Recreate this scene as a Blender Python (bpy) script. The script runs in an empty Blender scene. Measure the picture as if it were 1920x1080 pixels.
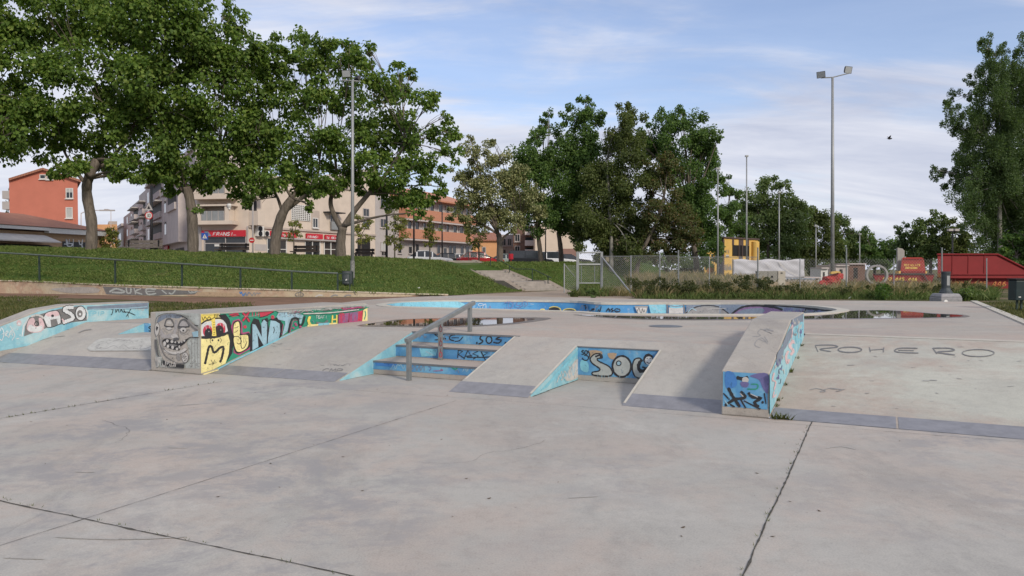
import bpy, bmesh, math, random
import numpy as np
from mathutils import Vector, Matrix, geometry
R_ = math.radians
scene = bpy.context.scene
COL = scene.collection
rng = random.Random(7)
nrg = np.random.default_rng(11)
# ------------------------------------------------------------------ camera model
FPX = 1410.0; PITCH = math.atan(35/FPX); EYE = 1.6; H = 0.57
CP, SP = math.cos(PITCH), math.sin(PITCH)
YAW = math.atan((1645-960)/FPX); CA, SA = math.cos(YAW), math.sin(YAW)
def ray(px, py):
    a = (px-960)/FPX; b = (540-py)/FPX
    return Vector((a, CP+SP*b, -SP+CP*b))
def at(px, py, z=0.0):
    d = ray(px, py); t = (z-EYE)/d.z
    return Vector((d.x*t, d.y*t, z))
def atd(px, py, y):
    d = ray(px, py); t = y/d.y
    return Vector((d.x*t, y, EYE+d.z*t))
def onp(px, py, P, N):
    d = ray(px, py); o = Vector((0, 0, EYE)); t = (P-o).dot(N)/d.dot(N)
    return o+d*t
def U(u, v, z=0.0):
    return Vector((u*CA+v*SA, -u*SA+v*CA, z))
def UV(p):
    return (p.x*CA-p.y*SA, p.x*SA+p.y*CA)
NU = U(1, 0, 0); NV = U(0, 1, 0)
def onu(px, py, u): return onp(px, py, U(u, 0, 0), NU)
def onv(px, py, v): return onp(px, py, U(0, v, 0), NV)
cam_d = bpy.data.cameras.new('Camera'); cam = bpy.data.objects.new('Camera', cam_d); COL.objects.link(cam)
cam_d.sensor_width = 36; cam_d.lens = 36*FPX/1920; cam_d.clip_end = 6000; cam_d.clip_start = 0.05
cam.location = (0, 0, EYE); cam.rotation_euler = (R_(90)-PITCH, 0, 0)
scene.camera = cam
scene.view_settings.view_transform = 'Standard'; scene.view_settings.look = 'None'
scene.view_settings.exposure = 0.44; scene.view_settings.gamma = 1
scene.cycles.max_bounces = 6; scene.cycles.transparent_max_bounces = 24
scene.cycles.use_denoising = True
# ------------------------------------------------------------------ materials
MATS = {}
def lin(r, g, b):
    f = lambda c: (c/255/12.92) if c/255 <= .04045 else ((c/255+.055)/1.055)**2.4
    return (f(r), f(g), f(b), 1)
class NT:
    def __init__(s, name):
        s.m = bpy.data.materials.new(name); s.m.use_nodes = True
        s.t = s.m.node_tree; s.n = s.t.nodes; s.l = s.t.links
        s.b = s.n['Principled BSDF']; s.out = s.n['Material Output']
        s.pos = None
    def new(s, typ, **kw):
        n = s.n.new(typ)
        for k, v in kw.items(): setattr(n, k, v)
        return n
    def link(s, a, b): s.l.new(a, b)
    def P(s, scale=(1, 1, 1), rot=0):
        g = s.new('ShaderNodeNewGeometry'); mp = s.new('ShaderNodeMapping')
        mp.inputs['Scale'].default_value = scale; mp.inputs['Rotation'].default_value = (0, 0, rot)
        s.link(g.outputs['Position'], mp.inputs['Vector']); return mp.outputs['Vector']
    def noise(s, vec, scale, detail=5, rough=.6, dist=0):
        n = s.new('ShaderNodeTexNoise'); n.inputs['Scale'].default_value = scale
        n.inputs['Detail'].default_value = detail; n.inputs['Roughness'].default_value = rough
        n.inputs['Distortion'].default_value = dist
        s.link(vec, n.inputs['Vector']); return n.outputs['Fac']
    def ramp(s, fac, stops):
        r = s.new('ShaderNodeValToRGB'); e = r.color_ramp.elements
        while len(e) < len(stops): e.new(.5)
        for i, (p, c) in enumerate(stops):
            e[i].position = p
            e[i].color = c if len(c) == 4 else (*c, 1)
        s.link(fac, r.inputs['Fac']); return r.outputs['Color']
    def mix(s, fac, a, b, typ='MIX'):
        m = s.new('ShaderNodeMix'); m.data_type = 'RGBA'; m.blend_type = typ
        for v, i in ((fac, 0), (a, 6), (b, 7)):
            if hasattr(v, 'is_linked') or isinstance(v, bpy.types.NodeSocket): s.link(v, m.inputs[i])
            elif i == 0: m.inputs[0].default_value = v
            else: m.inputs[i].default_value = v if len(v) == 4 else (*v, 1)
        return m.outputs[2]
    def bump(s, fac, strength, dist=.02):
        b = s.new('ShaderNodeBump'); b.inputs['Strength'].default_value = strength
        b.inputs['Distance'].default_value = dist
        s.link(fac, b.inputs['Height']); s.link(b.outputs['Normal'], s.b.inputs['Normal'])
    def color(s, c): s.link(c, s.b.inputs['Base Color'])
    def rough(s, v): s.b.inputs['Roughness'].default_value = v
def plain(name, c, rough=.7, metal=0, var=.12, scale=3.0, spec=.3):
    """solid paint or metal with slight mottling and grime"""
    if name in MATS: return MATS[name]
    k = NT(name); c = tuple(c[:3])
    f = k.noise(k.P(), scale, 6, .65)
    d = tuple(x*(1-var) for x in c); l = tuple(min(1, x*(1+var)) for x in c)
    k.color(k.ramp(f, [(.3, d), (.7, l)])); k.rough(rough)
    k.b.inputs['Metallic'].default_value = metal
    k.b.inputs['Specular IOR Level'].default_value = spec
    MATS[name] = k.m; return k.m
def concrete(name, gray, pink, dark, streak=(1, 1, 1), pv=.5, dv=.5, stain=.4):
    k = NT(name); P = k.P()
    ps = k.P(streak, YAW)
    a = k.noise(P, .42, 9, .72, .25); b = k.noise(ps, .9, 10, .74, .25); c = k.noise(P, 7, 9, .8, .1)
    d = k.noise(P, .17, 4, .6, .5); f3 = k.noise(P, 85, 3, .7); sp_ = k.noise(P, 26, 2, .5)
    sc = k.noise(k.P((.9, .05, 1), YAW+.5), 6, 4, .7, .4)
    base = k.mix(k.ramp(a, [(.44, (0, 0, 0)), (.56, (pv, pv, pv))]), gray, pink)
    base = k.mix(k.ramp(b, [(.51, (0, 0, 0)), (.6, (dv*.55, dv*.55, dv*.55)), (.74, (dv, dv, dv))]), base, dark)
    base = k.mix(k.ramp(d, [(.47, (0, 0, 0)), (.6, (.5, .5, .5))]), base, tuple(x*.78 for x in gray))
    lightp = k.noise(k.P((streak[0]*.6, streak[1]*1.5, 1), YAW+.1), .75, 11, .8, .3)
    base = k.mix(k.ramp(lightp, [(.54, (0, 0, 0)), (.62, (.55, .55, .55))]), base, tuple(min(1, x*1.14) for x in gray))
    base = k.mix(.75, base, k.ramp(c, [(.28, (.80, .79, .78)), (.5, (1, 1, 1)), (.75, (1.08, 1.07, 1.05))]), 'MULTIPLY')
    base = k.mix(.7, base, k.ramp(f3, [(.25, (.72, .72, .72)), (.6, (1.05, 1.05, 1.05))]), 'MULTIPLY')
    s1 = k.noise(P, 1.1, 13, .8, .25); s2 = k.noise(k.P((1, 1, 1), .7), .23, 4, .55, .4)
    mm = k.new('ShaderNodeMath'); mm.operation = 'MULTIPLY'; k.link(k.ramp(s1, [(.47, (0, 0, 0)), (.57, (1, 1, 1))]), mm.inputs[0]); k.link(k.ramp(s2, [(.46, (.1, .1, .1)), (.58, (1, 1, 1))]), mm.inputs[1])
    m3 = k.new('ShaderNodeMath'); m3.operation = 'MULTIPLY'; k.link(mm.outputs[0], m3.inputs[0]); m3.inputs[1].default_value = stain
    base = k.mix(m3.outputs[0], base, tuple(x*.70 for x in (gray[0]*.99, gray[1], gray[2]*1.08)))
    base = k.mix(k.ramp(sp_, [(.72, (0, 0, 0)), (.78, (.5, .5, .5))]), base, (.1, .095, .09))
    base = k.mix(k.ramp(sc, [(.66, (0, 0, 0)), (.74, (.25, .25, .25))]), base, tuple(x*.6 for x in dark))
    k.color(base); k.rough(.78); k.b.inputs['Specular IOR Level'].default_value = .28
    k.bump(c, .18, .012)
    MATS[name] = k.m; return k.m
GR, PK, DK = (.435, .415, .375), (.465, .39, .335), (.26, .252, .235)
M_plaza = concrete('plaza_concrete', GR, PK, DK, (1.0, .45, 1), .7, .6, .85)
M_deck = concrete('deck_concrete', (.43, .395, .345), (.455, .365, .305), (.30, .272, .248), (.4, 1, 1), .8, .5)
M_ramp = concrete('ramp_concrete', (.42, .40, .36), (.425, .37, .32), (.28, .265, .247), (1, .5, 1), .5, .4)
M_wide = concrete('wide_ramp_concrete', (.47, .465, .40), (.42, .34, .285), (.33, .30, .27), (.6, .6, 1), .8, .4)
M_ledge = concrete('ledge_concrete', (.40, .375, .335), (.41, .36, .30), (.2, .19, .19), (1, .35, 1), .4, .55)
M_cope = plain('coping_stone', (.5, .47, .40), .7, 0, .12, 5)
M_plate = plain('steel_plate', (.245, .243, .257), .5, .15, .16, 7)
M_galv = plain('galvanised_steel', (.27, .285, .28), .5, .6, .14, 9)
M_edge = plain('steel_edge', (.2, .21, .22), .5, .5, .15, 8)
M_joint = plain('joint_filler', (.075, .07, .06), .9, 0, .4, 30)
def bluewall(name, c1, c2, c3, sc=2.2):
    k = NT(name); P = k.P()
    f = k.noise(P, sc, 5, .6, .8); g = k.noise(P, 9, 6, .7); h = k.noise(P, 40, 3, .7)
    base = k.ramp(f, [(.35, c1), (.52, c2), (.68, c3)])
    base = k.mix(k.ramp(g, [(.56, (0, 0, 0)), (.72, (.55, .55, .55))]), base, (.42, .46, .46))
    base = k.mix(.5, base, k.ramp(h, [(.3, (.8, .8, .8)), (.6, (1, 1, 1))]), 'MULTIPLY')
    k.color(base); k.rough(.6); k.b.inputs['Specular IOR Level'].default_value = .3
    MATS[name] = k.m; return k.m
M_blue = bluewall('blue_painted_concrete', (.07, .22, .44), (.12, .33, .54), (.22, .45, .58))
M_cyan = bluewall('cyan_painted_concrete', (.17, .40, .50), (.28, .52, .58), (.44, .58, .59))
M_bowl = bluewall('bowl_paint', (.06, .24, .50), (.09, .31, .57), (.13, .38, .60), .5)
# ------------------------------------------------------------------ objects
def meta(o, label=None, cat=None, group=None, kind=None):
    if label: o['label'] = label
    if cat: o['category'] = cat
    if group: o['group'] = group
    if kind: o['kind'] = kind
    return o
def thing(name, loc, label, cat, group=None):
    o = bpy.data.objects.new(name, None); o.location = loc; o.empty_display_size = .2
    COL.objects.link(o); return meta(o, label, cat, group)
class MB:
    """mesh builder: world coordinates, several materials"""
    def __init__(s): s.v = []; s.f = []; s.m = []; s.mats = []
    def mi(s, mat):
        if mat is None: return 0
        if mat not in s.mats: s.mats.append(mat)
        return s.mats.index(mat)
    def poly(s, pts, mat=None):
        i = len(s.v); s.v += [tuple(p) for p in pts]; s.f.append(list(range(i, i+len(pts)))); s.m.append(s.mi(mat))
    def hexa(s, b, t, mat=None):
        """bottom ring b and top ring t (same count)"""
        n = len(b); i = len(s.v); s.v += [tuple(p) for p in b]+[tuple(p) for p in t]; k = s.mi(mat)
        s.f.append(list(range(i+n-1, i-1, -1))); s.f.append(list(range(i+n, i+2*n)))
        for j in range(n):
            a = (j+1) % n; s.f.append([i+j, i+a, i+n+a, i+n+j])
        s.m += [k]*(n+2)
    def box(s, c, ax, ay, az, mat=None):
        """centre c, half-axis vectors"""
        c = Vector(c); ax = Vector(ax); ay = Vector(ay); az = Vector(az)
        s.hexa([c-ax-ay-az, c+ax-ay-az, c+ax+ay-az, c-ax+ay-az], [c-ax-ay+az, c+ax-ay+az, c+ax+ay+az, c-ax+ay+az], mat)
    def abox(s, x0, y0, z0, x1, y1, z1, mat=None):
        s.hexa([(x0, y0, z0), (x1, y0, z0), (x1, y1, z0), (x0, y1, z0)], [(x0, y0, z1), (x1, y0, z1), (x1, y1, z1), (x0, y1, z1)], mat)
    def prism(s, pts, z0, z1, mat=None):
        s.hexa([(p[0], p[1], z0) for p in pts], [(p[0], p[1], z1) for p in pts], mat)
    def tube(s, path, rad, n=8, mat=None, cap=True):
        path = [Vector(p) for p in path]; k = s.mi(mat); i0 = len(s.v); m = len(path)
        rad = rad if hasattr(rad, '__len__') else [rad]*m
        t0 = (path[1]-path[0]).normalized()
        x = t0.orthogonal().normalized()
        for j, p in enumerate(path):
            t = (path[min(j+1, m-1)]-path[max(j-1, 0)]).normalized()
            x = (x-t*x.dot(t)); x = x.normalized() if x.length > 1e-6 else t.orthogonal().normalized()
            y = t.cross(x)
            for q in range(n):
                a = 2*math.pi*q/n; s.v.append(tuple(p+(x*math.cos(a)+y*math.sin(a))*rad[j]))
        for j in range(m-1):
            for q in range(n):
                a = i0+j*n+q; b = i0+j*n+(q+1) % n; s.f.append([a, b, b+n, a+n]); s.m.append(k)
        if cap:
            s.f.append([i0+q for q in range(n-1, -1, -1)]); s.f.append([i0+(m-1)*n+q for q in range(n)]); s.m += [k, k]
    def lathe(s, c, prof, n=24, mat=None, ax=None):
        """prof: (radius, height) pairs about the vertical through c"""
        c = Vector(c); k = s.mi(mat); i0 = len(s.v)
        for r, z in prof:
            for q in range(n):
                a = 2*math.pi*q/n; s.v.append((c.x+r*math.cos(a), c.y+r*math.sin(a), c.z+z))
        for j in range(len(prof)-1):
            for q in range(n):
                a = i0+j*n+q; b = i0+j*n+(q+1) % n; s.f.append([a, b, b+n, a+n]); s.m.append(k)
        s.f.append([i0+q for q in range(n-1, -1, -1)]); s.f.append([i0+(len(prof)-1)*n+q for q in range(n)]); s.m += [k, k]
    def build(s, name, mat=None, parent=None, smooth=False, bevel=0):
        me = bpy.data.meshes.new(name); me.from_pydata(s.v, [], s.f)
        mats = s.mats if s.mats else [mat]
        for mm in mats: me.materials.append(mm)
        if len(mats) > 1: me.polygons.foreach_set('material_index', s.m)
        if smooth: me.polygons.foreach_set('use_smooth', [True]*len(me.polygons))
        me.update()
        o = bpy.data.objects.new(name, me); COL.objects.link(o)
        if bevel:
            bm = bmesh.new(); bm.from_mesh(me); bmesh.ops.remove_doubles(bm, verts=bm.verts, dist=1e-5)
            bmesh.ops.recalc_face_normals(bm, faces=bm.faces); bm.to_mesh(me); bm.free()
            b = o.modifiers.new('bevel', 'BEVEL'); b.width = bevel; b.segments = 2; b.limit_method = 'ANGLE'
        if parent is not None: attach(o, parent)
        return o
def attach(o, parent):
    o.parent = parent
    o.matrix_parent_inverse = Matrix.Translation(-Vector(parent.location)) if parent.type == 'EMPTY' else Matrix()
def one(name, mb, mat, label=None, cat=None, group=None, kind=None, parent=None, **kw):
    return meta(mb.build(name, mat, parent, **kw), label, cat, group, kind)
def holed(outer, holes, z, name, mat, kind='structure', zs=None):
    """flat sheet with holes (constrained triangulation)"""
    loops = [outer]+holes; pts = []; ed = []; k = 0
    for lp in loops:
        n = len(lp); pts += [Vector((p[0], p[1])) for p in lp]; ed += [(k+i, k+(i+1) % n) for i in range(n)]; k += n
    vs, es, fs, *_ = geometry.delaunay_2d_cdt(pts, ed, [], 0, 1e-5)
    def inside(p, lp):
        c = False; n = len(lp)
        for i in range(n):
            a, b = lp[i], lp[(i+1) % n]
            if (a[1] > p[1]) != (b[1] > p[1]) and p[0] < (b[0]-a[0])*(p[1]-a[1])/(b[1]-a[1])+a[0]: c = not c
        return c
    mb = MB(); mb.v = [(p[0], p[1], z) for p in vs]
    for f in fs:
        c = sum((vs[i] for i in f), Vector((0, 0)))/len(f)
        if inside(c, outer) and not any(inside(c, h) for h in holes):
            a, b, d = [vs[i] for i in f[:3]]
            if (b-a).cross(d-a) < 0: f = list(reversed(f))
            mb.f.append(list(f)); mb.m.append(0)
    o = mb.build(name, mat); o['kind'] = kind; return o
def smooth_loop(pts, sub=6):
    n = len(pts); out = []
    for i in range(n):
        p0, p1, p2, p3 = (pts[(i+j-1) % n] for j in range(4))
        for q in range(sub):
            t = q/sub
            out.append(tuple(.5*((2*b)+(-a+c)*t+(2*a-5*b+4*c-d)*t*t+(-a+3*b-3*c+d)*t**3) for a, b, c, d in zip(p0, p1, p2, p3)))
    return out
def smooth_line(pts, sub=6):
    if len(pts) < 3: return [tuple(p) for p in pts]
    q = [pts[0]]+list(pts)+[pts[-1]]; out = []
    for i in range(len(pts)-1):
        p0, p1, p2, p3 = q[i:i+4]
        for s in range(sub):
            t = s/sub
            out.append(tuple(.5*((2*b)+(-a+c)*t+(2*a-5*b+4*c-d)*t*t+(-a+3*b-3*c+d)*t**3) for a, b, c, d in zip(p0, p1, p2, p3)))
    out.append(tuple(pts[-1])); return out
# ------------------------------------------------------------------ graffiti: paint laid on a wall plane
PAINT = {'k': (.012, .012, .014), 'w': (.62, .64, .64), 'y': (.78, .62, .12), 'r': (.52, .035, .07), 'g': (.02, .26, .16),
 'b': (.05, .2, .5), 'lb': (.3, .47, .55), 'c': (.2, .5, .6), 'p': (.62, .45, .46), 'gy': (.27, .26, .25), 'dg': (.1, .1, .1),
 'lg': (.52, .50, .47), 'v': (.14, .13, .3), 'o': (.55, .2, .05), 'm': (.35, .06, .16), 'sg': (.40, .425, .40), 'sk': (.42, .385, .34),
 'dr': (.2, .02, .03), 'tan': (.42, .3, .19), 'ly': (.8, .7, .3), 'gb': (.18, .22, .28), 'pp': (.22, .13, .25), 'fk': (.16, .155, .15), 'fl':(.36,.34,.33), 'rp':(.44,.435,.40), 'sc': (.40,.375,.335)}
def paint_mat(c):
    n = 'paint_'+c
    if n in MATS: return MATS[n]
    k = NT(n); P = k.P(); q = PAINT[c]; f = k.noise(P, 6, 6, .7)
    k.color(k.ramp(f, [(.3, tuple(x*.8+.012 for x in q)), (.7, tuple(min(1, x*1.15+.01) for x in q))])); k.rough(.6)
    wear = k.noise(P, 17, 8, .78, .5); k.link(k.ramp(wear, [(.34, (.25, .25, .25)), (.44, (.97, .97, .97))]), k.b.inputs['Alpha']); MATS[n] = k.m; return k.m
class Paint:
    def __init__(s, P, N, off=.003, step=.0011):
        s.P = Vector(P); s.N = Vector(N).normalized()
        if s.N.dot(Vector((0, 0, EYE))-s.P) < 0: s.N = -s.N
        s.h = off; s.step = step; s.mb = MB()
    def put(s, pts, c):
        q = [onp(x, y, s.P, s.N)+s.N*s.h for x, y in pts]; s.mb.poly(q, paint_mat(c))
    def fill(s, pts, c, smooth=False):
        s.h += s.step
        s.put(smooth_loop(pts, 4) if smooth else pts, c)
    def dot(s, x, y, rx, ry, c, n=12):
        s.fill([(x+rx*math.cos(6.2832*i/n), y+ry*math.sin(6.2832*i/n)) for i in range(n)], c)
    def line(s, pts, w, c, smooth=True, taper=.7):
        s.h += s.step
        p = smooth_line(pts, 5) if smooth and len(pts) > 2 else [tuple(a) for a in pts]
        n = len(p); L = []; Rr = []
        for i in range(n):
            a = p[max(i-1, 0)]; b = p[min(i+1, n-1)]
            dx, dy = b[0]-a[0], b[1]-a[1]; l = math.hypot(dx, dy) or 1
            ww = w/2*(taper if i in (0, n-1) else 1)*(1+.18*math.sin(i*2.7+p[0][0]))
            L.append((p[i][0]-dy/l*ww, p[i][1]+dx/l*ww)); Rr.append((p[i][0]+dy/l*ww, p[i][1]-dx/l*ww))
        for i in range(n-1): s.put([L[i], L[i+1], Rr[i+1], Rr[i]], c)
    def text(s, t, x, y, hgt, wid, w, c, slant=0, skew=0, gap=.25):
        """letters along a baseline that starts at x,y (bottom left); skew = dy per dx"""
        for ch in t:
            for st in GLYPH.get(ch, []):
                q = [(x+(a+slant*b)*wid, y+skew*(a*wid+x-x)-b*hgt) for a, b in st]
                s.line(q, w, c, smooth=len(q) > 3)
            x += wid*(1+gap); y += skew*wid*(1+gap)
    def build(s, parent, name='graffiti_lettering'):
        return s.mb.build(name, None, parent)
GLYPH = {
 'A': [[(0, 0), (.5, 1), (1, 0)], [(.2, .4), (.8, .4)]], 'B': [[(0, 0), (0, 1)], [(0, 1), (.7, .95), (.75, .6), (0, .52), (.9, .45), (.9, .08), (0, 0)]],
 'C': [[(1, .85), (.5, 1), (.05, .6), (.1, .2), (.5, 0), (1, .15)]], 'D': [[(0, 0), (0, 1), (.7, .9), (1, .5), (.7, .1), (0, 0)]],
 'E': [[(.9, 1), (0, 1)], [(0, 1), (0, 0)], [(0, 0), (.9, 0)], [(0, .5), (.7, .5)]], 'F': [[(.9, 1), (0, 1)], [(0, 1), (0, 0)], [(0, .5), (.7, .5)]],
 'H': [[(0, 0), (0, 1)], [(1, 0), (1, 1)], [(0, .5), (1, .5)]], 'I': [[(.5, 0), (.5, 1)]], 'K': [[(0, 0), (0, 1)], [(.9, 1), (0, .45)], [(.2, .55), (1, 0)]],
 'L': [[(0, 1), (0, 0)], [(0, 0), (.9, 0)]], 'M': [[(0, 0), (.1, 1), (.5, .4), (.9, 1), (1, 0)]], 'N': [[(0, 0), (0, 1), (1, 0), (1, 1)]],
 'O': [[(.5, 1), (.05, .75), (.05, .25), (.5, 0), (.95, .25), (.95, .75), (.5, 1)]], 'P': [[(0, 0), (0, 1)], [(0, 1), (.8, .95), (.85, .6), (0, .45)]],
 'R': [[(0, 0), (0, 1)], [(0, 1), (.8, .95), (.85, .6), (0, .5)], [(.3, .5), (1, 0)]], 'S': [[(.95, .85), (.5, 1), (.05, .75), (.5, .52), (.95, .25), (.5, 0), (0, .15)]],
 'T': [[(0, 1), (1, 1)], [(.5, 1), (.5, 0)]], 'U': [[(0, 1), (.05, .25), (.5, 0), (.95, .25), (1, 1)]], 'V': [[(0, 1), (.5, 0), (1, 1)]], 'W': [[(0, 1), (.25, 0), (.5, .6), (.75, 0), (1, 1)]],
 'X': [[(0, 0), (1, 1)], [(0, 1), (1, 0)]], 'Y': [[(0, 1), (.5, .5), (1, 1)], [(.5, .5), (.5, 0)]], 'Z': [[(0, 1), (1, 1), (0, 0), (1, 0)]],
 '0': [[(.5, 1), (.05, .75), (.05, .25), (.5, 0), (.95, .25), (.95, .75), (.5, 1)]], '2': [[(.05, .8), (.5, 1), (.95, .75), (.05, 0)], [(.05, 0), (1, 0)]],
 '4': [[(.75, 0), (.75, 1), (0, .3), (1, .3)]], '5': [[(.95, 1), (.1, 1), (.1, .55)], [(.1, .55), (.6, .62), (.95, .3), (.5, 0), (.05, .1)]],
 '6': [[(.85, 1), (.3, .75), (.05, .25), (.5, 0), (.95, .25), (.6, .5), (.1, .35)]], '9': [[(.9, .6), (.4, .45), (.05, .75), (.5, 1), (.95, .75), (.8, .3), (.4, 0)]],
 '3': [[(.1, .95), (.7, .95), (.85, .75), (.4, .53), (.9, .3), (.6, .02), (.05, .08)]],
 '8': [[(.5, .52), (.1, .75), (.5, 1), (.9, .75), (.5, .52), (.05, .25), (.5, 0), (.95, .25), (.5, .52)]], 'Q': [[(.5, 1), (.05, .75), (.05, .25), (.5, 0), (.95, .25), (.95, .75), (.5, 1)], [(.6, .3), (1, -.1)]], '.': [[(.4, 0), (.5, .1)]], '-': [[(.1, .5), (.9, .5)]], 'J': [[(.8, 1), (.8, .2), (.4, 0), (.05, .2)]], 'G': [[(1, .85), (.5, 1), (.05, .6), (.1, .2), (.5, 0), (.95, .2), (.95, .5), (.6, .5)]]}
# ------------------------------------------------------------------ sky and sun
SUN_EL, SUN_AZ = R_(30), R_(146)       # azimuth clockwise from the view direction (+Y)
w = bpy.data.worlds.new('World'); scene.world = w; w.use_nodes = True
t = w.node_tree; bg = t.nodes['Background']; N = t.nodes.new; L = t.links.new
sky = N('ShaderNodeTexSky'); sky.sky_type = 'NISHITA'; sky.sun_disc = False
sky.sun_elevation = SUN_EL; sky.sun_rotation = SUN_AZ; sky.air_density = 1.0; sky.dust_density = 1.2; sky.ozone_density = 2.0
tc = N('ShaderNodeTexCoord'); sp = N('ShaderNodeSeparateXYZ'); L(tc.outputs['Generated'], sp.inputs[0])
def mth(op, a, b=None, c=None):
    m = N('ShaderNodeMath'); m.operation = op
    for i, x in enumerate((a, b, c)):
        if x is None: continue
        if isinstance(x, (int, float)): m.inputs[i].default_value = x
        else: L(x, m.inputs[i])
    return m.outputs[0]
zc = mth('ADD', mth('MAXIMUM', sp.outputs['Z'], 0.0), .24)
cx = mth('DIVIDE', sp.outputs['X'], zc); cy = mth('DIVIDE', sp.outputs['Y'], zc)
cv = N('ShaderNodeCombineXYZ'); L(cx, cv.inputs[0]); L(cy, cv.inputs[1])
def cl(scale, rot, sx, sy, det, rough, dist, off):
    mp = N('ShaderNodeMapping'); mp.inputs['Rotation'].default_value = (0, 0, rot); mp.inputs['Scale'].default_value = (sx, sy, 1); mp.inputs['Location'].default_value = (off, off*.7, 0)
    L(cv.outputs[0], mp.inputs[0]); n = N('ShaderNodeTexNoise'); n.inputs['Scale'].default_value = scale; n.inputs['Detail'].default_value = det
    n.inputs['Roughness'].default_value = rough; n.inputs['Distortion'].default_value = dist; L(mp.outputs[0], n.inputs['Vector']); return n.outputs['Fac']
n1 = cl(1.15, R_(-16), .5, 1.2, 8, .56, .5, 3.1); n2 = cl(4.2, R_(-14), .4, 1.5, 8, .62, .7, 9.0); n3 = cl(.5, 0, 1, 1, 4, .5, .3, 1.7)
dens = mth('ADD', mth('ADD', mth('MULTIPLY', n1, .55), mth('MULTIPLY', n2, .20)), mth('MULTIPLY', n3, .25))
hz = N('ShaderNodeMapRange'); L(sp.outputs['Z'], hz.inputs[0]); hz.inputs[1].default_value = .02; hz.inputs[2].default_value = .24; hz.inputs[3].default_value = .07; hz.inputs[4].default_value = 0
dens = mth('ADD', dens, hz.outputs[0])
mr = N('ShaderNodeMapRange'); L(dens, mr.inputs[0]); mr.inputs[1].default_value = .405; mr.inputs[2].default_value = .535; mr.inputs[3].default_value = .22; mr.inputs[4].default_value = .95; mr.interpolation_type = 'SMOOTHSTEP'
cr = N('ShaderNodeValToRGB'); e = cr.color_ramp.elements; e[0].position = .32; e[0].color = (.52, .56, .70, 1); e[1].position = .66; e[1].color = (.84, .85, .92, 1)
L(cl(2.2, R_(-15), .4, 1.4, 6, .6, .6, 5.0), cr.inputs[0])
csc = N('ShaderNodeMix'); csc.data_type = 'RGBA'; csc.blend_type = 'MULTIPLY'; csc.inputs[0].default_value = 1; L(cr.outputs[0], csc.inputs[6]); csc.inputs[7].default_value = (7.6, 7.6, 7.6, 1)
blue = N('ShaderNodeMix'); blue.data_type = 'RGBA'; blue.blend_type = 'MULTIPLY'; blue.inputs[0].default_value = 1; L(sky.outputs[0], blue.inputs[6]); blue.inputs[7].default_value = (1.25, 1.22, 1.33, 1)
mx = N('ShaderNodeMix'); mx.data_type = 'RGBA'; L(mr.outputs[0], mx.inputs[0]); L(blue.outputs[2], mx.inputs[6]); L(csc.outputs[2], mx.inputs[7])
L(mx.outputs[2], bg.inputs['Color']); bg.inputs['Strength'].default_value = .1
sd = bpy.data.lights.new('sun', 'SUN'); sd.energy = 2.0; sd.angle = R_(9); sd.color = (1, .90, .76)
so = bpy.data.objects.new('sun', sd); COL.objects.link(so)
sv = Vector((math.sin(SUN_AZ)*math.cos(SUN_EL), math.cos(SUN_AZ)*math.cos(SUN_EL), math.sin(SUN_EL)))
so.rotation_euler = sv.to_track_quat('Z', 'Y').to_euler(); so.location = (0, 0, 60)
# ------------------------------------------------------------------ ground materials
def turf(name, gcols, dirt, thr, sc=.5):
    k = NT(name); P = k.P()
    f = k.noise(P, 3.2, 7, .7); g = k.noise(P, .35, 6, .65, .5); h = k.noise(P, 22, 4, .7)
    base = k.ramp(f, [(.3, gcols[0]), (.5, gcols[1]), (.72, gcols[2])])
    base = k.mix(k.ramp(g, [(thr, (0, 0, 0)), (thr+.1, (1, 1, 1))]), base, k.ramp(h, [(.3, tuple(x*.75 for x in dirt)), (.7, tuple(x*1.15 for x in dirt))]))
    base = k.mix(.6, base, k.ramp(h, [(.3, (.6, .6, .6)), (.65, (1, 1, 1))]), 'MULTIPLY')
    k.color(base); k.rough(.95); k.b.inputs['Specular IOR Level'].default_value = .1
    k.bump(h, .8, .06); MATS[name] = k.m; return k.m
G1, G2, G3 = (.045, .085, .018), (.07, .12, .024), (.11, .15, .04)
M_turf = turf('bank_turf', (G1, G2, G3), (.20, .14, .08), .62)
M_field = turf('field_turf', ((.06, .075, .025), (.10, .105, .04), (.16, .14, .07)), (.24, .18, .12), .5)
M_soil = plain('reddish_soil', (.205, .125, .085), .95, 0, .3, 1.3, .1)
M_path = plain('sandy_path', (.33, .265, .21), .95, 0, .16, 1.5, .1)
M_terr = plain('terrace_paving', (.27, .245, .215), .9, 0, .15, .8, .15)
M_road = plain('asphalt', (.06, .06, .06), .85, 0, .2, 2)
# ------------------------------------------------------------------ key outlines (metres)
def uvp(px, py, z=H): p = at(px, py, z); return (p.x, p.y)
def W2(u, v): p = U(u, v); return (p.x, p.y)
BOWL = [uvp(*q) for q in ((722, 572), (736, 569), (756, 567), (800, 565), (870, 563.6), (950, 563.3), (1030, 563.7), (1085, 565), (1115, 567.6), (1160, 568.4), (1243, 568.4), (1351, 569), (1432, 570.7), (1514, 574), (1568, 580.5),
        (1560, 585), (1508, 589), (1405, 590.2), (1300, 590), (1243, 589.6), (1134, 588), (1080, 584.5), (950, 581), (846, 578.2), (770, 576.2), (735, 574.8))]
BOWL = smooth_loop(BOWL, 3)
def offset_loop(lp, d):
    n = len(lp); out = []
    ar = sum(lp[i][0]*lp[(i+1) % n][1]-lp[(i+1) % n][0]*lp[i][1] for i in range(n)); sg = 1 if ar > 0 else -1
    for i in range(n):
        a, b, c = lp[(i-2) % n], lp[i], lp[(i+2) % n]
        tx, ty = c[0]-a[0], c[1]-a[1]; l = math.hypot(tx, ty) or 1
        out.append((b[0]+ty/l*d*sg, b[1]-tx/l*d*sg))
    return out
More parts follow.
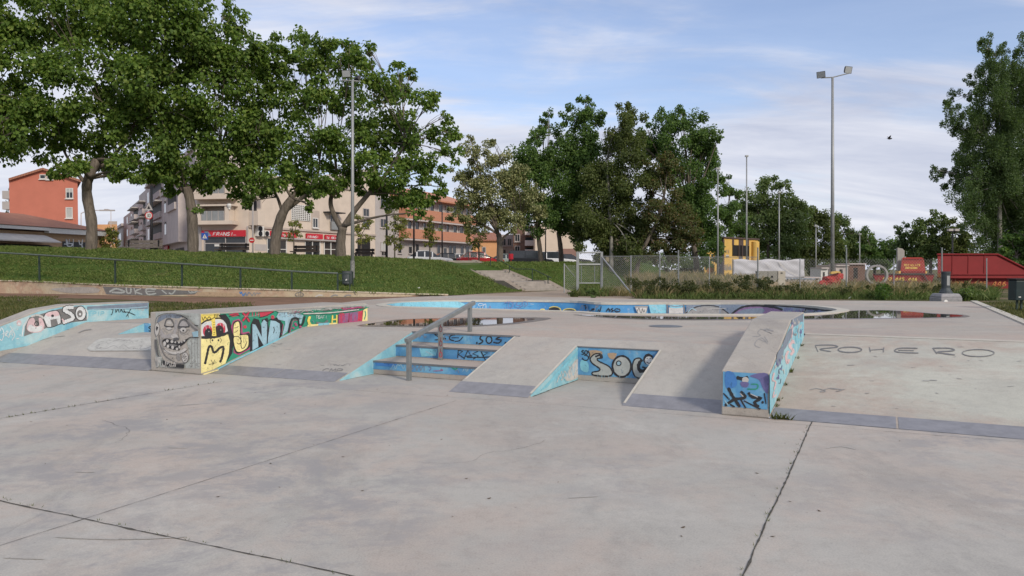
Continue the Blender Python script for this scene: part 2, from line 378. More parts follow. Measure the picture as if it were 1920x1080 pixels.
DECK = [W2(-13.87, 9.53), W2(-12.3, 9.95), W2(-10.4, 10.3), W2(-9.22, 10.42), W2(-6.93, 10.49), W2(-5.05, 10.49), W2(-1.3, 10.49), W2(-1.3, 12.88), W2(2.62, 12.88),
        uvp(1920, 607), uvp(1820, 565.5), uvp(1660, 564), uvp(1500, 563), uvp(1300, 562.3), uvp(1180, 560), uvp(1060, 557.5), uvp(960, 555), uvp(880, 553.6), uvp(794, 556), uvp(740, 558.6), uvp(686, 562.5), uvp(627, 569),
        W2(-10.4, 12.2), W2(-10.4, 11.05), W2(-13.87, 11.05)]
holed(DECK, [BOWL], H, 'deck', M_deck)
# lower plaza slab
mb = MB(); mb.poly([U(-14.25, 10.2, 0), U(-14.25, 3, 0), U(-30, 3, 0), U(-30, -25, 0), U(16, -25, 0), U(16, 8.46, 0), U(2.7, 8.46, 0), U(-2.6, 8.46, 0), U(-2.6, 10.3, 0)])
plaza = one('plaza', mb, M_plaza, kind='structure')
# ground all round, out to the horizon
far = [(-3000, 5), (-14.28, 5), (-14.28, 10.95), (-10.3, 10.95), (-10.3, 13.1), (2.72, 13.1), (2.72, 12.9), (3000, 12.9), (3000, 4000), (-3000, 4000)]
holed([W2(*q) for q in far], [offset_loop(BOWL, .12)], .53, 'ground', M_field)
mb = MB()
mb.poly([U(-3000, 3, -.02), U(-14.28, 3, -.02), U(-14.28, 5, .53), U(-3000, 5, .53)])
mb.poly([U(2.72, 8.4, -.02), U(3000, 8.4, -.02), U(3000, 12.9, .53), U(2.72, 12.9, .53)])
mb.poly([U(-3000, -2000, -.02), U(3000, -2000, -.02), U(3000, 8.4, -.02), U(2.72, 8.4, -.02), U(-14.28, 3, -.02), U(-3000, 3, -.02)])
one('near_ground', mb, M_field, kind='structure')
# ------------------------------------------------------------------ joints in the slab
def joint(pts, wd, jit=.004, z=.004, seed=1):
    r = random.Random(seed); mb = MB(); L_ = []; q = []
    for a, b in zip(pts[:-1], pts[1:]):
        n = max(2, int((b-a).length/.06)); q += [a.lerp(b, i/n) for i in range(n)]
    q.append(pts[-1]); d = (pts[-1]-pts[0]).normalized(); s = Vector((-d.y, d.x, 0)); wob = 0
    for p in q:
        wob = wob*.8+r.gauss(0, jit); w1 = wd*.8*(.45+r.random()*.75)*(1.9 if r.random() < .05 else 1)
        L_.append((p+s*(wob-w1/2)+Vector((0, 0, z)), p+s*(wob+w1/2)+Vector((0, 0, z))))
    for (a, b), (c, e) in zip(L_[:-1], L_[1:]): mb.poly([a, c, e, b])
    return mb.build('expansion_joint', M_joint, plaza)
joint([U(-.62, -6), U(-.62, 2), U(-.6, 8.44)], .014, .0016, seed=2)
joint([U(-4.54, -3), U(-4.55, 3), U(-4.6, 7.9)], .006, .0008, seed=3)
joint([U(-8.45, -3), U(-8.44, 5), U(-8.38, 7.83)], .012, .002, seed=4)
joint([U(-14, 3.0), U(-5.45, 3.09), U(3, 3.2)], .013, .0018, seed=5)
joint([U(-8.38, 7.83), U(-3.7, 8.17), U(1.25, 8.28), U(2.6, 8.3)], .006, .0012, seed=6)
joint([U(-13.8, 7.72), U(-11.8, 7.94), U(-10.35, 8.12), U(-10.34, 8.16), U(-9.2, 8.165), U(-9.2, 8.33), U(-6.93, 8.475)], .012, .0015, seed=7)
joint([U(-5.03, 8.445), U(-3.9, 8.475)], .012, .0015, seed=8); joint([U(-2.69, 8.475), U(-1.55, 8.475), U(-1.54, 8.42), U(-1.02, 8.42), U(-1.0, 8.445), U(2.7, 8.42)], .013, .0015, seed=9)
joint([U(-3.885, 8.6), U(-3.88, 10.17), U(-2.69, 10.18)], .03, .006, seed=10); joint([U(-6.9, 8.7), U(-6.9, 9.385), U(-5.04, 9.385)], .025, .005, seed=11)
# hairline cracks
rc = random.Random(31)
for (u, v, a, n) in ((-3.4, 5.2, .4, 26), (-6.3, 4.6, 2.4, 22), (-2.2, 2.6, .1, 24)):
    pts = [U(u, v)]
    for i in range(n): a += rc.gauss(0, .28); u += math.cos(a)*.06; v += math.sin(a)*.06; pts.append(U(u, v))
    joint(pts, .004, .0012, seed=40+n)
# weeds growing in the joints
mb = MB(); r = random.Random(4)
def sprig(mb, p, h_, n, mat):
    for i in range(n):
        a = r.random()*6.28; l = h_*(.5+r.random()*.6); d = Vector((math.cos(a), math.sin(a), 0)); s = Vector((-d.y, d.x, 0))*l*.13
        b = p+d*.012; mb.poly([b-s, b+s, b+d*l*.7+Vector((0, 0, l*.75))], mat)
M_sprig = plain('joint_weed', (.085, .10, .03), .9, 0, .3, 20, .1)
for i in range(90):
    v = 1.2+r.random()**1.5*7; sprig(mb, U(-.62+r.gauss(0, .008), v, .003), .014+r.random()*.014, 3, M_sprig)
for i in range(60): sprig(mb, U(-9+r.random()*7.5, 3.12+r.gauss(0, .008), .003), .013+r.random()*.012, 3, M_sprig)
for i in range(30): sprig(mb, U(-8.42+r.gauss(0, .01), 3.5+r.random()*4.2, .003), .025+r.random()*.02, 3, M_sprig)
for i in range(12): sprig(mb, U(-.9+r.gauss(0, .05), 8.42+r.gauss(0, .02), .003), .07+r.random()*.05, 5, M_sprig)
for v in (8.9, 9.1, 9.8, 10.4, 10.5, 11.2, 12.0): 
    for q in range(4): sprig(mb, U(-1.0+r.gauss(0, .01), v+r.gauss(0, .05), .1294*(v-8.47)+.003), .05, 5, M_sprig)
one('joint_weeds', mb, None, kind='stuff')
# ------------------------------------------------------------------ ramps
def slab(foot, crest, name, mat, parent):
    """wedge from a foot line on the plaza to a crest line at deck height; foot/crest = [(u,v) left, (u,v) right]"""
    (a, b), (c, d) = foot, crest; mb = MB()
    mb.poly([U(*a, 0), U(*b, 0), U(*d, H), U(*c, H)]); mb.poly([U(*a, 0), U(*c, H), U(*c, -.02)]); mb.poly([U(*b, 0), U(*d, -.02), U(*d, H)])
    return mb.build(name, mat, parent)
def plate(foot, crest, f, parent, lift=.004, th=.0):
    (a, b), (c, d) = foot, crest; mb = MB(); n = max(1, round(abs(b[0]-a[0])/1.25))
    P = lambda q, e, t, z=0: U(q[0]+(e[0]-q[0])*t, q[1]+(e[1]-q[1])*t, H*t+lift+z)
    for i in range(n):
        s0, s1 = i/n+.003, (i+1)/n-.003
        q0 = tuple(a[j]+(b[j]-a[j])*s0 for j in (0, 1)); q1 = tuple(a[j]+(b[j]-a[j])*s1 for j in (0, 1)); e0 = tuple(c[j]+(d[j]-c[j])*s0 for j in (0, 1)); e1 = tuple(c[j]+(d[j]-c[j])*s1 for j in (0, 1))
        mb.poly([P(q0, e0, -.012), P(q1, e1, -.012), P(q1, e1, f), P(q0, e0, f)])
    return mb.build('foot_plate', M_plate, parent)
def cheek(u, v0, v1, z0, z1, zb, parent, mat=M_cyan, name='side_wall'):
    mb = MB(); e = .006
    mb.hexa([U(u, v0, zb), U(u+e, v0, zb), U(u+e, v1, zb), U(u, v1, zb)], [U(u, v0, z0), U(u+e, v0, z0), U(u+e, v1, z1), U(u, v1, z1)])
    return mb.build(name, mat, parent)
# left ramp with its recessed pocket
LF = lambda u: 7.74+(u+13.87)*.109 if u < -11.8 else 7.966+(u+11.8)*.115
LC = lambda u: 9.53+(u+13.87)*.222
rampA = thing('skate_ramp', U(-12, 8, 0), 'concrete bank ramp with a small blue pocket, beside the white bubble lettering wall', 'ramp', 'bank ramps of the skatepark')
def LP(u, t, lift=0): return U(u, LF(u)+(LC(u)-LF(u))*t, H*t+lift)
d0 = ray(220, 627); best = None
for i in range(4000):
    tt = 8+i*.005; p = Vector((0, 0, EYE))+d0*tt; u, v = UV(p); fr = (v-LF(u))/(LC(u)-LF(u))
    if p.z <= H*fr: best = (u, fr, p.z); break
u0, f0, z0 = best
mb = MB(); uu = [-13.87, -12.9, u0]
for a, b in zip(uu[:-1], uu[1:]): mb.poly([LP(a, 0), LP(b, 0), LP(b, 1), LP(a, 1)])
vb = LC(u0)+.02
mb.poly([LP(u0, 0), LP(-10.33, 0), LP(-10.33, f0), LP(u0, f0)])
FLv = lambda u, v: U(u, v, z0)
mb.poly([LP(u0, f0), LP(-10.33, f0), FLv(-10.33, LC(-10.33)), FLv(u0, LC(u0))])
mb.build('slope', M_ramp, rampA)
mb = MB(); mb.poly([LP(u0, f0)+NU*.003, U(u0+.003, LC(u0), z0), LP(u0, 1)+NU*.003]); mb.build('side_wall', M_cyan, rampA)
mb = MB(); e = NV*-.004; mb.poly([FLv(u0, LC(u0))+e, FLv(-10.33, LC(-10.33))+e, U(-10.33, LC(-10.33), H)+e, U(u0, LC(u0), H)+e]); bw = mb.build('back_wall', M_blue, rampA)
mb = MB(); n = 3
us = [-13.87, -12.7, -11.5, -10.33]
for a, b in zip(us[:-1], us[1:]): mb.poly([LP(a+.004, -.01, .004), LP(b-.004, -.01, .004), LP(b-.004, .2, .004), LP(a+.004, .2, .004)])
mb.build('foot_plate', M_plate, rampA)
# ramp between ledge and stairs
fB, cB = ((-9.22, 8.36), (-6.93, 8.5)), ((-9.22, 10.42), (-6.93, 10.49))
rampB = thing('skate_ramp', U(-8, 8.4, 0), 'concrete bank ramp between the painted ledge and the blue stairs', 'ramp', 'bank ramps of the skatepark')
slab(fB, cB, 'slope', M_ramp, rampB); plate(fB, cB, .15, rampB); cheek(-6.93, 8.6, 10.48, .012, H-.008, .0, rampB)
# strip + gap + strip
rampC = thing('skate_ramp', U(-3.2, 8.4, 0), 'concrete bank ramp split by a deep gap with a blue back wall', 'ramp', 'bank ramps of the skatepark')
fC, cC = ((-5.03, 8.47), (-3.9, 8.5)), ((-5.05, 10.49), (-3.9, 10.49)); fD, cD = ((-2.69, 8.5), (-1.53, 8.5)), ((-2.69, 10.49), (-1.53, 10.49))
slab(fC, cC, 'slope', M_ramp, rampC); slab(fD, cD, 'slope', M_ramp, rampC); plate(fC, cC, .16, rampC); plate(fD, cD, .16, rampC)
cheek(-3.9, 8.56, 10.2, .02, .485, 0, rampC)
mb = MB(); zt = H*(10.2-8.5)/1.99
mb.hexa([U(-3.9, 10.2, 0), U(-2.69, 10.2, 0), U(-2.69, 10.49, 0), U(-3.9, 10.49, 0)], [U(-3.9, 10.2, zt), U(-2.69, 10.2, zt), U(-2.69, 10.49, H-.001), U(-3.9, 10.49, H-.001)])
mb.build('upper_slope', M_ramp, rampC)
mb = MB(); mb.poly([U(-3.895, 10.195, .075), U(-2.69, 10.195, .075), U(-2.69, 10.195, zt-.012), U(-3.895, 10.195, zt-.012)]); mb.build('back_wall', M_blue, rampC)
mb = MB(); mb.box(U(-3.295, 10.192, zt-.006), NU*.605, NV*.006, Vector((0, 0, .008))); mb.build('steel_edge', M_edge, rampC)
# worn pale arrises along the cut edges
mb = MB()
for (a, b, c_, d_) in (((-3.9, 8.6), (-3.9, 10.2), -.035, 0), ((-2.69, 8.55), (-2.69, 10.2), .0, .03), ((-5.03, 8.5), (-5.04, 10.45), 0, .03)):
    zf = lambda v: H*(v-8.49)/1.99+.004
    mb.poly([U(a[0]+c_, a[1], zf(a[1])), U(a[0]+d_, a[1], zf(a[1])), U(b[0]+d_, b[1], zf(b[1])), U(b[0]+c_, b[1], zf(b[1]))])
mb.poly([U(-3.9, 10.215, zt+.004), U(-2.69, 10.215, zt+.004), U(-2.69, 10.26, zt+.017), U(-3.9, 10.26, zt+.017)])
mb.build('edge_strip', M_cope, rampC)
# wide ramp on the right
rampE = thing('skate_ramp', U(.8, 8.5, 0), 'wide gentle concrete bank ramp with big dark letters scrawled across its upper part', 'ramp', 'bank ramps of the skatepark')
fE, cE = ((-1.03, 8.47), (2.66, 8.44)), ((-1.03, 12.88), (2.66, 12.88))
slab(fE, cE, 'slope', M_wide, rampE); plate(fE, cE, .085, rampE)
mb = MB(); mb.poly([U(-1.03, 12.80, H-.006), U(2.62, 12.80, H-.006), U(2.62, 12.95, H+.003), U(-1.03, 12.95, H+.003)]); mb.build('crest_edge', M_cope, rampE)
ZE = lambda v: H*(v-8.46)/4.42
# ------------------------------------------------------------------ stairs and grind rail
st = thing('stairs', U(-6, 9.4, 0), 'three concrete steps with blue painted risers under a slanted steel rail', 'stairs')
uL, uR = -6.925, -5.04
for (v0, za, zb, v1) in ((9.4, 0, .205, 10.0), (10.0, .205, .392, 10.48), (10.48, .392, H+.003, 10.8)):
    mb = MB(); mb.hexa([U(uL, v0, -.01), U(uR+.2, v0, -.01), U(uR+.2, v1, -.01), U(uL, v1, -.01)], [U(uL, v0, zb), U(uR+.0, v0, zb), U(uR, v1, zb), U(uL, v1, zb)])
    sstep = mb.build('step', M_deck, st)
    mb = MB(); b0 = za+(.075 if za == 0 else .012); mb.poly([U(uL, v0-.004, b0), U(uR+.15, v0-.004, b0), U(uR+.15, v0-.004, zb-.025), U(uL, v0-.004, zb-.025)]); mb.build('riser', M_blue, sstep)
    mb = MB(); mb.box(U((uL+uR)/2+.04, v0-.003, zb-.012), NU*((uR-uL)/2+.05), NV*.009, Vector((0, 0, .0135))); mb.build('nosing', M_edge, sstep)
rail = thing('grind_rail', U(-6.05, 9.07, 0), 'slanted square steel grind rail on three posts over the stairs', 'rail')
mb = MB(); a, b = U(-6.05, 8.99, .58), U(-6.05, 11.0, 1.045); d = (b-a).normalized(); s = NU*.032; nn = d.cross(NU).normalized()*.032
mb.box((a+b)/2, d*(b-a).length/2, s, nn); mb.build('rail_bar', M_galv, rail, bevel=.005)
for v, z0_, z1_ in ((9.06, 0, .59), (9.93, .205, .79), (10.86, H, 1.0)):
    mb = MB(); mb.box(U(-6.05, v, (z0_+z1_)/2), NU*.03, NV*.03, Vector((0, 0, (z1_-z0_)/2))); po = mb.build('post', M_galv, rail, bevel=.004)
    if v == 9.93: rail_mid = po
# ------------------------------------------------------------------ ledges
def profile_solid(u0, u1, prof, name, mat, parent, bevel=0):
    mb = MB(); b = [U(u0, v, z) for v, z in prof]; c = [U(u1, v, z) for v, z in prof]; mb.hexa(b, c, mat); return mb.build(name, mat, parent, bevel=bevel)
def panel(pts, name, mat, parent):
    mb = MB(); mb.poly(pts); return mb.build(name, mat, parent)
ledR = thing('skate_block', U(-1.28, 8.43, 0), 'sloping concrete grind block with blue front face between two ramps', 'grind block', 'grind blocks of the skatepark')
bodyR = profile_solid(-1.53, -1.03, [(8.43, 0), (8.43, .49), (10.62, .925), (12.6, .93), (12.6, 0)], 'body', M_ledge, ledR, .012)
frR = panel([U(-1.515, 8.426, .095), U(-1.045, 8.426, .095), U(-1.045, 8.426, .478), U(-1.515, 8.426, .478)], 'front_face', M_blue, ledR)
sdR = panel([U(-1.026, 8.45, .03), U(-1.026, 12.58, .52), U(-1.026, 12.58, .9), U(-1.026, 10.62, .895), U(-1.026, 8.45, .465)], 'side_face', M_cyan, ledR)
ledL = thing('skate_ledge', U(-9.8, 8.2, 0), 'long level concrete ledge painted with a grey toothy face and a yellow head', 'grind ledge')
bodyL = profile_solid(-10.33, -9.22, [(8.18, 0), (8.18, .925), (12.29, .92), (12.29, 0)], 'body', M_ledge, ledL, .012)
wallL = thing('bank_wall', U(-14, 9, 0), 'low concrete side wall with big white and pink bubble lettering on blue', 'side wall')
profile_solid(-14.22, -13.87, [(6.3, 0), (6.3, .1), (7.94, .62), (8.65, .86), (9.2, .93), (10.95, .92), (10.95, 0)], 'body', M_ledge, wallL, .01)
panel([U(-13.866, 6.4, 0.02), U(-13.866, 10.94, .45), U(-13.866, 10.94, .895), U(-13.866, 9.2, .905), U(-13.866, 8.65, .83), U(-13.866, 7.94, .59), U(-13.866, 6.4, .1)], 'painted_face', M_cyan, wallL)
# ------------------------------------------------------------------ bowl
bowl = thing('skate_bowl', Vector((sum(p[0] for p in BOWL)/len(BOWL), sum(p[1] for p in BOWL)/len(BOWL), H)), 'kidney shaped blue painted bowl sunk into the upper deck', 'skate bowl')
mb = MB(); prof = [(0, 0), (.02, -.25), (.12, -.55), (.38, -.85), (.8, -1.02)]; rings = [offset_loop(BOWL, -d) for d, z in prof]
n = len(BOWL)
for (d, z), lp in zip(prof, rings): mb.v += [(p[0], p[1], H+z) for p in lp]
for j in range(len(prof)-1):
    for i in range(n): a = j*n+i; b = j*n+(i+1) % n; mb.f.append([a, b, b+n, a+n]); mb.m.append(0)
mb.build('bowl_wall', M_bowl, bowl, smooth=True)
fl = holed(rings[-1], [], H-1.019, 'bowl_floor', M_deck); del fl['kind']; attach(fl, bowl)
co = offset_loop(BOWL, .26); mb = MB()
ci = offset_loop(BOWL, -.025)
for i in range(n):
    j = (i+1) % n; P = lambda q, z: (q[0], q[1], H+z)
    mb.poly([P(ci[i], .022), P(ci[j], .022), P(co[j], .018), P(co[i], .018)]); mb.poly([P(co[i], .018), P(co[j], .018), P(co[j], -.005), P(co[i], -.005)]); mb.poly([P(ci[i], -.05), P(ci[j], -.05), P(ci[j], .022), P(ci[i], .022)])
mb.build('coping', M_cope, bowl)
# ------------------------------------------------------------------ puddles, drain, kerb
kp = NT('puddle_water'); kp.b.inputs['Base Color'].default_value = (.035, .028, .02, 1); kp.rough(.02); kp.b.inputs['Specular IOR Level'].default_value = .75
MATS['puddle_water'] = kp.m
kd = NT('damp_concrete'); f = kd.noise(kd.P(), 3, 6, .7); kd.color(kd.ramp(f, [(.3, (.13, .10, .08)), (.7, (.22, .18, .145))])); kd.rough(.35)
def puddle(pts, z=.005, mat=kp.m, name='puddle', sub=4):
    lp = smooth_loop([uvp(*q) for q in pts], sub); mb = MB(); mb.poly([(p[0], p[1], H+z) for p in lp]); o = mb.build(name, mat); o['kind'] = 'structure'; return o
P1 = [(685, 609.5), (722, 604), (757, 600), (800, 598), (877, 597), (950, 596.6), (1003, 598), (977, 603.5), (917, 609), (834, 612), (760, 611)]
puddle([(670, 611), (722, 602.5), (757, 598.5), (877, 595.5), (1030, 596), (985, 605.5), (920, 611), (834, 614), (740, 613)], .003, kd.m, 'damp_patch'); puddle(P1)
P2 = [(1590, 583.5), (1650, 582), (1700, 584), (1750, 588.5), (1795, 590.5), (1800, 594), (1700, 596.5), (1500, 598), (1300, 599), (1180, 597), (1110, 593), (1085, 590.5), (1150, 592), (1243, 593.8), (1405, 594.4), (1515, 593), (1570, 589)]
puddle([(1590, 583), (1650, 581.5), (1700, 583), (1760, 588), (1805, 590), (1812, 595), (1700, 597.5), (1500, 599.5), (1300, 600.5), (1180, 598.5), (1110, 594), (1075, 590), (1150, 592), (1243, 593.8), (1405, 594.4), (1515, 593), (1570, 589)], .003, kd.m, 'damp_patch', 3)
puddle(P2, sub=3)
mb = MB(); c = at(1248, 612, H); mb.lathe(c+Vector((0, 0, .001)), [(.3, 0), (.3, .006), (.25, .008)], 20); one('drain_cover', mb, M_edge, 'round dark iron drain cover set in the upper deck', 'drain cover')
mb = MB(); a, b = uvp(1821, 565), uvp(1990, 638); a = Vector((*a, 0)); b = Vector((*b, 0)); d = (b-a).normalized(); s = Vector((d.y, -d.x, 0))
if s.x < 0: s = -s
mb.hexa([a-s*.02+Vector((0, 0, .4)), b-s*.02+Vector((0, 0, .4)), b+s*.16+Vector((0, 0, .4)), a+s*.16+Vector((0, 0, .4))], [a-s*.02+Vector((0, 0, H+.025)), b-s*.02+Vector((0, 0, H+.025)), b+s*.16+Vector((0, 0, H+.025)), a+s*.16+Vector((0, 0, H+.025))])
one('kerb', mb, M_cope, kind='structure')
# ------------------------------------------------------------------ grass bank, terrace, road
FOOT = [(-420, 521, 34.6, 1.2), (0, 527, 33.5, None), (200, 535, 31, None), (400, 541, 29.6, None), (632, 547.5, 29.2, None), (750, 551.5, 29.5, None), (840, 553.5, 30.3, None), (910, 550, 33.5, None), (985, 546, 37.2, None), (1050, 543, 38.2, None), (1085, 541, 42, None), (1150, 538, 46, None), (1300, 530, 56, None)]
CREST = [(-420, 456, 40), (-10, 462.5, 39), (180, 466, 39), (350, 471.5, 39.4), (560, 478, 40), (680, 482, 40.6), (760, 485.5, 41.5), (800, 487.5, 42), (822, 489, 42.6), (838, 490, 43.4), (882, 490.5, 43.8), (950, 491, 45), (1060, 491.5, 48), (1200, 492, 58)]
foot = [atd(a, b, d) for a, b, d, _ in FOOT]; crest = [atd(a, b, d) for a, b, d in CREST]
crest.insert(0, crest[0]) if len(crest) < len(foot) else None
crest = crest[:len(foot)] if len(crest) >= len(foot) else crest
ff = smooth_line([tuple(p) for p in foot], 10)
crs = CREST if len(CREST) == len(FOOT) else None
def resample(pts, n):
    pts = [Vector(p) for p in pts]; L_ = [0]
    for a, b in zip(pts[:-1], pts[1:]): L_.append(L_[-1]+(b-a).length)
    out = []; j = 0
    for i in range(n):
        s = L_[-1]*i/(n-1)
        while j < len(pts)-2 and L_[j+1] < s: j += 1
        out.append(pts[j].lerp(pts[j+1], (s-L_[j])/max(1e-9, L_[j+1]-L_[j])))
    return out
# pair the two lines in matching stretches so that the stair sits between matching columns
seg = [((0, 8), (0, 9)), ((8, 9), (9, 10)), ((9, 12), (10, 13))]
cols = []
for (f0_, f1_), (c0_, c1_) in seg:
    n = 70 if f0_ == 0 else (6 if f0_ == 8 else 20)
    A_ = resample(smooth_line([tuple(atd(a, b, d)) for a, b, d, _ in FOOT[f0_:f1_+1]], 6), n); B_ = resample(smooth_line([tuple(atd(a, b, d)) for a, b, d in CREST[c0_:c1_+1]], 6), n)
    cols += list(zip(A_, B_))[(1 if cols else 0):]
NR = 14; mb = MB(); r = random.Random(3)
BANK = []
for A_, B_ in cols:
    row = []
    for j in range(NR+1):
        tt = j/NR; p = A_.lerp(B_, tt); p.z = A_.z+(B_.z-A_.z)*(.15*tt+.85*(tt*tt*(3-2*tt))) if True else p.z
        row.append(p)
    BANK.append(row)
for i in range(len(BANK)-1):
    for j in range(NR): mb.poly([BANK[i][j], BANK[i+1][j], BANK[i+1][j+1], BANK[i][j+1]])
bank = one('grass_bank', mb, M_turf, kind='structure')
mb = MB(); T = []
for A_, B_ in cols:
    d = Vector((B_.x, B_.y, 0)).normalized(); e0 = B_+d*4; e0.z = min(B_.z, 2.05)-.05; e1 = B_+d*16; e1.z = 1.7; e2 = B_+d*260; e2.z = 1.7; T.append((B_, e0, e1, e2))
for a, b in zip(T[:-1], T[1:]):
    [mb.poly([a[i], b[i], b[i+1], a[i+1]]) for i in range(3)]
one('terrace', mb, M_terr, kind='structure')
mb = MB()
mb.poly([(-75, 52, 1.71), (-10, 62, 1.71), (22, 78, 1.71), (22, 88, 1.71), (-12, 72, 1.71), (-75, 62, 1.71)]); one('road', mb, M_road, kind='structure')
# reddish soil strip below the retaining wall, sandy path behind the bowl
mb = MB(); lp = smooth_loop([uvp(*q, .537) for q in ((-40, 548), (60, 550.5), (180, 552), (330, 556), (470, 557), (640, 557.5), (760, 556), (800, 554.5), (700, 563), (620, 573), (500, 577), (420, 575), (330, 566), (200, 561), (60, 557), (-40, 556))], 4); mb.poly([(p[0], p[1], .535) for p in lp]); one('soil_strip', mb, M_soil, kind='structure')
mb = MB(); lp = smooth_loop([uvp(*q, .537) for q in ((790, 555), (880, 551.5), (960, 549), (1040, 545), (1060, 543), (1075, 546), (1060, 550), (1100, 552.5), (1190, 547), (1215, 549), (1200, 557), (1130, 561), (1000, 558), (880, 556))], 4); mb.poly([(p[0], p[1], .534) for p in lp]); one('path', mb, M_path, kind='structure')
# ------------------------------------------------------------------ retaining wall and railing
WL = [atd(a, b, d) for a, b, d, _ in FOOT[:7]]; WLs = [Vector(p) for p in smooth_line([tuple(p) for p in WL], 8)]
kw = NT('weathered_render'); P = kw.P(); f = kw.noise(P, .8, 7, .7, .5); g = kw.noise(P, 5, 7, .75); h2 = kw.noise(P, 25, 4, .7)
base = kw.ramp(f, [(.33, (.56, .48, .35)), (.48, (.52, .42, .29)), (.58, (.45, .30, .21)), (.7, (.58, .51, .38))]); base = kw.mix(kw.ramp(g, [(.52, (0, 0, 0)), (.7, (.8, .8, .8))]), base, (.30, .24, .175)); base = kw.mix(.5, base, kw.ramp(h2, [(.3, (.7, .7, .7)), (.65, (1, 1, 1))]), 'MULTIPLY')
kw.color(base); kw.rough(.9); kw.bump(g, .4, .03)
rw = thing('retaining_wall', WL[2], 'low weathered retaining wall with faded graffiti at the foot of the grass bank', 'wall')
mb = MB()
for a, b in zip(WLs[:-1], WLs[1:]):
    d = Vector((b.x-a.x, b.y-a.y, 0)).normalized(); s = Vector((-d.y, d.x, 0))
    if s.y < 0: s = -s
    A0 = Vector((a.x, a.y, .4)); B0 = Vector((b.x, b.y, .4)); za, zb = max(a.z, .56), max(b.z, .56)
    mb.hexa([A0, B0, B0+s*.3, A0+s*.3], [Vector((a.x, a.y, za)), Vector((b.x, b.y, zb)), Vector((b.x, b.y, zb))+s*.3, Vector((a.x, a.y, za))+s*.3])
mb.build('wall_body', kw.m, rw)
mb = MB()
for a, b in zip(WLs[:-1], WLs[1:]):
    d = Vector((b.x-a.x, b.y-a.y, 0)).normalized(); s = Vector((-d.y, d.x, 0))
    if s.y < 0: s = -s
    z1 = Vector((0, 0, .002)); z2 = Vector((0, 0, .045))
    mb.hexa([a-s*.03+z1, b-s*.03+z1, b+s*.33+z1, a+s*.33+z1], [a-s*.03+z2, b-s*.03+z2, b+s*.33+z2, a+s*.33+z2])
mb.build('coping', plain('wall_coping', (.52, .45, .35), .9, 0, .2, 4), rw)
M_green = plain('dark_green_metal', (.035, .055, .045), .45, .2, .2, 8)
M_railtop = plain('worn_green_rail', (.115, .14, .115), .5, .3, .25, 6)
railing = thing('railing', WL[3], 'dark green metal railing along the top of the retaining wall', 'railing')
RP = [(-200, 467, 33.9), (-80, 471, 33.7), (0, 474, 33.3), (215, 487, 30.8), (400, 498.5, 29.5), (545, 508.5, 29.2), (632, 512.5, 29.2)]
rtop = [atd(*q)+Vector((0, .12, 0)) for q in RP]; mb = MB(); mb.tube(smooth_line([tuple(p) for p in rtop], 5), .038, 8); mb.build('handrail', M_railtop, railing, smooth=True)
for px, yt, yb, d in ((-60, 472, 526, 33.6), (71, 479, 529, 32.9), (213.5, 488, 535.5, 31), (339, 496, 540, 30), (449, 503.5, 543, 29.4), (545.5, 509, 546, 29.2), (632, 513, 548, 29.2)):
    a = atd(px, yb, d)+Vector((0, .12, -.05)); b = Vector((a.x, a.y, atd(px, yt, d).z)); mb = MB(); mb.box((a+b)/2, Vector((.03, 0, 0)), Vector((0, .03, 0)), Vector((0, 0, (b.z-a.z)/2))); mb.build('post', M_green, railing)
mb = MB(); a = atd(640, 513, 29.25); b = atd(656, 520, 29.25)
for q in (0, .28): mb.tube([atd(632, 513, 29.32)-Vector((0, 0, q)), atd(656, 513.5, 29.32)-Vector((0, 0, q))], .02, 6)
mb.tube([atd(656, 513.5, 29.32), atd(656, 549, 29.32)], .022, 6); mb.build('end_loop', M_green, railing)
# ------------------------------------------------------------------ stairs up the bank
sb = thing('path_stairs', atd(1015, 544, 37.6), 'wide concrete steps with two landings climbing the grass bank', 'stairs')
LB, RB = atd(985, 546.5, 37.2), atd(1052, 543.5, 38.2); LT, RT = atd(832, 489.5, 43.2), atd(884, 490.3, 43.8)
zz0, zz1 = .53, LT.z+.03
prof = []
runs = [(0, .17, 4), (.17, .34, 0), (.34, .62, 5), (.62, .68, 0), (.68, 1.0, 5)]; tot = 14; k_ = 0
mb = MB(); M_step = plain('old_step_concrete', (.29, .26, .23), .9, 0, .2, 2.5)
def STP(t, z, side):
    p = LB.lerp(LT, t) if side < 0 else RB.lerp(RT, t); return Vector((p.x, p.y, z))
rise = (zz1-zz0)/tot
for a, b, n in runs:
    if n == 0:
        z = zz0+rise*k_; mb.hexa([STP(a, z-.5, -1), STP(a, z-.5, 1), STP(b, z-.5, 1), STP(b, z-.5, -1)], [STP(a, z, -1), STP(a, z, 1), STP(b, z, 1), STP(b, z, -1)])
    for i in range(n):
        k_ += 1; z = zz0+rise*k_; t0_, t1_ = a+(b-a)*i/n, a+(b-a)*(i+1)/n
        mb.hexa([STP(t0_, z-.5, -1), STP(t0_, z-.5, 1), STP(t1_, z-.5, 1), STP(t1_, z-.5, -1)], [STP(t0_, z, -1), STP(t0_, z, 1), STP(t1_, z, 1), STP(t1_, z, -1)])
mb.build('flight', M_step, sb)
mb = MB()
for side, o_ in ((-1, -.3), (1, .3)):
    sx = Vector((o_, 0, 0)); ts = [0, .17, .34, .62, .68, 1]; zs = [zz0+.05]; kk = 0
    for a, b, n in runs: kk += n; zs.append(zz0+rise*kk+.05)
    for i in range(5):
        a0, b0 = STP(ts[i], zs[i], side), STP(ts[i+1], zs[i+1], side); dz = Vector((0, 0, .5)); mb.hexa([a0-dz, b0-dz, b0+sx-dz, a0+sx-dz], [a0, b0, b0+sx, a0+sx])
mb.build('string_wall', plain('stair_kerb', (.27, .225, .18), .9, 0, .2, 3), sb)
hr = thing('stair_railing', RB, 'thin dark handrail on posts along the bank steps', 'railing')
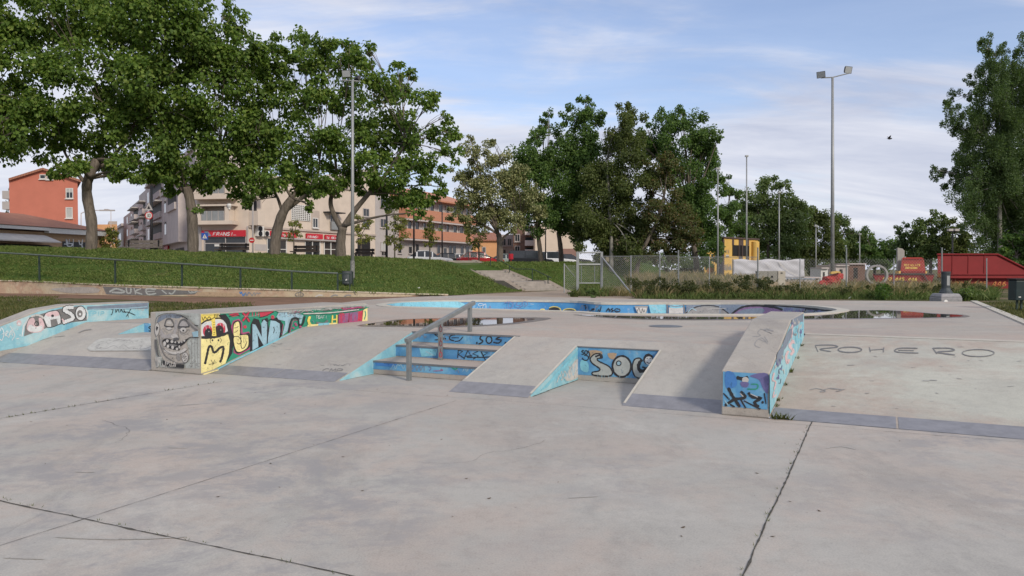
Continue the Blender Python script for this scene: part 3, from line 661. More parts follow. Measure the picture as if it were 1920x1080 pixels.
mb = MB(); hp = [atd(879, 472, 43.6), atd(919, 481.5, 42.4), atd(945, 492, 41.4), atd(966, 504.5, 40.4), atd(999, 504.5, 39.6), atd(1027.5, 518, 38.6), atd(1034, 521, 38.4)]
mb.tube(hp, .022, 6); mb.build('handrail', M_green, hr)
for px, yt, yb, d in ((879, 472, 505, 43.5), (919.5, 481, 507, 42.3), (955.5, 498, 524, 41), (998, 504, 527, 39.6), (1027.5, 518, 543, 38.6)):
    mb = MB(); mb.tube([atd(px, yb, d), atd(px, yt, d)], .024, 6); mb.build('post', M_green, hr)
# ------------------------------------------------------------------ graffiti (paint lies on each wall)
class P2(Paint):
    """Paint with a crop transform (ox, oy, scale) and an optional surface function"""
    def __init__(s, P, N, tf=(0, 0, 1), surf=None, off=.003, step=.00012):
        Paint.__init__(s, P, N, off, step); s.tf = tf; s.surf = surf
    def put(s, pts, c):
        ox, oy, k = s.tf; q = []
        for x, y in pts:
            px, py = ox+x/k, oy+y/k
            q.append((s.surf(px, py) if s.surf else onp(px, py, s.P, s.N))+s.N*s.h)
        s.mb.poly(q, paint_mat(c))
    def fill(s, pts, c, smooth=False):
        if not s.surf: return Paint.fill(s, pts, c, smooth)
        s.h += s.step; q = smooth_loop(pts, 4) if smooth else list(pts); x0 = min(a[0] for a in q); x1 = max(a[0] for a in q); n = max(2, int((x1-x0)/12)); xs = [x0+(x1-x0)*i/n for i in range(n+1)]
        def span(x):
            x = min(max(x, x0+1e-3), x1-1e-3); ys = [a[1]+(b[1]-a[1])*(x-a[0])/(b[0]-a[0]) for a, b in zip(q, q[1:]+q[:1]) if (a[0] > x) != (b[0] > x)]
            return (min(ys), max(ys)) if ys else (0, 0)
        sp = [span(x) for x in xs]
        for i in range(n): s.put([(xs[i], sp[i][0]), (xs[i+1], sp[i+1][0]), (xs[i+1], sp[i+1][1]), (xs[i], sp[i][1])], c)
    def ring(s, x, y, rx, ry, w, c, a0=0, a1=6.2832, n=22):
        s.line([(x+rx*math.cos(a0+(a1-a0)*i/n), y+ry*math.sin(a0+(a1-a0)*i/n)) for i in range(n+1)], w, c, smooth=False, taper=1)
    def loop(s, pts, w, c):
        q = smooth_loop(pts, 4); s.line(q+[q[0]], w, c, smooth=False, taper=1)
gr = random.Random(5)
def scrib(p, x0, y0, x1, y1, w, c, n=10):
    """a quick hand-style scrawl inside a rectangle"""
    pts = []
    for i in range(n):
        pts.append((x0+(x1-x0)*(i+.3*gr.random())/n, gr.uniform(y0, y1) if i % 2 else (y0 if gr.random() < .5 else y1)))
    p.line(pts, w, c)
# --- ledge front: grey face
p = P2(U(-9.8, 8.18, .4), NV, (285, 575, 8))
p.fill([(58, 88), (718, 100), (718, 930), (60, 905)], 'sg')
for i in range(46):
    x, y = gr.uniform(560, 705), gr.uniform(480, 910); p.line([(x, y), (x+gr.uniform(-4, 4), y+gr.uniform(8, 20))], 7, 'fk')
for x in (600, 650, 690): p.line([(x, 470), (x-4, 700), (x+3, 915)], 5, 'gy')
for i in range(26): p.line([(100+i*18, 120+gr.uniform(-6, 8)+abs(i-11)*2.6), (108+i*18, 96+gr.uniform(-4, 6)+abs(i-11)*2.6)], 8, 'dg')
p.fill([(72, 250), (100, 160), (200, 112), (330, 106), (450, 130), (560, 190), (640, 260), (715, 330), (715, 455), (600, 455), (530, 520), (548, 620), (565, 760), (520, 835), (420, 875), (300, 850), (190, 800), (130, 700), (100, 520), (72, 430)], 'sk', True)
p.fill([(90, 240), (110, 160), (200, 118), (330, 110), (460, 140), (400, 175), (250, 165), (150, 210)], 'gb', True)
for i in range(30): x = gr.uniform(140, 470); p.line([(x, gr.uniform(112, 150)), (x+gr.uniform(-10, 10), gr.uniform(125, 175))], 6, 'dg')
p.fill([(60, 280), (95, 240), (128, 300), (112, 400), (78, 440), (56, 380)], 'lg', True); p.fill([(78, 290), (108, 308), (84, 372), (72, 330)], 'k'); p.loop([(60, 280), (95, 240), (128, 300), (112, 400), (78, 440), (56, 380)], 8, 'fk')
p.fill([(150, 330), (210, 420), (300, 400), (320, 460), (200, 470), (140, 440)], 'fl', True)
p.fill([(200, 250), (230, 180), (290, 170), (335, 220), (340, 300), (270, 320), (205, 300)], 'dg', True); p.fill([(218, 262), (240, 205), (290, 200), (322, 240), (325, 288), (222, 292)], 'sk', True); p.fill([(235, 240), (285, 212), (310, 240), (290, 262)], 'lg', True)
p.line([(195, 280), (260, 296), (340, 298)], 12, 'k'); p.dot(268, 326, 44, 20, 'lg'); p.line([(215, 320), (260, 350), (320, 335)], 8, 'fk'); p.line([(190, 310), (200, 360), (250, 385)], 6, 'gy')
p.fill([(408, 330), (418, 230), (460, 185), (520, 190), (560, 250), (570, 300)], 'dg', True); p.fill([(432, 292), (445, 235), (490, 208), (535, 240), (550, 290)], 'fl', True)
p.line([(410, 300), (490, 298), (575, 304)], 12, 'k'); p.dot(482, 345, 46, 32, 'lg'); p.dot(484, 356, 15, 14, 'k'); p.line([(425, 340), (450, 385), (510, 392), (560, 330)], 9, 'fk'); p.line([(425, 380), (480, 420), (560, 390), (580, 330)], 6, 'gy')
p.line([(378, 200), (372, 320), (350, 420)], 44, 'fl'); p.line([(345, 250), (350, 330), (310, 400)], 7, 'gy'); p.fill([(300, 445), (330, 410), (390, 420), (420, 450), (410, 480), (320, 470)], 'lg', True); p.dot(378, 484, 46, 24, 'dg'); p.line([(410, 330), (405, 430), (425, 470)], 10, 'fk')
p.line([(120, 420), (135, 560), (200, 720), (300, 800), (420, 850), (540, 820), (570, 730)], 16, 'fk'); p.line([(165, 470), (150, 560), (240, 680), (370, 715)], 26, 'gy')
p.fill([(172, 505), (230, 476), (330, 498), (430, 526), (550, 478), (510, 545), (440, 600), (425, 650), (330, 640), (230, 605), (185, 570)], 'k', True); p.fill([(250, 560), (330, 560), (400, 580), (330, 600)], 'fk', True)
for x, y, a, b in ((245, 512, 22, 24), (315, 522, 22, 22), (365, 532, 14, 15), (420, 532, 15, 19), (460, 527, 15, 15), (500, 510, 15, 14), (205, 552, 22, 36), (256, 592, 20, 24), (325, 608, 20, 28), (392, 632, 20, 20), (428, 602, 15, 25)): p.dot(x, y, a, b, 'lg')
p.line([(200, 650), (300, 690), (400, 690), (480, 660), (530, 630)], 40, 'lg'); p.line([(180, 620), (280, 700), (390, 716), (480, 690), (548, 640)], 9, 'fk')
p.dot(512, 760, 46, 74, 'lg', 16); p.ring(512, 760, 48, 76, 8, 'fk')
for i in range(20): a = gr.uniform(0, 6.28); q = gr.random()**.5; p.dot(512+34*q*math.cos(a), 760+60*q*math.sin(a), 5, 7, 'k', 6)
p.fill([(390, 700), (440, 710), (440, 800), (400, 790)], 'gy', True); p.dot(325, 770, 9, 12, 'fk', 8); p.line([(380, 700), (384, 850)], 4, 'gy')
p.fill([(155, 790), (300, 855), (505, 866), (500, 920), (300, 905), (165, 870)], 'k'); p.fill([(56, 490), (90, 490), (120, 720), (150, 780), (90, 720), (60, 600)], 'dg')
for i in range(7): scrib(p, 70+i*12, 750, 110+i*12, 890, 7, gr.choice(['lg', 'sg', 'gy']), 5)
for i in range(6): scrib(p, 170+i*35, 810, 215+i*38, 900, 6, 'lg', 5)
p.line([(450, 128), (560, 190), (640, 268), (718, 285)], 14, 'k'); p.line([(540, 225), (620, 300), (718, 385)], 15, 'fk'); p.line([(560, 190), (640, 280), (718, 340)], 26, 'gy'); p.line([(540, 490), (600, 456), (718, 468)], 11, 'k'); p.line([(70, 240), (100, 150), (200, 106), (330, 98), (450, 126)], 9, 'dg')
p.fill([(620, 380), (715, 360), (715, 450), (640, 450)], 'lb')
p.build(bodyL)
# --- ledge long side: yellow head, hand, letters
p = P2(U(-9.22, 9, .4), NU, (285, 575, 8))
p.tf = (0, 0, 1)
p.fill([(377, 589.5), (686.5, 573), (686.5, 603.5), (575, 611.5), (560, 616), (500, 643), (432, 676), (410, 689), (377, 700)], 'g')
p.tf = (285, 575, 8)
p.fill([(734, 110), (1010, 95), (1110, 300), (1165, 500), (1150, 700), (1100, 850), (900, 950), (734, 1000)], 'ly'); p.fill([(734, 112), (1000, 98), (960, 190), (734, 250)], 'y')
p.fill([(1000, 125), (1100, 110), (1160, 190), (1215, 380), (1226, 520), (1200, 700), (1115, 842), (1152, 690), (1166, 520), (1130, 380), (1090, 280)], 'k')
p.fill([(738, 270), (800, 228), (884, 214), (906, 300), (884, 450), (738, 440)], 'w'); p.dot(832, 368, 72, 92, 'r', 16); p.dot(842, 402, 58, 80, 'k', 16)
p.fill([(945, 190), (1060, 196), (1112, 260), (1138, 370), (1090, 430), (955, 430)], 'w'); p.dot(1024, 338, 76, 98, 'r', 16); p.dot(1006, 362, 66, 84, 'k', 16); p.dot(850, 372, 6, 9, 'lg', 8); p.dot(1030, 350, 5, 8, 'lg', 8)
for x, y in ((960, 250), (1010, 240), (1060, 270), (800, 300), (850, 280)): p.line([(x, y-20), (x+14, y+40)], 9, 'w')
p.line([(736, 462), (880, 458), (1000, 438), (1170, 380)], 44, 'k'); p.line([(736, 262), (800, 214), (890, 192)], 22, 'k'); p.line([(940, 176), (1050, 180), (1120, 250)], 20, 'k')
p.fill([(888, 180), (938, 180), (962, 440), (904, 440)], 'y')
for y in (235, 270, 310, 350, 390, 415): p.line([(912, y), (945, y-3)], 8, 'k')
for x in (903, 993): p.dot(x, 503, 13, 16, 'k', 8)
p.line([(880, 470), (868, 510), (882, 550)], 7, 'k'); p.line([(1022, 470), (1036, 505), (1020, 540)], 7, 'k')
p.line([(790, 862), (820, 730), (850, 605), (890, 600), (918, 680), (960, 672), (1010, 620), (1068, 612), (1045, 760), (1015, 835)], 34, 'k', taper=1)
p.line([(880, 795), (920, 865)], 9, 'k'); p.line([(938, 795), (900, 880)], 9, 'k'); p.line([(850, 868), (970, 838)], 9, 'k')
p.line([(745, 150), (765, 205), (790, 150), (820, 190), (850, 150), (890, 185), (940, 150)], 9, 'k')
for i in range(5): p.line([(930+i*22, 110), (940+i*22, 170)], 10, 'k')
p.fill([(1180, 300), (1210, 210), (1300, 180), (1350, 240), (1352, 390), (1450, 372), (1490, 470), (1490, 620), (1300, 730), (1215, 690), (1228, 520)], 'm'); p.fill([(1205, 300), (1225, 230), (1290, 205), (1332, 260), (1336, 410), (1450, 395), (1470, 470), (1465, 600), (1330, 690), (1250, 690), (1212, 560)], 'k', True)
p.fill([(1222, 280), (1260, 232), (1302, 245), (1308, 430), (1225, 440)], 'ly', True); p.fill([(1222, 470), (1270, 440), (1330, 430), (1420, 425), (1440, 480), (1430, 600), (1340, 668), (1270, 668), (1232, 580)], 'ly', True)
p.line([(1225, 320), (1270, 312), (1290, 290)], 8, 'k'); p.line([(1225, 382), (1250, 380), (1285, 350)], 8, 'k'); p.line([(1220, 450), (1290, 450), (1335, 520), (1300, 560), (1265, 540)], 11, 'k'); p.line([(1325, 440), (1335, 610), (1380, 610), (1420, 520)], 11, 'k'); p.line([(1375, 430), (1370, 540)], 8, 'k'); p.line([(1405, 430), (1400, 520)], 8, 'k')
p.tf = (440, 560, 7.385)
p.dot(138, 390, 24, 24, 'r')
for q in ([(105, 195), (150, 240), (200, 320)], [(195, 180), (150, 250), (105, 310)]): p.line(q, 40, 'k'); p.line(q, 26, 'r')
for x in (240, 285, 320): p.line([(x, 185), (x, 245)], 16, 'r')
p.fill([(-90, 215), (40, 190), (60, 235), (-40, 250)], 'r'); p.line([(-90, 250), (0, 225), (70, 240)], 10, 'k'); p.fill([(335, 185), (535, 170), (450, 240), (350, 255)], 'r'); p.line([(330, 260), (420, 240), (540, 180)], 10, 'k'); p.line([(90, 240), (250, 240), (340, 210)], 4, 'p'); p.dot(520, 255, 24, 26, 'r')
p.fill([(205, 730), (215, 360), (260, 270), (330, 290), (370, 420), (370, 290), (450, 265), (470, 420), (500, 290), (600, 250), (660, 350), (650, 500), (600, 580), (450, 640)], 'k')
p.fill([(240, 715), (240, 350), (282, 360), (370, 530), (362, 340), (400, 290), (444, 330), (436, 622), (396, 650), (310, 500), (322, 668)], 'lb'); p.fill([(446, 618), (490, 300), (560, 310), (618, 345), (625, 450), (604, 555), (530, 600)], 'lb')
p.line([(458, 290), (450, 450), (446, 625)], 13, 'k'); p.line([(470, 300), (500, 285), (570, 300), (625, 350), (636, 440), (610, 560)], 12, 'k'); p.line([(530, 390), (542, 430), (530, 480)], 11, 'k'); p.line([(330, 560), (340, 650)], 12, 'k'); p.line([(300, 480), (380, 640)], 10, 'k')
p.fill([(572, 250), (600, 195), (680, 175), (820, 165), (900, 215), (945, 230), (930, 275), (860, 270), (768, 292), (722, 455), (650, 515), (692, 350), (690, 310), (600, 290)], 'lb', False)
for i in range(60): x = gr.uniform(585, 910); p.dot(x, gr.uniform(168, 250)-(x-700)*.02, gr.uniform(3, 10), gr.uniform(3, 8), gr.choice(['gb', 'gb', 'gy', 'lg']), 6)
p.line([(735, 470), (780, 288), (870, 280), (888, 372), (930, 350), (962, 240)], 26, 'k'); p.line([(752, 470), (798, 310), (855, 300)], 9, 'm'); p.fill([(880, 290), (925, 275), (912, 340), (890, 350)], 'lb')
for x, y in ((830, 345), (800, 405), (842, 365), (900, 388)): p.dot(x, y, 18, 15, 'm', 8)
p.line([(640, 380), (622, 510)], 16, 'k'); p.line([(660, 350), (640, 500)], 12, 'm')
p.line([(1032, 245), (1012, 310), (1050, 372), (1130, 368)], 34, 'y'); p.line([(1120, 330), (1220, 345), (1280, 300)], 30, 'fk'); p.fill([(990, 392), (1000, 360), (1400, 330), (1420, 350), (1400, 368)], 'ly'); p.fill([(1140, 380), (1150, 340), (1300, 330), (1300, 366)], 'c')
for q in ([(1345, 230), (1335, 350)], [(1402, 225), (1402, 340)], [(1345, 290), (1400, 285)]): p.line(q, 26, 'y')
p.line([(1068, 300), (1085, 330)], 10, 'gb'); p.text('TGAFI', 1110, 275, 42, 26, 6, 'w', .1)
p.fill([(1425, 215), (1760, 168), (1750, 316), (1425, 350)], 'm'); p.fill([(1700, 178), (1764, 160), (1752, 300), (1690, 310)], 'r')
for i in range(9): scrib(p, 1440+i*28, 205-i*3, 1475+i*28, 335-i*4, 9, gr.choice(['pp', 'r', 'p', 'dr', 'pp']), 5)
p.fill([(1768, 158), (1826, 120), (1826, 310), (1752, 318)], 'ly'); p.line([(1790, 170), (1800, 220), (1780, 290)], 14, 'g'); p.dot(1795, 120, 26, 20, 'g')
p.fill([(560, 172), (900, 140), (1828, 78), (1828, 100), (1500, 130), (1000, 172), (600, 190)], 'sg')
for i in range(90):
    x = gr.uniform(700, 1780); y0 = 172-(x-900)*.072; c = gr.choice(['g', 'gy', 'm', 'sg', 'fk', 'g', 'lg'] if x < 1450 else ['r', 'm', 'm', 'sg', 'g']); p.line([(x, y0+gr.uniform(-14, 30)), (x+gr.uniform(25, 75), y0+gr.uniform(-20, 26))], gr.uniform(5, 13), c)
p.line([(930, 208), (1300, 194), (1700, 150)], 16, 'lg'); p.line([(1480, 150), (1740, 112)], 26, 'm')
p.tf = (0, 0, 1); p.line([(405, 692), (440, 674), (500, 645), (545, 624), (572, 612.5)], 2.6, 'c', False); p.line([(407, 693), (378, 702)], 3, 'ly', False); p.line([(377.5, 589.6), (500, 583), (600, 577.6), (686, 573.2)], 1.1, 'gy', False)
p.build(bodyL)
# --- stairs
def on_riser(v, tf): return P2(U(-6, v, .3), NV, tf, None, .004, .00012)
T3 = (620, 540, 5.047)
p = on_riser(10.476, T3)
p.line([(1080, 440), (985, 438), (1050, 470), (1090, 480), (985, 492)], 10, 'k'); p.ring(1100, 472, 26, 26, 9, 'gb'); p.line([(1180, 440), (1135, 452), (1130, 485), (1170, 500)], 11, 'k'); p.line([(1145, 470), (1215, 470)], 9, 'k'); p.line([(1175, 505), (1220, 497), (1255, 460)], 9, 'k')
p.line([(1485, 447), (1432, 450), (1415, 480), (1440, 500), (1425, 520), (1400, 528)], 13, 'k'); p.ring(1500, 490, 27, 33, 12, 'k'); p.line([(1545, 448), (1610, 455), (1565, 482), (1615, 492), (1590, 520), (1540, 512)], 12, 'k'); p.dot(1385, 520, 8, 11, 'k'); p.dot(1655, 520, 8, 11, 'k'); scrib(p, 835, 440, 920, 470, 9, 'gb', 6)
p.build(st)
p = on_riser(9.996, T3)
p.fill([(840, 570), (1010, 580), (1000, 640), (860, 650)], 'c'); p.line([(900, 600), (980, 640)], 14, 'lb')
for q in ([(1210, 578), (1203, 662)], [(1205, 585), (1250, 600), (1210, 628), (1270, 668)], [(1262, 672), (1300, 588), (1335, 655)], [(1275, 645), (1340, 640)], [(1395, 598), (1345, 622), (1400, 642), (1350, 672)], [(1470, 690), (1425, 602), (1490, 612), (1440, 640)], [(1290, 655), (1450, 655), (1520, 650)]): p.line(q, 12, 'k', smooth=False)
p.build(st)
p = on_riser(9.396, T3)
p.fill([(420, 700), (640, 715), (600, 745), (430, 735)], 'b'); p.line([(770, 775), (800, 730), (815, 780), (842, 735), (852, 782), (880, 730), (888, 782)], 7, 'gb'); p.line([(925, 745), (950, 755), (935, 785)], 7, 'v'); p.line([(970, 785), (1060, 780), (1040, 765)], 6, 'm'); p.line([(1140, 745), (1180, 770), (1200, 750)], 12, 'g'); p.line([(1180, 790), (1200, 770), (1215, 805)], 6, 'gb'); scrib(p, 560, 725, 720, 770, 6, 'lb', 9); scrib(p, 1250, 750, 1380, 790, 6, 'lb', 7)
p.build(st)
p = P2(U(-6.05, 9.9, .4), NV, T3, None, .002, .00012)
for y, c in ((390, 'dr'), (525, 'dr'), (630, 'r')): p.ring(1042, y, 12, 24, 6, c); p.line([(1042, y-60), (1040, y-26)], 7, 'dr')
p.build(rail_mid)
# --- gap wall
p = P2(U(-3.3, 10.195, .2), NV, (840, 540, 4.571))
p.fill([(1215, 535), (1320, 545), (1300, 600), (1220, 590)], 'tan', True); p.fill([(1370, 560), (1445, 560), (1420, 610), (1385, 600)], 'tan', True); p.fill([(1140, 620), (1200, 640), (1200, 720), (1140, 700)], 'c', True)
S = [(1220, 605), (1258, 566), (1308, 566), (1322, 598), (1282, 604), (1292, 628), (1380, 672), (1410, 730), (1372, 755), (1250, 746), (1240, 722), (1290, 712), (1300, 690), (1238, 645)]
p.fill(S, 'sg', True); p.loop(S, 12, 'k'); p.line([(1262, 590), (1300, 576), (1312, 596)], 16, 'k')
p.dot(1490, 672, 80, 90, 'sg', 20); p.ring(1490, 672, 80, 90, 17, 'k'); p.dot(1464, 645, 20, 20, 'lb'); p.ring(1464, 645, 20, 20, 9, 'k')
C_ = [(1650, 603), (1600, 612), (1580, 680), (1600, 752), (1650, 770), (1690, 720), (1640, 690), (1650, 640)]
p.fill(C_, 'sg', True); p.loop(C_, 12, 'k'); p.line([(1665, 612), (1632, 660), (1650, 715), (1700, 695)], 26, 'k')
p.dot(1716, 612, 42, 46, 'k', 14); p.dot(1722, 622, 34, 36, 'w', 14); p.line([(1690, 580), (1720, 568), (1755, 590)], 14, 'k'); p.line([(1700, 605), (1715, 600)], 7, 'k'); p.line([(1728, 600), (1745, 605)], 7, 'k'); p.line([(1705, 635), (1725, 645), (1742, 632)], 7, 'k'); p.line([(1665, 675), (1700, 685), (1735, 665)], 14, 'k')
p.text('SO', 1146, 570, 36, 22, 8, 'k'); p.line([(1200, 535), (1216, 570), (1205, 605)], 9, 'k'); p.ring(1180, 598, 26, 22, 9, 'k', -2, 3.2)
for i in range(14): x = gr.uniform(1150, 1700); p.line([(x, 745+(x-1150)*.02), (x+gr.uniform(-6, 6), 765+(x-1150)*.03)], 4, 'lb')
p.build(rampC)
p = P2(U(-3.893, 9.5, .2), NU, (840, 540, 4.571)); p.fill([(780, 890), (1120, 525), (1120, 560), (980, 700), (850, 850)], 'c'); p.fill([(1000, 790), (1060, 660), (1115, 610), (1115, 760)], 'lg', True)
for i in range(7): scrib(p, 930+i*20, 740-i*14, 1000+i*17, 810-i*10, 6, gr.choice(['c', 'lb', 'lg']), 5)
p.build(rampC)
# --- block on the right
p = P2(U(-1.28, 8.426, .2), NV, (1140, 540, 4.06))
p.fill([(1080, 668), (1216, 652), (1216, 800), (1180, 765), (1150, 700)], 'v', True); p.fill([(895, 640), (960, 650), (980, 740), (900, 760)], 'b', True)
p.line([(978, 680), (1030, 692), (1068, 678)], 26, 'k'); p.dot(1046, 700, 26, 24, 'lg'); p.fill([(1010, 715), (1070, 720), (1060, 755), (1020, 750)], 'v', True); p.line([(1060, 768), (1130, 768), (1138, 735), (1088, 732)], 10, 'g')
for q, w_ in (([(878, 800), (925, 850)], 16), ([(915, 758), (950, 825), (1005, 905)], 24), ([(890, 895), (960, 850), (1045, 832), (1010, 786)], 22), ([(930, 885), (965, 906)], 18), ([(1012, 850), (1050, 915)], 16), ([(1068, 795), (1100, 830), (1165, 838), (1115, 872), (1150, 905)], 22), ([(1035, 858), (1160, 922)], 16), ([(1190, 800), (1204, 882)], 14)): p.line(q, w_, 'k')
p.dot(1178, 870, 9, 11, 'k'); p.line([(1005, 800), (1030, 826)], 10, 'lg'); p.line([(1085, 805), (1140, 830)], 8, 'lg'); p.line([(885, 850), (915, 890)], 12, 'lb'); p.line([(1000, 870), (1020, 905)], 8, 'b')
p.build(ledR)
p = P2(U(-1.026, 10, .4), NU, (1400, 580, 5.1417))
p.fill([(432, 100), (545, 40), (545, 130), (470, 160), (430, 180)], 'gb'); p.fill([(350, 320), (420, 180), (430, 260), (360, 390)], 'gb', True); p.fill([(290, 440), (350, 350), (350, 440), (300, 560)], 'gb', True); p.fill([(470, 180), (540, 120), (538, 250), (480, 330)], 'c', True)
for q, w_ in (([(455, 300), (412, 350), (448, 400), (420, 440)], 26), ([(402, 400), (378, 450), (390, 520), (408, 480)], 22), ([(262, 610), (248, 680), (276, 700), (262, 780)], 15), ([(262, 790), (252, 850), (280, 820)], 12), ([(430, 290), (460, 330)], 18)): p.line(q, w_, 'p')
for x, y in ((440, 150), (460, 120), (500, 110), (520, 160), (490, 200), (470, 230), (440, 220), (310, 600), (330, 560), (350, 600), (300, 650), (320, 690), (510, 240), (525, 210), (290, 520), (345, 470), (320, 500), (275, 560)): scrib(p, x-14, y-22, x+14, y+24, 5, gr.choice(['gb', 'gy', 'v', 'lg', 'gb']), 5)
p.line([(500, 110), (498, 280)], 9, 'lg'); p.line([(418, 190), (440, 150), (430, 280)], 9, 'p'); p.line([(222, 620), (222, 1000)], 14, 'c', False); p.line([(250, 960), (300, 880)], 9, 'lg')
p.build(ledR)
nrm = (U(0, 10.62, .925)-U(0, 8.43, .49)).cross(NU)
p = P2(U(-1.28, 8.43, .49), nrm, (1140, 540, 4.06), None, .002, .00012)
for q in ([(1160, 455), (1120, 440), (1125, 410), (1170, 380), (1215, 425)], [(1150, 390), (1215, 415), (1190, 370)], [(1100, 370), (1160, 365), (1140, 340), (1165, 310)], [(1165, 312), (1250, 350), (1185, 315), (1260, 330), (1205, 308)]): p.line(q, 5, 'gy')
p.build(bodyR)
# --- left wall
p = P2(U(-13.866, 9, .6), NU, (0, 560, 6.39))
p.fill([(285, 452), (300, 330), (350, 225), (520, 175), (720, 120), (960, 85), (1030, 130), (1040, 262), (890, 280), (760, 302), (560, 350), (430, 398)], 'fk')
p.line([(262, 455), (282, 330), (345, 225)], 18, 'w', False)
p.fill([(318, 345), (345, 255), (405, 232), (432, 320), (470, 318), (462, 235), (500, 240), (532, 320), (505, 385), (430, 408), (350, 395)], 'p', True); p.fill([(330, 350), (360, 310), (430, 340), (500, 320), (500, 375), (430, 398), (350, 385)], 'w', True); p.ring(436, 300, 22, 26, 10, 'k')
p.fill([(572, 345), (520, 230), (560, 165), (680, 142), (722, 210), (724, 295), (695, 308), (676, 240), (602, 252), (612, 335)], 'w'); p.fill([(540, 195), (570, 168), (680, 150), (705, 200), (600, 215)], 'p', True); p.dot(628, 205, 18, 16, 'k'); p.loop([(572, 345), (520, 230), (560, 165), (680, 142), (722, 210), (724, 295)], 8, 'k')
p.line([(880, 105), (800, 108), (768, 140), (850, 185), (875, 235), (800, 270), (745, 290)], 58, 'k'); p.line([(880, 105), (800, 108), (772, 140), (850, 185), (872, 235), (800, 268), (750, 288)], 42, 'w'); p.line([(740, 240), (770, 280)], 26, 'p')
p.dot(965, 176, 70, 92, 'k', 18); p.dot(965, 176, 60, 82, 'w', 18); p.dot(955, 180, 34, 44, 'fk', 14); p.dot(957, 186, 13, 15, 'w'); p.line([(1025, 120), (1050, 190), (1040, 250)], 14, 'w'); p.line([(370, 215), (440, 195), (500, 215), (520, 240)], 22, 'lg'); p.dot(225, 290, 30, 34, 'p'); p.dot(228, 300, 18, 16, 'w')
for q in ([(-30, 470), (0, 380), (20, 350), (45, 420), (20, 500), (-5, 480)], [(5, 430), (55, 410)], [(60, 450), (75, 390), (95, 400), (70, 430), (90, 455)], [(100, 470), (130, 380), (150, 450)], [(110, 430), (150, 420)], [(120, 330), (160, 400), (175, 440), (140, 500)]): p.line(q, 9, 'w')
for q in ([(200, 370), (212, 360)], [(195, 480), (225, 475)], [(230, 440), (245, 435)]): p.line(q, 16, 'w')
p.text('EPIP', 1060, 205, 52, 38, 9, 'c', .2); p.text('HAS', 1630, 140, 50, 26, 7, 'lg', .15)
for q in ([(1310, 95), (1350, 120), (1340, 180), (1325, 195)], [(1330, 130), (1380, 120), (1385, 165), (1410, 125), (1425, 165)], [(1440, 160), (1450, 125), (1470, 160), (1500, 150)], [(1480, 90), (1490, 160), (1530, 160), (1620, 198)], [(1578, 85), (1560, 130), (1510, 215)], [(1530, 180), (1535, 225)]): p.line(q, 9, 'k')
p.fill([(1040, 95), (1770, 48), (1770, 120), (1040, 130)], 'gb'); p.line([(1060, 128), (1500, 116), (1760, 96)], 10, 'lb')
p.build(wallL)
# --- pocket in left ramp + marks on ramps
p = P2(U(0, LC(-10.9)-.004, .4), NV, (0, 0, 1)); p.P = FLv(-10.33, LC(-10.33))+e; nn_ = (FLv(-10.33, LC(-10.33))-FLv(u0, LC(u0))).cross(Vector((0, 0, 1))); p.N = nn_.normalized() if nn_.dot(p.P) < 0 else -nn_.normalized()
p.text('SO', 279, 621, 9, 5, 2, 'k'); p.build(bw)
def on_ramp(a, b, c, tf):
    n = (b-a).cross(c-a).normalized(); n = n if n.z > 0 else -n
    return P2(a, n, tf, None, .003, .00012)
p = on_ramp(LP(u0, 0), LP(-10.33, f0), LP(u0, f0), (0, 560, 6.39)); p.h = .012
p.fill([(1040, 600), (1160, 500), (1260, 480), (1850, 470), (1850, 630), (1080, 632)], 'rp')
for q in ([(1160, 600), (1200, 550), (1150, 590), (1250, 610), (1360, 570), (1420, 600)], [(1430, 600), (1480, 560), (1560, 610), (1630, 600)], [(1700, 570), (1680, 610), (1760, 600), (1850, 560)], [(1300, 545), (1440, 490)], [(1400, 500), (1560, 510), (1600, 540)]): p.line(q, 6, 'gy')
p.build(rampA)
p = on_ramp(LP(-13.8, 0), LP(-12, 0), LP(-13.8, 1), (0, 560, 6.39))
for q in ([(470, 505), (560, 480), (620, 465)], [(610, 420), (700, 410)], [(940, 405), (1020, 375), (1100, 365)], [(650, 460), (780, 445)], [(220, 555), (260, 545)], [(730, 370), (830, 372)]): p.line(q, 7, 'gy')
p.build(rampA)
p = on_ramp(U(-9.22, 8.36), U(-6.93, 8.5), U(-9.22, 10.42, H), (280, 540, 4.571))
p.text('ATENEA', 1330, 660, 26, 38, 5, 'gy', .4, .02); p.text('LINUSH', 1470, 665, 32, 34, 6, 'fk', .3, .02); p.text('CMP', 1480, 725, 32, 48, 7, 'fk', .35, .02)
for i in range(14): x, y = gr.uniform(1000, 1600), gr.uniform(430, 670); p.line([(x, y), (x+gr.uniform(15, 60), y+gr.uniform(-8, 8))], 4, 'gy')
p.build(rampB)
p = on_ramp(U(-1.03, 8.47), U(2.66, 8.44), U(-1.03, 12.88, H), (1440, 540, 3.6))
for q in ([(318, 388), (338, 432)], [(322, 388), (430, 386), (468, 400), (350, 414), (425, 430)], [(684, 400), (692, 434)], [(690, 420), (780, 414)], [(782, 402), (778, 436)], [(1010, 408), (885, 408), (866, 432), (1015, 440)], [(880, 421), (985, 424)], [(1112, 405), (1142, 446)], [(1115, 407), (1225, 408), (1255, 424), (1140, 434), (1262, 453)]): p.line(q, 8, 'fk')
p.ring(553, 418, 80, 18, 8, 'fk'); p.ring(1420, 440, 108, 24, 5.5, 'fk'); p.line([(280, 690), (330, 680), (390, 698), (350, 702), (420, 678), (500, 690), (460, 700), (520, 684)], 4, 'gy')
for i in range(26): x, y = gr.uniform(250, 1700), gr.uniform(330, 820); p.line([(x, y), (x+gr.uniform(8, 50), y+gr.uniform(-4, 6))], gr.uniform(2, 5), gr.choice(['gy', 'sk']))
p.build(rampE)
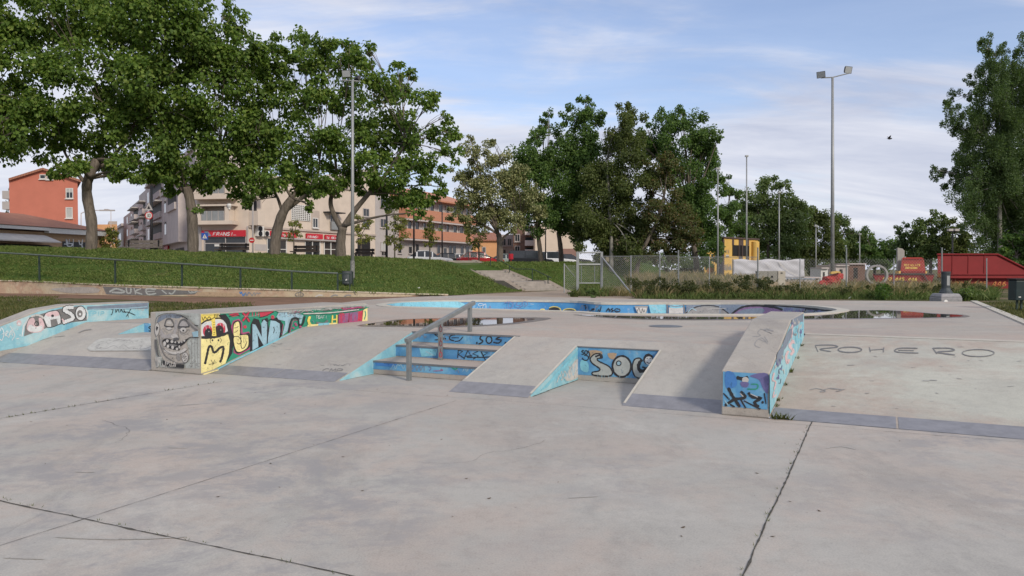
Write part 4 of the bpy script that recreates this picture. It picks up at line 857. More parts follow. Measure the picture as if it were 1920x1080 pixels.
p = on_ramp(U(-5, 8.5), U(-3.9, 8.5), U(-5, 10.49, H), (840, 540, 4.571)); p.line([(595, 465), (610, 455), (630, 470)], 5, 'sk'); scrib(p, 150, 790, 230, 810, 5, 'lg', 7); p.build(rampC)
# wheel scuffs on the slab and the ramps
p = on_ramp(U(0, 0), U(1, 0), U(0, 1), (0, 0, 1)); gs = random.Random(77)
for i in range(7):
    x, y = gs.uniform(-50, 1950), gs.uniform(735, 1060); k_ = (y-505)/300; l = gs.uniform(20, 150)*k_; a = gs.uniform(-.35, .12)
    p.line([(x, y), (x+l*.5, y+l*a*.5+gs.uniform(-5, 5)*k_), (x+l, y+l*a)], gs.uniform(.7, 1.8)*k_, 'sc', taper=.2)
p.build(plaza, 'scuff_pattern')
# --- bowl wall and retaining wall (curved surfaces)
FARR = [(722, 572), (736, 569), (756, 567), (800, 565), (870, 563.6), (950, 563.3), (1030, 563.7), (1085, 565), (1115, 567.6), (1160, 568.4), (1243, 568.4), (1351, 569), (1432, 570.7), (1514, 574), (1568, 580.5)]
FAR3 = [at(a, b, H) for a, b in FARR]
def bowl_surf(px, py):
    d = ray(px, py)
    for i in range(len(FARR)-1):
        if (FARR[i][0] <= px <= FARR[i+1][0]) or (i == 0 and px < FARR[0][0]) or i == len(FARR)-2:
            a, b = FAR3[i], FAR3[i+1]; n = Vector((b.y-a.y, -(b.x-a.x), 0)).normalized()
            q = onp(px, py, a, n); dep = max(0, H-q.z); ins = .2*dep
            return q+n*(ins+.055)
p = P2(FAR3[5], Vector((0, -1, 0)), (700, 555, 4.8), bowl_surf, .004, .00012)
for i in range(7): scrib(p, 290+i*18, 66, 320+i*22, 98, 4, 'w', 4)
for q in ([(530, 60), (545, 100), (640, 105), (560, 75), (640, 70), (660, 90)], [(700, 100), (740, 112)], [(850, 75), (870, 70)], [(905, 65), (905, 115)], [(940, 80), (960, 65), (990, 75), (960, 88), (940, 80)], [(930, 115), (935, 95)], [(960, 115), (960, 95)], [(985, 115), (985, 92), (1010, 70), (1012, 115)], [(1415, 70), (1445, 74)], [(690, 80), (740, 68)]): p.line(q, 4, 'w')
for q in ([(1180, 62), (1210, 52), (1230, 60)], [(1215, 48), (1220, 110)], [(1225, 50), (1260, 65), (1250, 100), (1225, 105)], [(1300, 55), (1290, 80), (1335, 90), (1310, 108), (1290, 105)], [(1175, 100), (1178, 118)], [(1195, 95), (1200, 118)], [(1040, 110), (1048, 90), (1056, 108)]): p.line(q, 6, 'v')
p.ring(1365, 70, 26, 20, 5, 'v'); p.dot(1365, 70, 7, 6, 'v', 8)
for x, rx, ry in ((1525, 22, 14), (1640, 60, 36), (1778, 55, 18)): p.fill([(x-rx-9, 134)]+[(x+(rx+9)*math.cos(3.1416+3.1416*i/10), 134+(ry+8)*math.sin(3.1416+3.1416*i/10)) for i in range(11)]+[(x+rx+9, 134)], 'y'); p.fill([(x-rx, 134)]+[(x+rx*math.cos(3.1416+3.1416*i/10), 134+ry*math.sin(3.1416+3.1416*i/10)) for i in range(11)]+[(x+rx, 134)], 'k')
p.fill([(100, 75), (240, 58), (480, 50), (760, 48), (860, 90), (850, 118), (250, 104)], 'c'); 
p.tf = (1080, 555, 3.692); p.h += .001
for i in range(6): scrib(p, 45+i*22, 62, 75+i*22, 106, 6, 'k' if i % 2 else 'gb', 5)
for q in ([(215, 108), (230, 85), (240, 108)], [(262, 84), (248, 92), (264, 100), (250, 108)]): p.line(q, 8, 'k')
p.ring(287, 98, 14, 11, 8, 'k')
p.fill([(500, 60), (620, 58), (620, 118), (505, 118)], 'c'); p.fill([(402, 68), (495, 68), (488, 118), (420, 118)], 'gy'); p.fill([(412, 80), (488, 80), (484, 118), (425, 118)], 'lg'); scrib(p, 415, 84, 480, 112, 6, 'fk', 8); scrib(p, 520, 70, 600, 100, 6, 'lb', 7)
p.fill([(640, 78), (740, 78), (740, 119), (640, 119)], 'lg'); p.fill([(640, 60), (740, 60), (735, 80), (690, 84), (645, 80)], 'c'); p.line([(630, 58), (628, 121)], 13, 'fk', False); p.line([(742, 58), (752, 121)], 12, 'fk', False); p.line([(640, 64), (690, 72), (740, 62)], 7, 'gb')
p.fill([(760, 60), (1100, 57), (1300, 62), (1440, 70), (1600, 80), (1700, 92), (1780, 104), (1740, 112), (1580, 122), (1240, 124), (760, 121)], 'gb')
p.fill([(765, 118), (830, 80), (920, 70), (1000, 85), (1050, 122)], 'gy', True); p.fill([(1095, 122), (1160, 82), (1260, 72), (1400, 84), (1440, 122)], 'pp', True); p.fill([(1120, 118), (1180, 90), (1300, 84), (1300, 118)], 'gb', True)
for q, w_ in (([(755, 118), (830, 75), (920, 65), (1000, 80), (1065, 123)], 8), ([(1082, 123), (1150, 78), (1250, 66), (1380, 78), (1440, 96)], 14), ([(1575, 112), (1620, 90), (1700, 96), (1790, 104)], 12), ([(1310, 62), (1500, 74), (1700, 92)], 10)): p.line(q, w_, 'k')
for i in range(10): scrib(p, 1450+i*26, 82+i*2, 1490+i*26, 112, 5, gr.choice(['k', 'gy', 'v', 'lg', 'pp']), 5)
p.line([(900, 90), (1040, 84)], 4, 'lg'); p.line([(770, 112), (800, 85), (830, 100)], 5, 'lb')
p.build(bowl)
def wall_surf(px, py):
    for i in range(len(WLs)-1):
        a, b = WLs[i], WLs[i+1]
        if px <= 960+FPX*b.x/b.y or i == len(WLs)-2:
            n = Vector((b.y-a.y, -(b.x-a.x), 0)).normalized(); return onp(px, py, a, n)+n*.006
p = P2(WLs[5], Vector((0, -1, 0)), (150, 520, 3.84), wall_surf, .004, .00015)
p.fill([(165, 66), (400, 76), (850, 100), (830, 122), (600, 128), (560, 132), (300, 126), (190, 122)], 'fk'); p.fill([(850, 100), (900, 108), (860, 118)], 'gy')
for q, w_ in (([(212, 105), (260, 82), (320, 100), (300, 110), (230, 108)], 12), ([(335, 72), (340, 110), (365, 110), (368, 78)], 11), ([(390, 76), (402, 122)], 11), ([(440, 82), (400, 102), (450, 122)], 10), ([(550, 86), (480, 84), (490, 122), (550, 116)], 11), ([(485, 102), (540, 100)], 9), ([(590, 92), (625, 120)], 10), ([(640, 112), (665, 118), (690, 88)], 10), ([(780, 96), (800, 112), (850, 98)], 6), ([(800, 100), (840, 112)], 6)): p.line(q, w_, 'sg')
p.fill([(860, 105), (1140, 118), (1100, 140), (900, 150)], 'tan', True); p.fill([(-200, 80), (100, 72), (130, 110), (-100, 110)], 'sk', True)
for i in range(4): scrib(p, 1150+i*36, 105+i*2, 1190+i*40, 132, 7, gr.choice(['gb', 'lb', 'gy', 'b']), 6)
p.ring(1580, 125, 30, 16, 5, 'fk'); p.line([(1575, 108), (1578, 150)], 5, 'fk'); p.line([(1590, 108), (1590, 150)], 5, 'fk'); p.line([(1550, 128), (1610, 126)], 4, 'fk')
for x in (1720, 1830, 1925): p.line([(x-25, 142), (x, 128), (x+28, 130)], 9, 'lg' if x < 1800 else 'gy')
for i in range(24): x = 1650+i*28; p.line([(x, 135+(x-1650)*.035), (x+gr.uniform(-4, 8), 150+(x-1650)*.03)], 4, gr.choice(['tan', 'gy', 'sk']))
p.build(rw)
# ------------------------------------------------------------------ foliage
def leaf_mat(name, cols, trans=.42, rough=.55, spec=.22):
    av = [sum(c[i] for c in cols)/len(cols) for i in range(3)]; cols = [tuple(av[i]+(c[i]-av[i])*.72 for i in range(3)) for c in cols]
    k = NT(name); g = k.new('ShaderNodeNewGeometry')
    c = k.ramp(g.outputs['Random Per Island'], [(i/(len(cols)-1), q) for i, q in enumerate(cols)])
    f = k.noise(k.P(), .45, 3, .6); c = k.mix(.75, c, k.ramp(f, [(.34, (.78, .80, .76)), (.66, (1.2, 1.18, 1.1))]), 'MULTIPLY')
    k.color(c); k.rough(rough); k.b.inputs['Specular IOR Level'].default_value = spec
    tr = k.new('ShaderNodeBsdfTranslucent'); m = k.new('ShaderNodeMixShader'); m.inputs[0].default_value = trans
    tc2 = k.mix(1.0, c, (1.25, 1.35, .6), 'MULTIPLY'); k.link(tc2, tr.inputs['Color'])
    k.link(k.b.outputs[0], m.inputs[1]); k.link(tr.outputs[0], m.inputs[2]); k.link(m.outputs[0], k.out.inputs['Surface'])
    MATS[name] = k.m; return k.m
def np_mesh(name, V, F, mat, parent=None):
    """V (n,3), F (m,k) numpy arrays"""
    me = bpy.data.meshes.new(name); m, k = F.shape
    me.vertices.add(len(V)); me.vertices.foreach_set('co', V.astype(np.float32).ravel())
    me.loops.add(m*k); me.loops.foreach_set('vertex_index', F.astype(np.int32).ravel())
    me.polygons.add(m); me.polygons.foreach_set('loop_start', np.arange(0, m*k, k, dtype=np.int32))
    me.materials.append(mat); me.update(calc_edges=True); me.validate()
    o = bpy.data.objects.new(name, me); COL.objects.link(o)
    if parent is not None: attach(o, parent)
    return o
def norm(a): return a/np.maximum(1e-9, np.linalg.norm(a, axis=1, keepdims=True))
def leaves(P, A, Nn, size, wid=.8, fold=.18):
    """kite leaves at P along axis A with normal Nn"""
    A = norm(A); S = norm(np.cross(A, Nn)); Nn = np.cross(S, A); s = size[:, None]; n = len(P)
    v0 = P; v1 = P+A*s*.38+S*s*wid*.5+Nn*s*fold; v2 = P+A*s; v3 = P+A*s*.38-S*s*wid*.5+Nn*s*fold
    V = np.stack([v0, v1, v2, v3], 1).reshape(-1, 3); b = np.arange(n)[:, None]*4
    F = np.concatenate([b+np.array([[0, 2, 1]]), b+np.array([[0, 3, 2]])], 0); return V, F
def crown_pts(cl, leaf, k, g, sub=.42, flat=.9, gap=.0):
    Ps = []; Os = []
    for c, r in cl:
        c = np.array(c); m = max(6, int(10*(r/1.2)**.7)); d = norm(g.normal(size=(m, 3))); rad = r*(.28+.72*g.random((m, 1))**.7)
        subs = c+d*rad*np.array([1, 1, flat]); n = int(k*(r/leaf)**2/m)+4
        for sc in subs:
            rs = r*sub*(.7+.6*g.random()); dd = norm(g.normal(size=(n, 3))); q = sc+dd*rs*(g.random((n, 1))**.45)*np.array([1, 1, .8*max(1, flat)])
            Ps.append(q); o = norm(q-c)*.55+dd*.6; Os.append(o)
    return np.concatenate(Ps), np.concatenate(Os)
def make_crown(cl, leaf, k, mat, parent, seed, droop=.7, sub=.42, name='crown', wid=.85, flat=.9):
    if name == 'crown': leaf *= .82; k *= 1.45 if mat is L_big else 1.75
    g = np.random.default_rng(seed); P, O = crown_pts(cl, leaf, k, g, sub, flat); n = len(P)
    A = O*.5+np.array([0, 0, -droop])+g.normal(size=(n, 3))*.45; Nn = O*.5+np.array([0, 0, .35])+g.normal(size=(n, 3))*.5
    V, F = leaves(P, A, Nn, leaf*(.7+.6*g.random(n)), wid); return np_mesh(name, V, F, mat, parent)
kb = NT('bark'); Pb = kb.P((1, 1, .18)); f = kb.noise(Pb, 9, 7, .7, .4); kb.color(kb.ramp(f, [(.3, (.06, .05, .04)), (.55, (.15, .125, .1)), (.75, (.23, .20, .165))])); kb.rough(.95); kb.bump(f, .9, .05); M_bark = kb.m
kb = NT('pale_bark'); Pb = kb.P((1, 1, .3)); f = kb.noise(Pb, 6, 7, .7, .4); kb.color(kb.ramp(f, [(.3, (.12, .115, .1)), (.6, (.27, .26, .235))])); kb.rough(.95); kb.bump(f, .6, .04); M_pbark = kb.m
def limb(mb, a, b, r0, r1, r, n=7, seg=6, sag=.15):
    a, b = Vector(a), Vector(b); L = (b-a).length; mid = a.lerp(b, .5)+Vector((r.uniform(-.12, .12)*L, r.uniform(-.12, .12)*L, sag*L*r.uniform(.2, 1))); pts = []
    for i in range(seg+1):
        t = i/seg; pts.append(a*(1-t)**2+mid*2*t*(1-t)+b*t*t)
    mb.tube(pts, [r0+(r1-r0)*i/seg for i in range(seg+1)], n); return pts
def tree(name, label, trunk, cl, d, leaf, k, lmat, seed, rad, group, bark=None, spread=.5, tips=True, droop=.7, cat='tree', sub=.42, rtop=.68, zb=None, extra=None, vert=.9):
    """trunk: px points (x, y); cl: crown clusters (px x, px y, px radius) placed round distance d with real depth"""
    r = random.Random(seed); base = atd(*trunk[0], d)
    if zb is not None: base.z = zb
    t = thing(name, base, label, cat, group)
    xs = [c[0] for c in cl]; half = (max(xs)-min(xs))/2*d/FPX; C3 = []
    for (x, y, rr) in cl:
        dd = d+r.uniform(-1, 1)*half*spread; C3.append((atd(x, y, dd), rr*dd/FPX*(1.0 if lmat is L_big else 1.1)))
    mb = MB(); tp = [base-Vector((0, 0, .25))]+[atd(x, y, d+r.uniform(-.15, .15)*i) for i, (x, y) in enumerate(trunk[1:])]; tp = [tp[0]]+[tp[0].lerp(tp[1], .12)]+tp[1:]
    q = [Vector(p) for p in smooth_line([tuple(p) for p in tp], 5)]; n = len(q)
    rads = [rad*(1+.55*max(0, 1-i/3.5)**2)*(1-(1-rtop)*i/(n-1))*(1+.05*math.sin(i*1.9)) for i in range(n)]; mb.tube(q, rads, 12)
    top = q[-1]; rt = rads[-1]
    if extra:
        for path, r0 in extra: mb.tube(smooth_line([tuple(atd(x, y, d+.3)) for x, y in path], 4), [r0*(1-.6*i/(len(smooth_line([(0, 0, 0)]*len(path), 4))-1)) for i in range(len(smooth_line([(0, 0, 0)]*len(path), 4)))], 9)
    starts = [(top, rt)]+[(q[int(n*f)], rads[int(n*f)]) for f in (.8, .65)]
    if extra: starts += [(atd(*path[-1], d+.3), r0*.4) for path, r0 in extra]+[(atd(*path[len(path)//2], d+.3), r0*.6) for path, r0 in extra]
    for c, rr in C3:
        s, rs = min(starts, key=lambda a: (a[0]-c).length+(2 if a[0].z > c.z+.5 else 0)); pts = limb(mb, s, c, max(.02, rs*.45), .018, r)
        for _ in range(5):
            v = Vector((r.gauss(0, 1), r.gauss(0, 1), r.gauss(.2, 1))).normalized()*rr*r.uniform(.6, 1.0); limb(mb, pts[r.randint(3, 6)], c+v, .02, .006, r, 4, 3)
    mb.build('trunk', bark or M_bark, t, smooth=True)
    make_crown([(tuple(c), rr) for c, rr in C3], leaf, k, lmat, t, seed, droop, sub, flat=vert)
    return t
L_big = leaf_mat('broad_leaves', [(0.047, 0.094, 0.023), (0.077, 0.148, 0.030), (0.117, 0.199, 0.037), (0.170, 0.252, 0.052), (0.261, 0.325, 0.084)])
L_dark = leaf_mat('dark_leaves', [(0.045, 0.089, 0.030), (0.071, 0.133, 0.039), (0.110, 0.191, 0.048), (0.166, 0.243, 0.069)])
L_olive = leaf_mat('olive_leaves', [(0.049, 0.075, 0.024), (0.083, 0.117, 0.035), (0.125, 0.159, 0.052), (0.167, 0.184, 0.070)])
L_blos = leaf_mat('blossom_leaves', [(0.054, 0.081, 0.030), (0.108, 0.135, 0.047), (0.203, 0.216, 0.081), (0.338, 0.338, 0.162), (0.486, 0.472, 0.297)], .25)
L_rust = leaf_mat('rusty_leaves', [(.065, .10, .032), (.08, .115, .038), (.095, .125, .042), (.12, .12, .05), (.21, .115, .065)])
L_young = leaf_mat('young_leaves', [(0.084, 0.120, 0.024), (0.144, 0.180, 0.036), (0.216, 0.228, 0.060), (0.288, 0.240, 0.072)], .4)
L_pop = leaf_mat('poplar_leaves', [(0.047, 0.087, 0.036), (0.077, 0.125, 0.049), (0.109, 0.167, 0.069), (0.162, 0.220, 0.098)])
L_far = leaf_mat('far_leaves', [(0.068, 0.116, 0.045), (0.103, 0.155, 0.057), (0.150, 0.209, 0.078), (0.205, 0.251, 0.102)])
GB = 'broad-leaved trees along the top of the grass bank'
tree('broadleaf_tree', 'broad-leaved tree with its trunk out of view, overhanging the kiosk roof', [(-80, 462), (-78, 380), (-70, 320)], [(-90, 60, 110), (-60, 160, 100), (0, 70, 55), (15, 130, 60), (42, 190, 46), (-20, 230, 70), (40, 240, 42), (10, 262, 34), (-110, 250, 90), (-10, 20, 60), (58, 205, 30), (-60, -40, 110)], 36, .235, 15, L_big, 11, .32, GB)
tree('broadleaf_tree', 'broad-leaved tree whose straight trunk stands before the brick kiosk door', [(170, 469), (172, 420), (163, 365), (166, 335), (182, 300)], [(100, 70, 60), (165, 40, 80), (240, 50, 85), (315, 60, 70), (120, 150, 66), (200, 140, 80), (285, 150, 75), (110, 230, 52), (185, 235, 66), (265, 235, 66), (86, 275, 30), (140, 290, 38), (232, 310, 30), (75, 205, 36), (330, 10, 70), (200, -50, 100), (80, 20, 50), (195, 300, 32), (305, -30, 80), (340, 120, 50), (120, 318, 20), (330, 210, 50), (65, 255, 18), (150, 322, 26), (215, 322, 28), (280, 318, 30), (108, 322, 16), (255, 338, 18)], 38, .235, 15, L_big, 12, .30, GB, extra=[([(166, 350), (140, 318), (118, 280)], .12), ([(176, 320), (215, 290), (250, 240)], .13)])
tree('broadleaf_tree', 'broad-leaved tree with a straight grey trunk forking low, in front of the grey street corner', [(362, 475), (361, 420), (357, 380), (350, 350)], [(300, 290, 46), (375, 270, 66), (430, 230, 66), (355, 190, 66), (420, 150, 66), (385, 100, 56), (350, 60, 44), (415, 75, 40), (432, 35, 26), (455, 120, 40), (300, 235, 46), (400, 320, 36), (320, 325, 26), (288, 320, 22), (445, 280, 40), (372, 392, 13), (470, 80, 30), (340, 320, 40), (428, 10, 16), (470, 200, 40), (450, 60, 24), (268, 300, 22), (330, 350, 22), (395, 345, 26), (425, 330, 26), (300, 330, 24)], 38.6, .23, 15, L_big, 13, .31, GB, extra=[([(352, 365), (325, 335), (300, 290)], .14), ([(356, 360), (385, 325), (415, 270)], .15)])
tree('broadleaf_tree', 'broad-leaved tree with a leaning trunk in front of the cream shop building', [(514, 480), (518, 440), (530, 400), (548, 372)], [(465, 335, 34), (500, 300, 48), (548, 290, 50), (515, 230, 56), (555, 170, 48), (585, 110, 40), (540, 120, 42), (500, 170, 42), (480, 240, 44), (445, 350, 20), (478, 372, 20), (572, 335, 34), (600, 260, 42), (615, 85, 30), (568, 72, 24), (600, 345, 24), (510, 90, 28), (480, 130, 36), (598, 180, 40), (580, 385, 12), (478, 290, 34), (500, 355, 24), (462, 378, 14), (555, 345, 24), (520, 335, 30)], 39, .225, 15, L_big, 14, .31, GB, extra=[([(535, 395), (565, 372), (590, 350), (600, 300)], .13), ([(530, 400), (520, 370), (500, 330)], .1)])
tree('broadleaf_tree', 'broad-leaved tree forking into two crooked limbs just behind the tall lamp post', [(639, 483), (639, 450), (643, 425)], [(640, 120, 38), (680, 118, 30), (640, 180, 46), (698, 175, 46), (745, 170, 38), (788, 195, 32), (720, 240, 48), (775, 250, 44), (825, 245, 30), (850, 250, 16), (655, 255, 46), (615, 300, 36), (650, 320, 32), (700, 310, 38), (757, 325, 42), (805, 318, 34), (785, 372, 30), (742, 372, 26), (825, 350, 20), (815, 180, 14), (770, 138, 16), (842, 288, 22), (690, 90, 14), (745, 130, 16), (640, 350, 22), (780, 400, 16), (835, 220, 14), (655, 85, 22), (620, 345, 26), (672, 350, 20), (720, 345, 26), (765, 372, 26), (700, 270, 36), (740, 290, 36), (680, 215, 34)], 39.6, .215, 15, L_big, 15, .31, GB, extra=[([(641, 430), (625, 400), (620, 375), (630, 335), (628, 290)], .16), ([(645, 425), (665, 395), (690, 365), (725, 325), (760, 270)], .17)])
# centre group
GC = 'trees behind the wire fence'
tree('blossom_tree', 'pale blossoming tree with a dark forked trunk at the head of the bank steps', [(937, 493), (937, 455), (935, 440)], [(880, 285, 20), (928, 290, 24), (900, 325, 34), (945, 335, 34), (900, 372, 38), (955, 385, 40), (868, 368, 24), (985, 372, 28), (925, 412, 28), (855, 325, 14), (925, 268, 9), (1005, 400, 20), (885, 415, 22), (970, 420, 22), (882, 262, 8), (965, 325, 26), (850, 400, 14)], 47, .15, 13, L_blos, 21, .24, None, extra=[([(937, 455), (950, 440), (975, 425)], .1)])
tree('dark_tree', 'dark green tree with a slim leaning brown trunk before the cream wall', [(1016, 494), (1012, 465), (1008, 435)], [(1020, 232, 13), (1005, 262, 20), (988, 300, 30), (1018, 310, 32), (985, 345, 32), (1015, 360, 36), (990, 385, 32), (1020, 405, 26), (970, 330, 18), (1028, 215, 8)], 52, .18, 17, L_dark, 22, .2, GC, vert=1.25)
tree('dark_tree', 'tall dark green tree with a slim forked trunk at the end of the cream wall', [(1053, 494), (1051, 465), (1047, 435)], [(1099, 183, 8), (1097, 205, 18), (1072, 230, 24), (1112, 230, 24), (1060, 275, 34), (1105, 275, 36), (1080, 325, 46), (1120, 330, 40), (1060, 370, 38), (1100, 385, 42), (1045, 400, 30), (1085, 415, 30), (1058, 225, 12), (1128, 215, 10), (1042, 320, 26), (1046, 262, 16)], 54, .18, 17, L_dark, 23, .22, GC, vert=1.3, extra=[([(1050, 440), (1070, 380), (1090, 300), (1097, 230)], .14)])
tree('olive_tree_tall', 'olive green tree with a pale upright trunk behind the fence gate', [(1146, 515), (1146, 460), (1142, 380), (1138, 300)], [(1172, 210, 16), (1188, 232, 22), (1160, 238, 22), (1150, 280, 34), (1182, 285, 32), (1140, 330, 40), (1180, 340, 38), (1150, 385, 44), (1110, 400, 34), (1190, 390, 34), (1120, 440, 38), (1165, 435, 40), (1200, 430, 26), (1200, 260, 12), (1130, 470, 26), (1185, 470, 22), (1095, 440, 24), (1150, 455, 28), (1205, 400, 26), (1215, 340, 24), (1205, 455, 22)], 50, .16, 16, L_olive, 24, .2, GC, vert=1.3, bark=M_pbark, rtop=.3)
tree('rusty_tree', 'half withered tree with rusty brown leaves among the green trees', [(1190, 528), (1200, 480), (1230, 420), (1245, 370)], [(1232, 312, 22), (1258, 330, 22), (1250, 375, 26), (1232, 400, 30), (1268, 405, 30), (1240, 440, 34), (1285, 425, 28), (1215, 445, 24), (1275, 460, 26), (1235, 475, 24), (1255, 300, 18), (1222, 360, 22), (1290, 455, 22), (1262, 480, 20)], 49, .15, 13, L_rust, 25, .16, GC)
tree('green_tree', 'broad dark green tree between the rusty tree and the yellow building', [(1304, 535), (1306, 500), (1300, 455), (1292, 390)], [(1240, 232, 18), (1270, 225, 20), (1300, 245, 28), (1325, 258, 24), (1262, 270, 36), (1305, 290, 40), (1340, 290, 15), (1285, 340, 40), (1325, 345, 32), (1320, 400, 36), (1285, 390, 32), (1236, 265, 26), (1300, 440, 32), (1215, 245, 16), (1345, 330, 14), (1335, 430, 26), (1278, 214, 10), (1330, 470, 24), (1228, 290, 24), (1346, 255, 10), (1200, 270, 18), (1240, 222, 8)], 55, .18, 18, L_dark, 26, .24, GC, vert=1.25)
tree('green_tree', 'lower dark green tree peeping out between the broad tree and the yellow building', [(1372, 520), (1372, 470), (1368, 430)], [(1360, 335, 11), (1368, 358, 16), (1387, 362, 10), (1372, 395, 24), (1350, 395, 20), (1388, 420, 20), (1365, 440, 20), (1395, 440, 16)], 80, .2, 16, L_dark, 27, .2, GC)
# the columnar poplar on the right
tree('poplar', 'tall columnar poplar with upswept side branches behind the red containers', [(1876, 505), (1874, 420), (1872, 300), (1868, 180)], [(1850, 85, 12), (1862, 100, 16), (1882, 92, 10), (1850, 125, 18), (1875, 140, 22), (1905, 130, 14), (1918, 95, 16), (1918, 140, 26), (1835, 165, 10), (1817, 150, 7), (1822, 170, 9), (1850, 180, 26), (1890, 190, 28), (1930, 200, 34), (1835, 215, 20), (1790, 182, 9), (1778, 205, 12), (1798, 215, 16), (1816, 190, 8), (1860, 240, 32), (1905, 250, 34), (1780, 235, 12), (1800, 250, 20), (1828, 268, 26), (1875, 300, 36), (1925, 310, 40), (1758, 325, 9), (1748, 318, 6), (1775, 330, 13), (1795, 320, 16), (1815, 335, 26), (1850, 355, 32), (1895, 370, 34), (1785, 350, 12), (1806, 378, 22), (1840, 400, 28), (1880, 420, 32), (1920, 410, 34), (1826, 430, 20), (1865, 455, 26), (1910, 455, 28), (1950, 150, 40), (1965, 280, 50), (1955, 400, 45), (1862, 185, 30), (1895, 225, 36), (1850, 270, 34), (1888, 290, 40), (1842, 330, 32), (1882, 345, 40), (1925, 360, 40), (1858, 390, 34), (1900, 410, 36), (1870, 118, 16), (1900, 160, 24), (1832, 245, 22), (1812, 300, 18), (1850, 430, 28), (1885, 470, 24)], 68, .15, 16, L_pop, 31, .3, None, bark=M_pbark, spread=.55, droop=-.1, sub=.4, rtop=.3, vert=1.7)
# far line of trees across the field
FT = 'far trees across the field'
fars = [('far tall round tree between the yellow building and the great lamp post', [(1440, 520), (1440, 440)], [(1415, 385, 28), (1440, 360, 24), (1468, 355, 16), (1430, 410, 40), (1470, 395, 34), (1500, 400, 22), (1440, 450, 36), (1485, 440, 34), (1450, 342, 10), (1405, 430, 24), (1395, 395, 14), (1470, 475, 26)], 88, 41, L_far),
 ('far tree directly behind the great lamp post', [(1530, 520), (1530, 460)], [(1515, 405, 20), (1535, 415, 22), (1510, 440, 28), (1545, 445, 26), (1525, 475, 26), (1500, 480, 22), (1560, 470, 20)], 92, 42, L_olive),
 ('far bright green tree between the great lamp post and the concrete ring', [(1590, 520), (1590, 460)], [(1570, 415, 14), (1582, 425, 18), (1600, 435, 18), (1580, 455, 24), (1608, 460, 22), (1622, 450, 14), (1595, 485, 22), (1568, 440, 12)], 97, 43, L_far),
 ('far low bushy tree above the concrete ring', [(1640, 520), (1640, 480)], [(1620, 470, 14), (1640, 460, 14), (1655, 468, 16), (1632, 488, 20), (1660, 490, 18), (1622, 432, 7), (1668, 470, 12)], 90, 44, L_dark),
 ('far slender feathery tree behind the upright grey concrete panel', [(1692, 520), (1692, 470)], [(1685, 428, 8), (1700, 422, 6), (1692, 445, 12), (1702, 460, 16), (1684, 465, 12), (1705, 485, 16), (1712, 440, 7)], 84, 45, L_pop),
 ('far round tree between the red cabin and the columnar poplar', [(1745, 520), (1745, 460)], [(1738, 420, 16), (1758, 412, 14), (1728, 440, 18), (1752, 445, 24), (1775, 430, 14), (1735, 470, 24), (1770, 465, 22), (1722, 460, 14)], 82, 46, L_far),
 ('far grey green willowy tree at the foot of the poplar', [(1800, 515), (1800, 470)], [(1790, 425, 12), (1805, 440, 16), (1785, 455, 18), (1810, 465, 20), (1795, 480, 20)], 80, 47, L_olive),
 ('far dark tree behind the green box bin', [(1905, 520), (1905, 480)], [(1895, 455, 18), (1920, 440, 24), (1905, 480, 22), (1935, 470, 30), (1885, 480, 14)], 60, 48, L_dark)]
for lb, tr_, cl_, d, sd_, lm in fars: tree('far_tree', lb, tr_, cl_, d, .27, 17, lm, sd_, .22, FT, spread=.4, vert=1.2, tips=False)
cl = []
for x in range(1405, 2060, 15): cl.append((tuple(atd(x+gr.uniform(-6, 6), gr.uniform(478, 500)-(8 if x < 1560 else (16 if 1600 < x < 1740 else 4)), gr.uniform(104, 116))), gr.uniform(1.1, 2.1)))
for x in range(1130, 1405, 16): cl.append((tuple(atd(x+gr.uniform(-6, 6), gr.uniform(480, 500), gr.uniform(84, 96))), gr.uniform(1.0, 1.7)))
o = make_crown(cl, .3, 12, L_far, None, 49, .4, .5, name='treeline'); o['kind'] = 'stuff'
yt = [('young street tree with thin yellow green leaves before the arched doorway', (677, 481), [(672, 405, 12), (688, 420, 11), (678, 440, 14), (692, 448, 9), (668, 428, 10)], 51),
 ('young yellow green street tree beside a dark lamp pole and grey house', (740, 484), [(738, 395, 12), (746, 415, 16), (736, 432, 17), (752, 440, 14), (742, 455, 15), (728, 450, 11)], 52),
 ('young yellow green street tree before the middle of the orange balconies', (806, 486), [(805, 412, 10), (812, 428, 13), (800, 445, 13), (815, 452, 11), (804, 430, 11)], 53),
 ('young orange tinged street tree beside the low orange house', (898, 490), [(880, 440, 13), (900, 452, 12), (888, 458, 10), (905, 436, 9)], 54),
 ('sparse young street tree hiding the second red shop sign', (551, 478), [(548, 420, 11), (556, 435, 11), (545, 445, 9), (560, 418, 8)], 55)]
for lb, b_, cl_, sd_ in yt: tree('young_tree', lb, [b_, (b_[0], b_[1]-18), (b_[0]-1, b_[1]-36)], cl_, 56, .17, 5, L_young, sd_, .07, 'young street trees', spread=.4, zb=1.72)
tree('street_shrub', 'bushy bright green shrub between the kiosk and the side street', [(205, 478), (205, 465)], [(200, 440, 13), (210, 452, 14), (196, 455, 12), (208, 432, 9), (214, 440, 9)], 58, .16, 9, L_young, 57, .06, None, zb=1.72, cat='shrub')
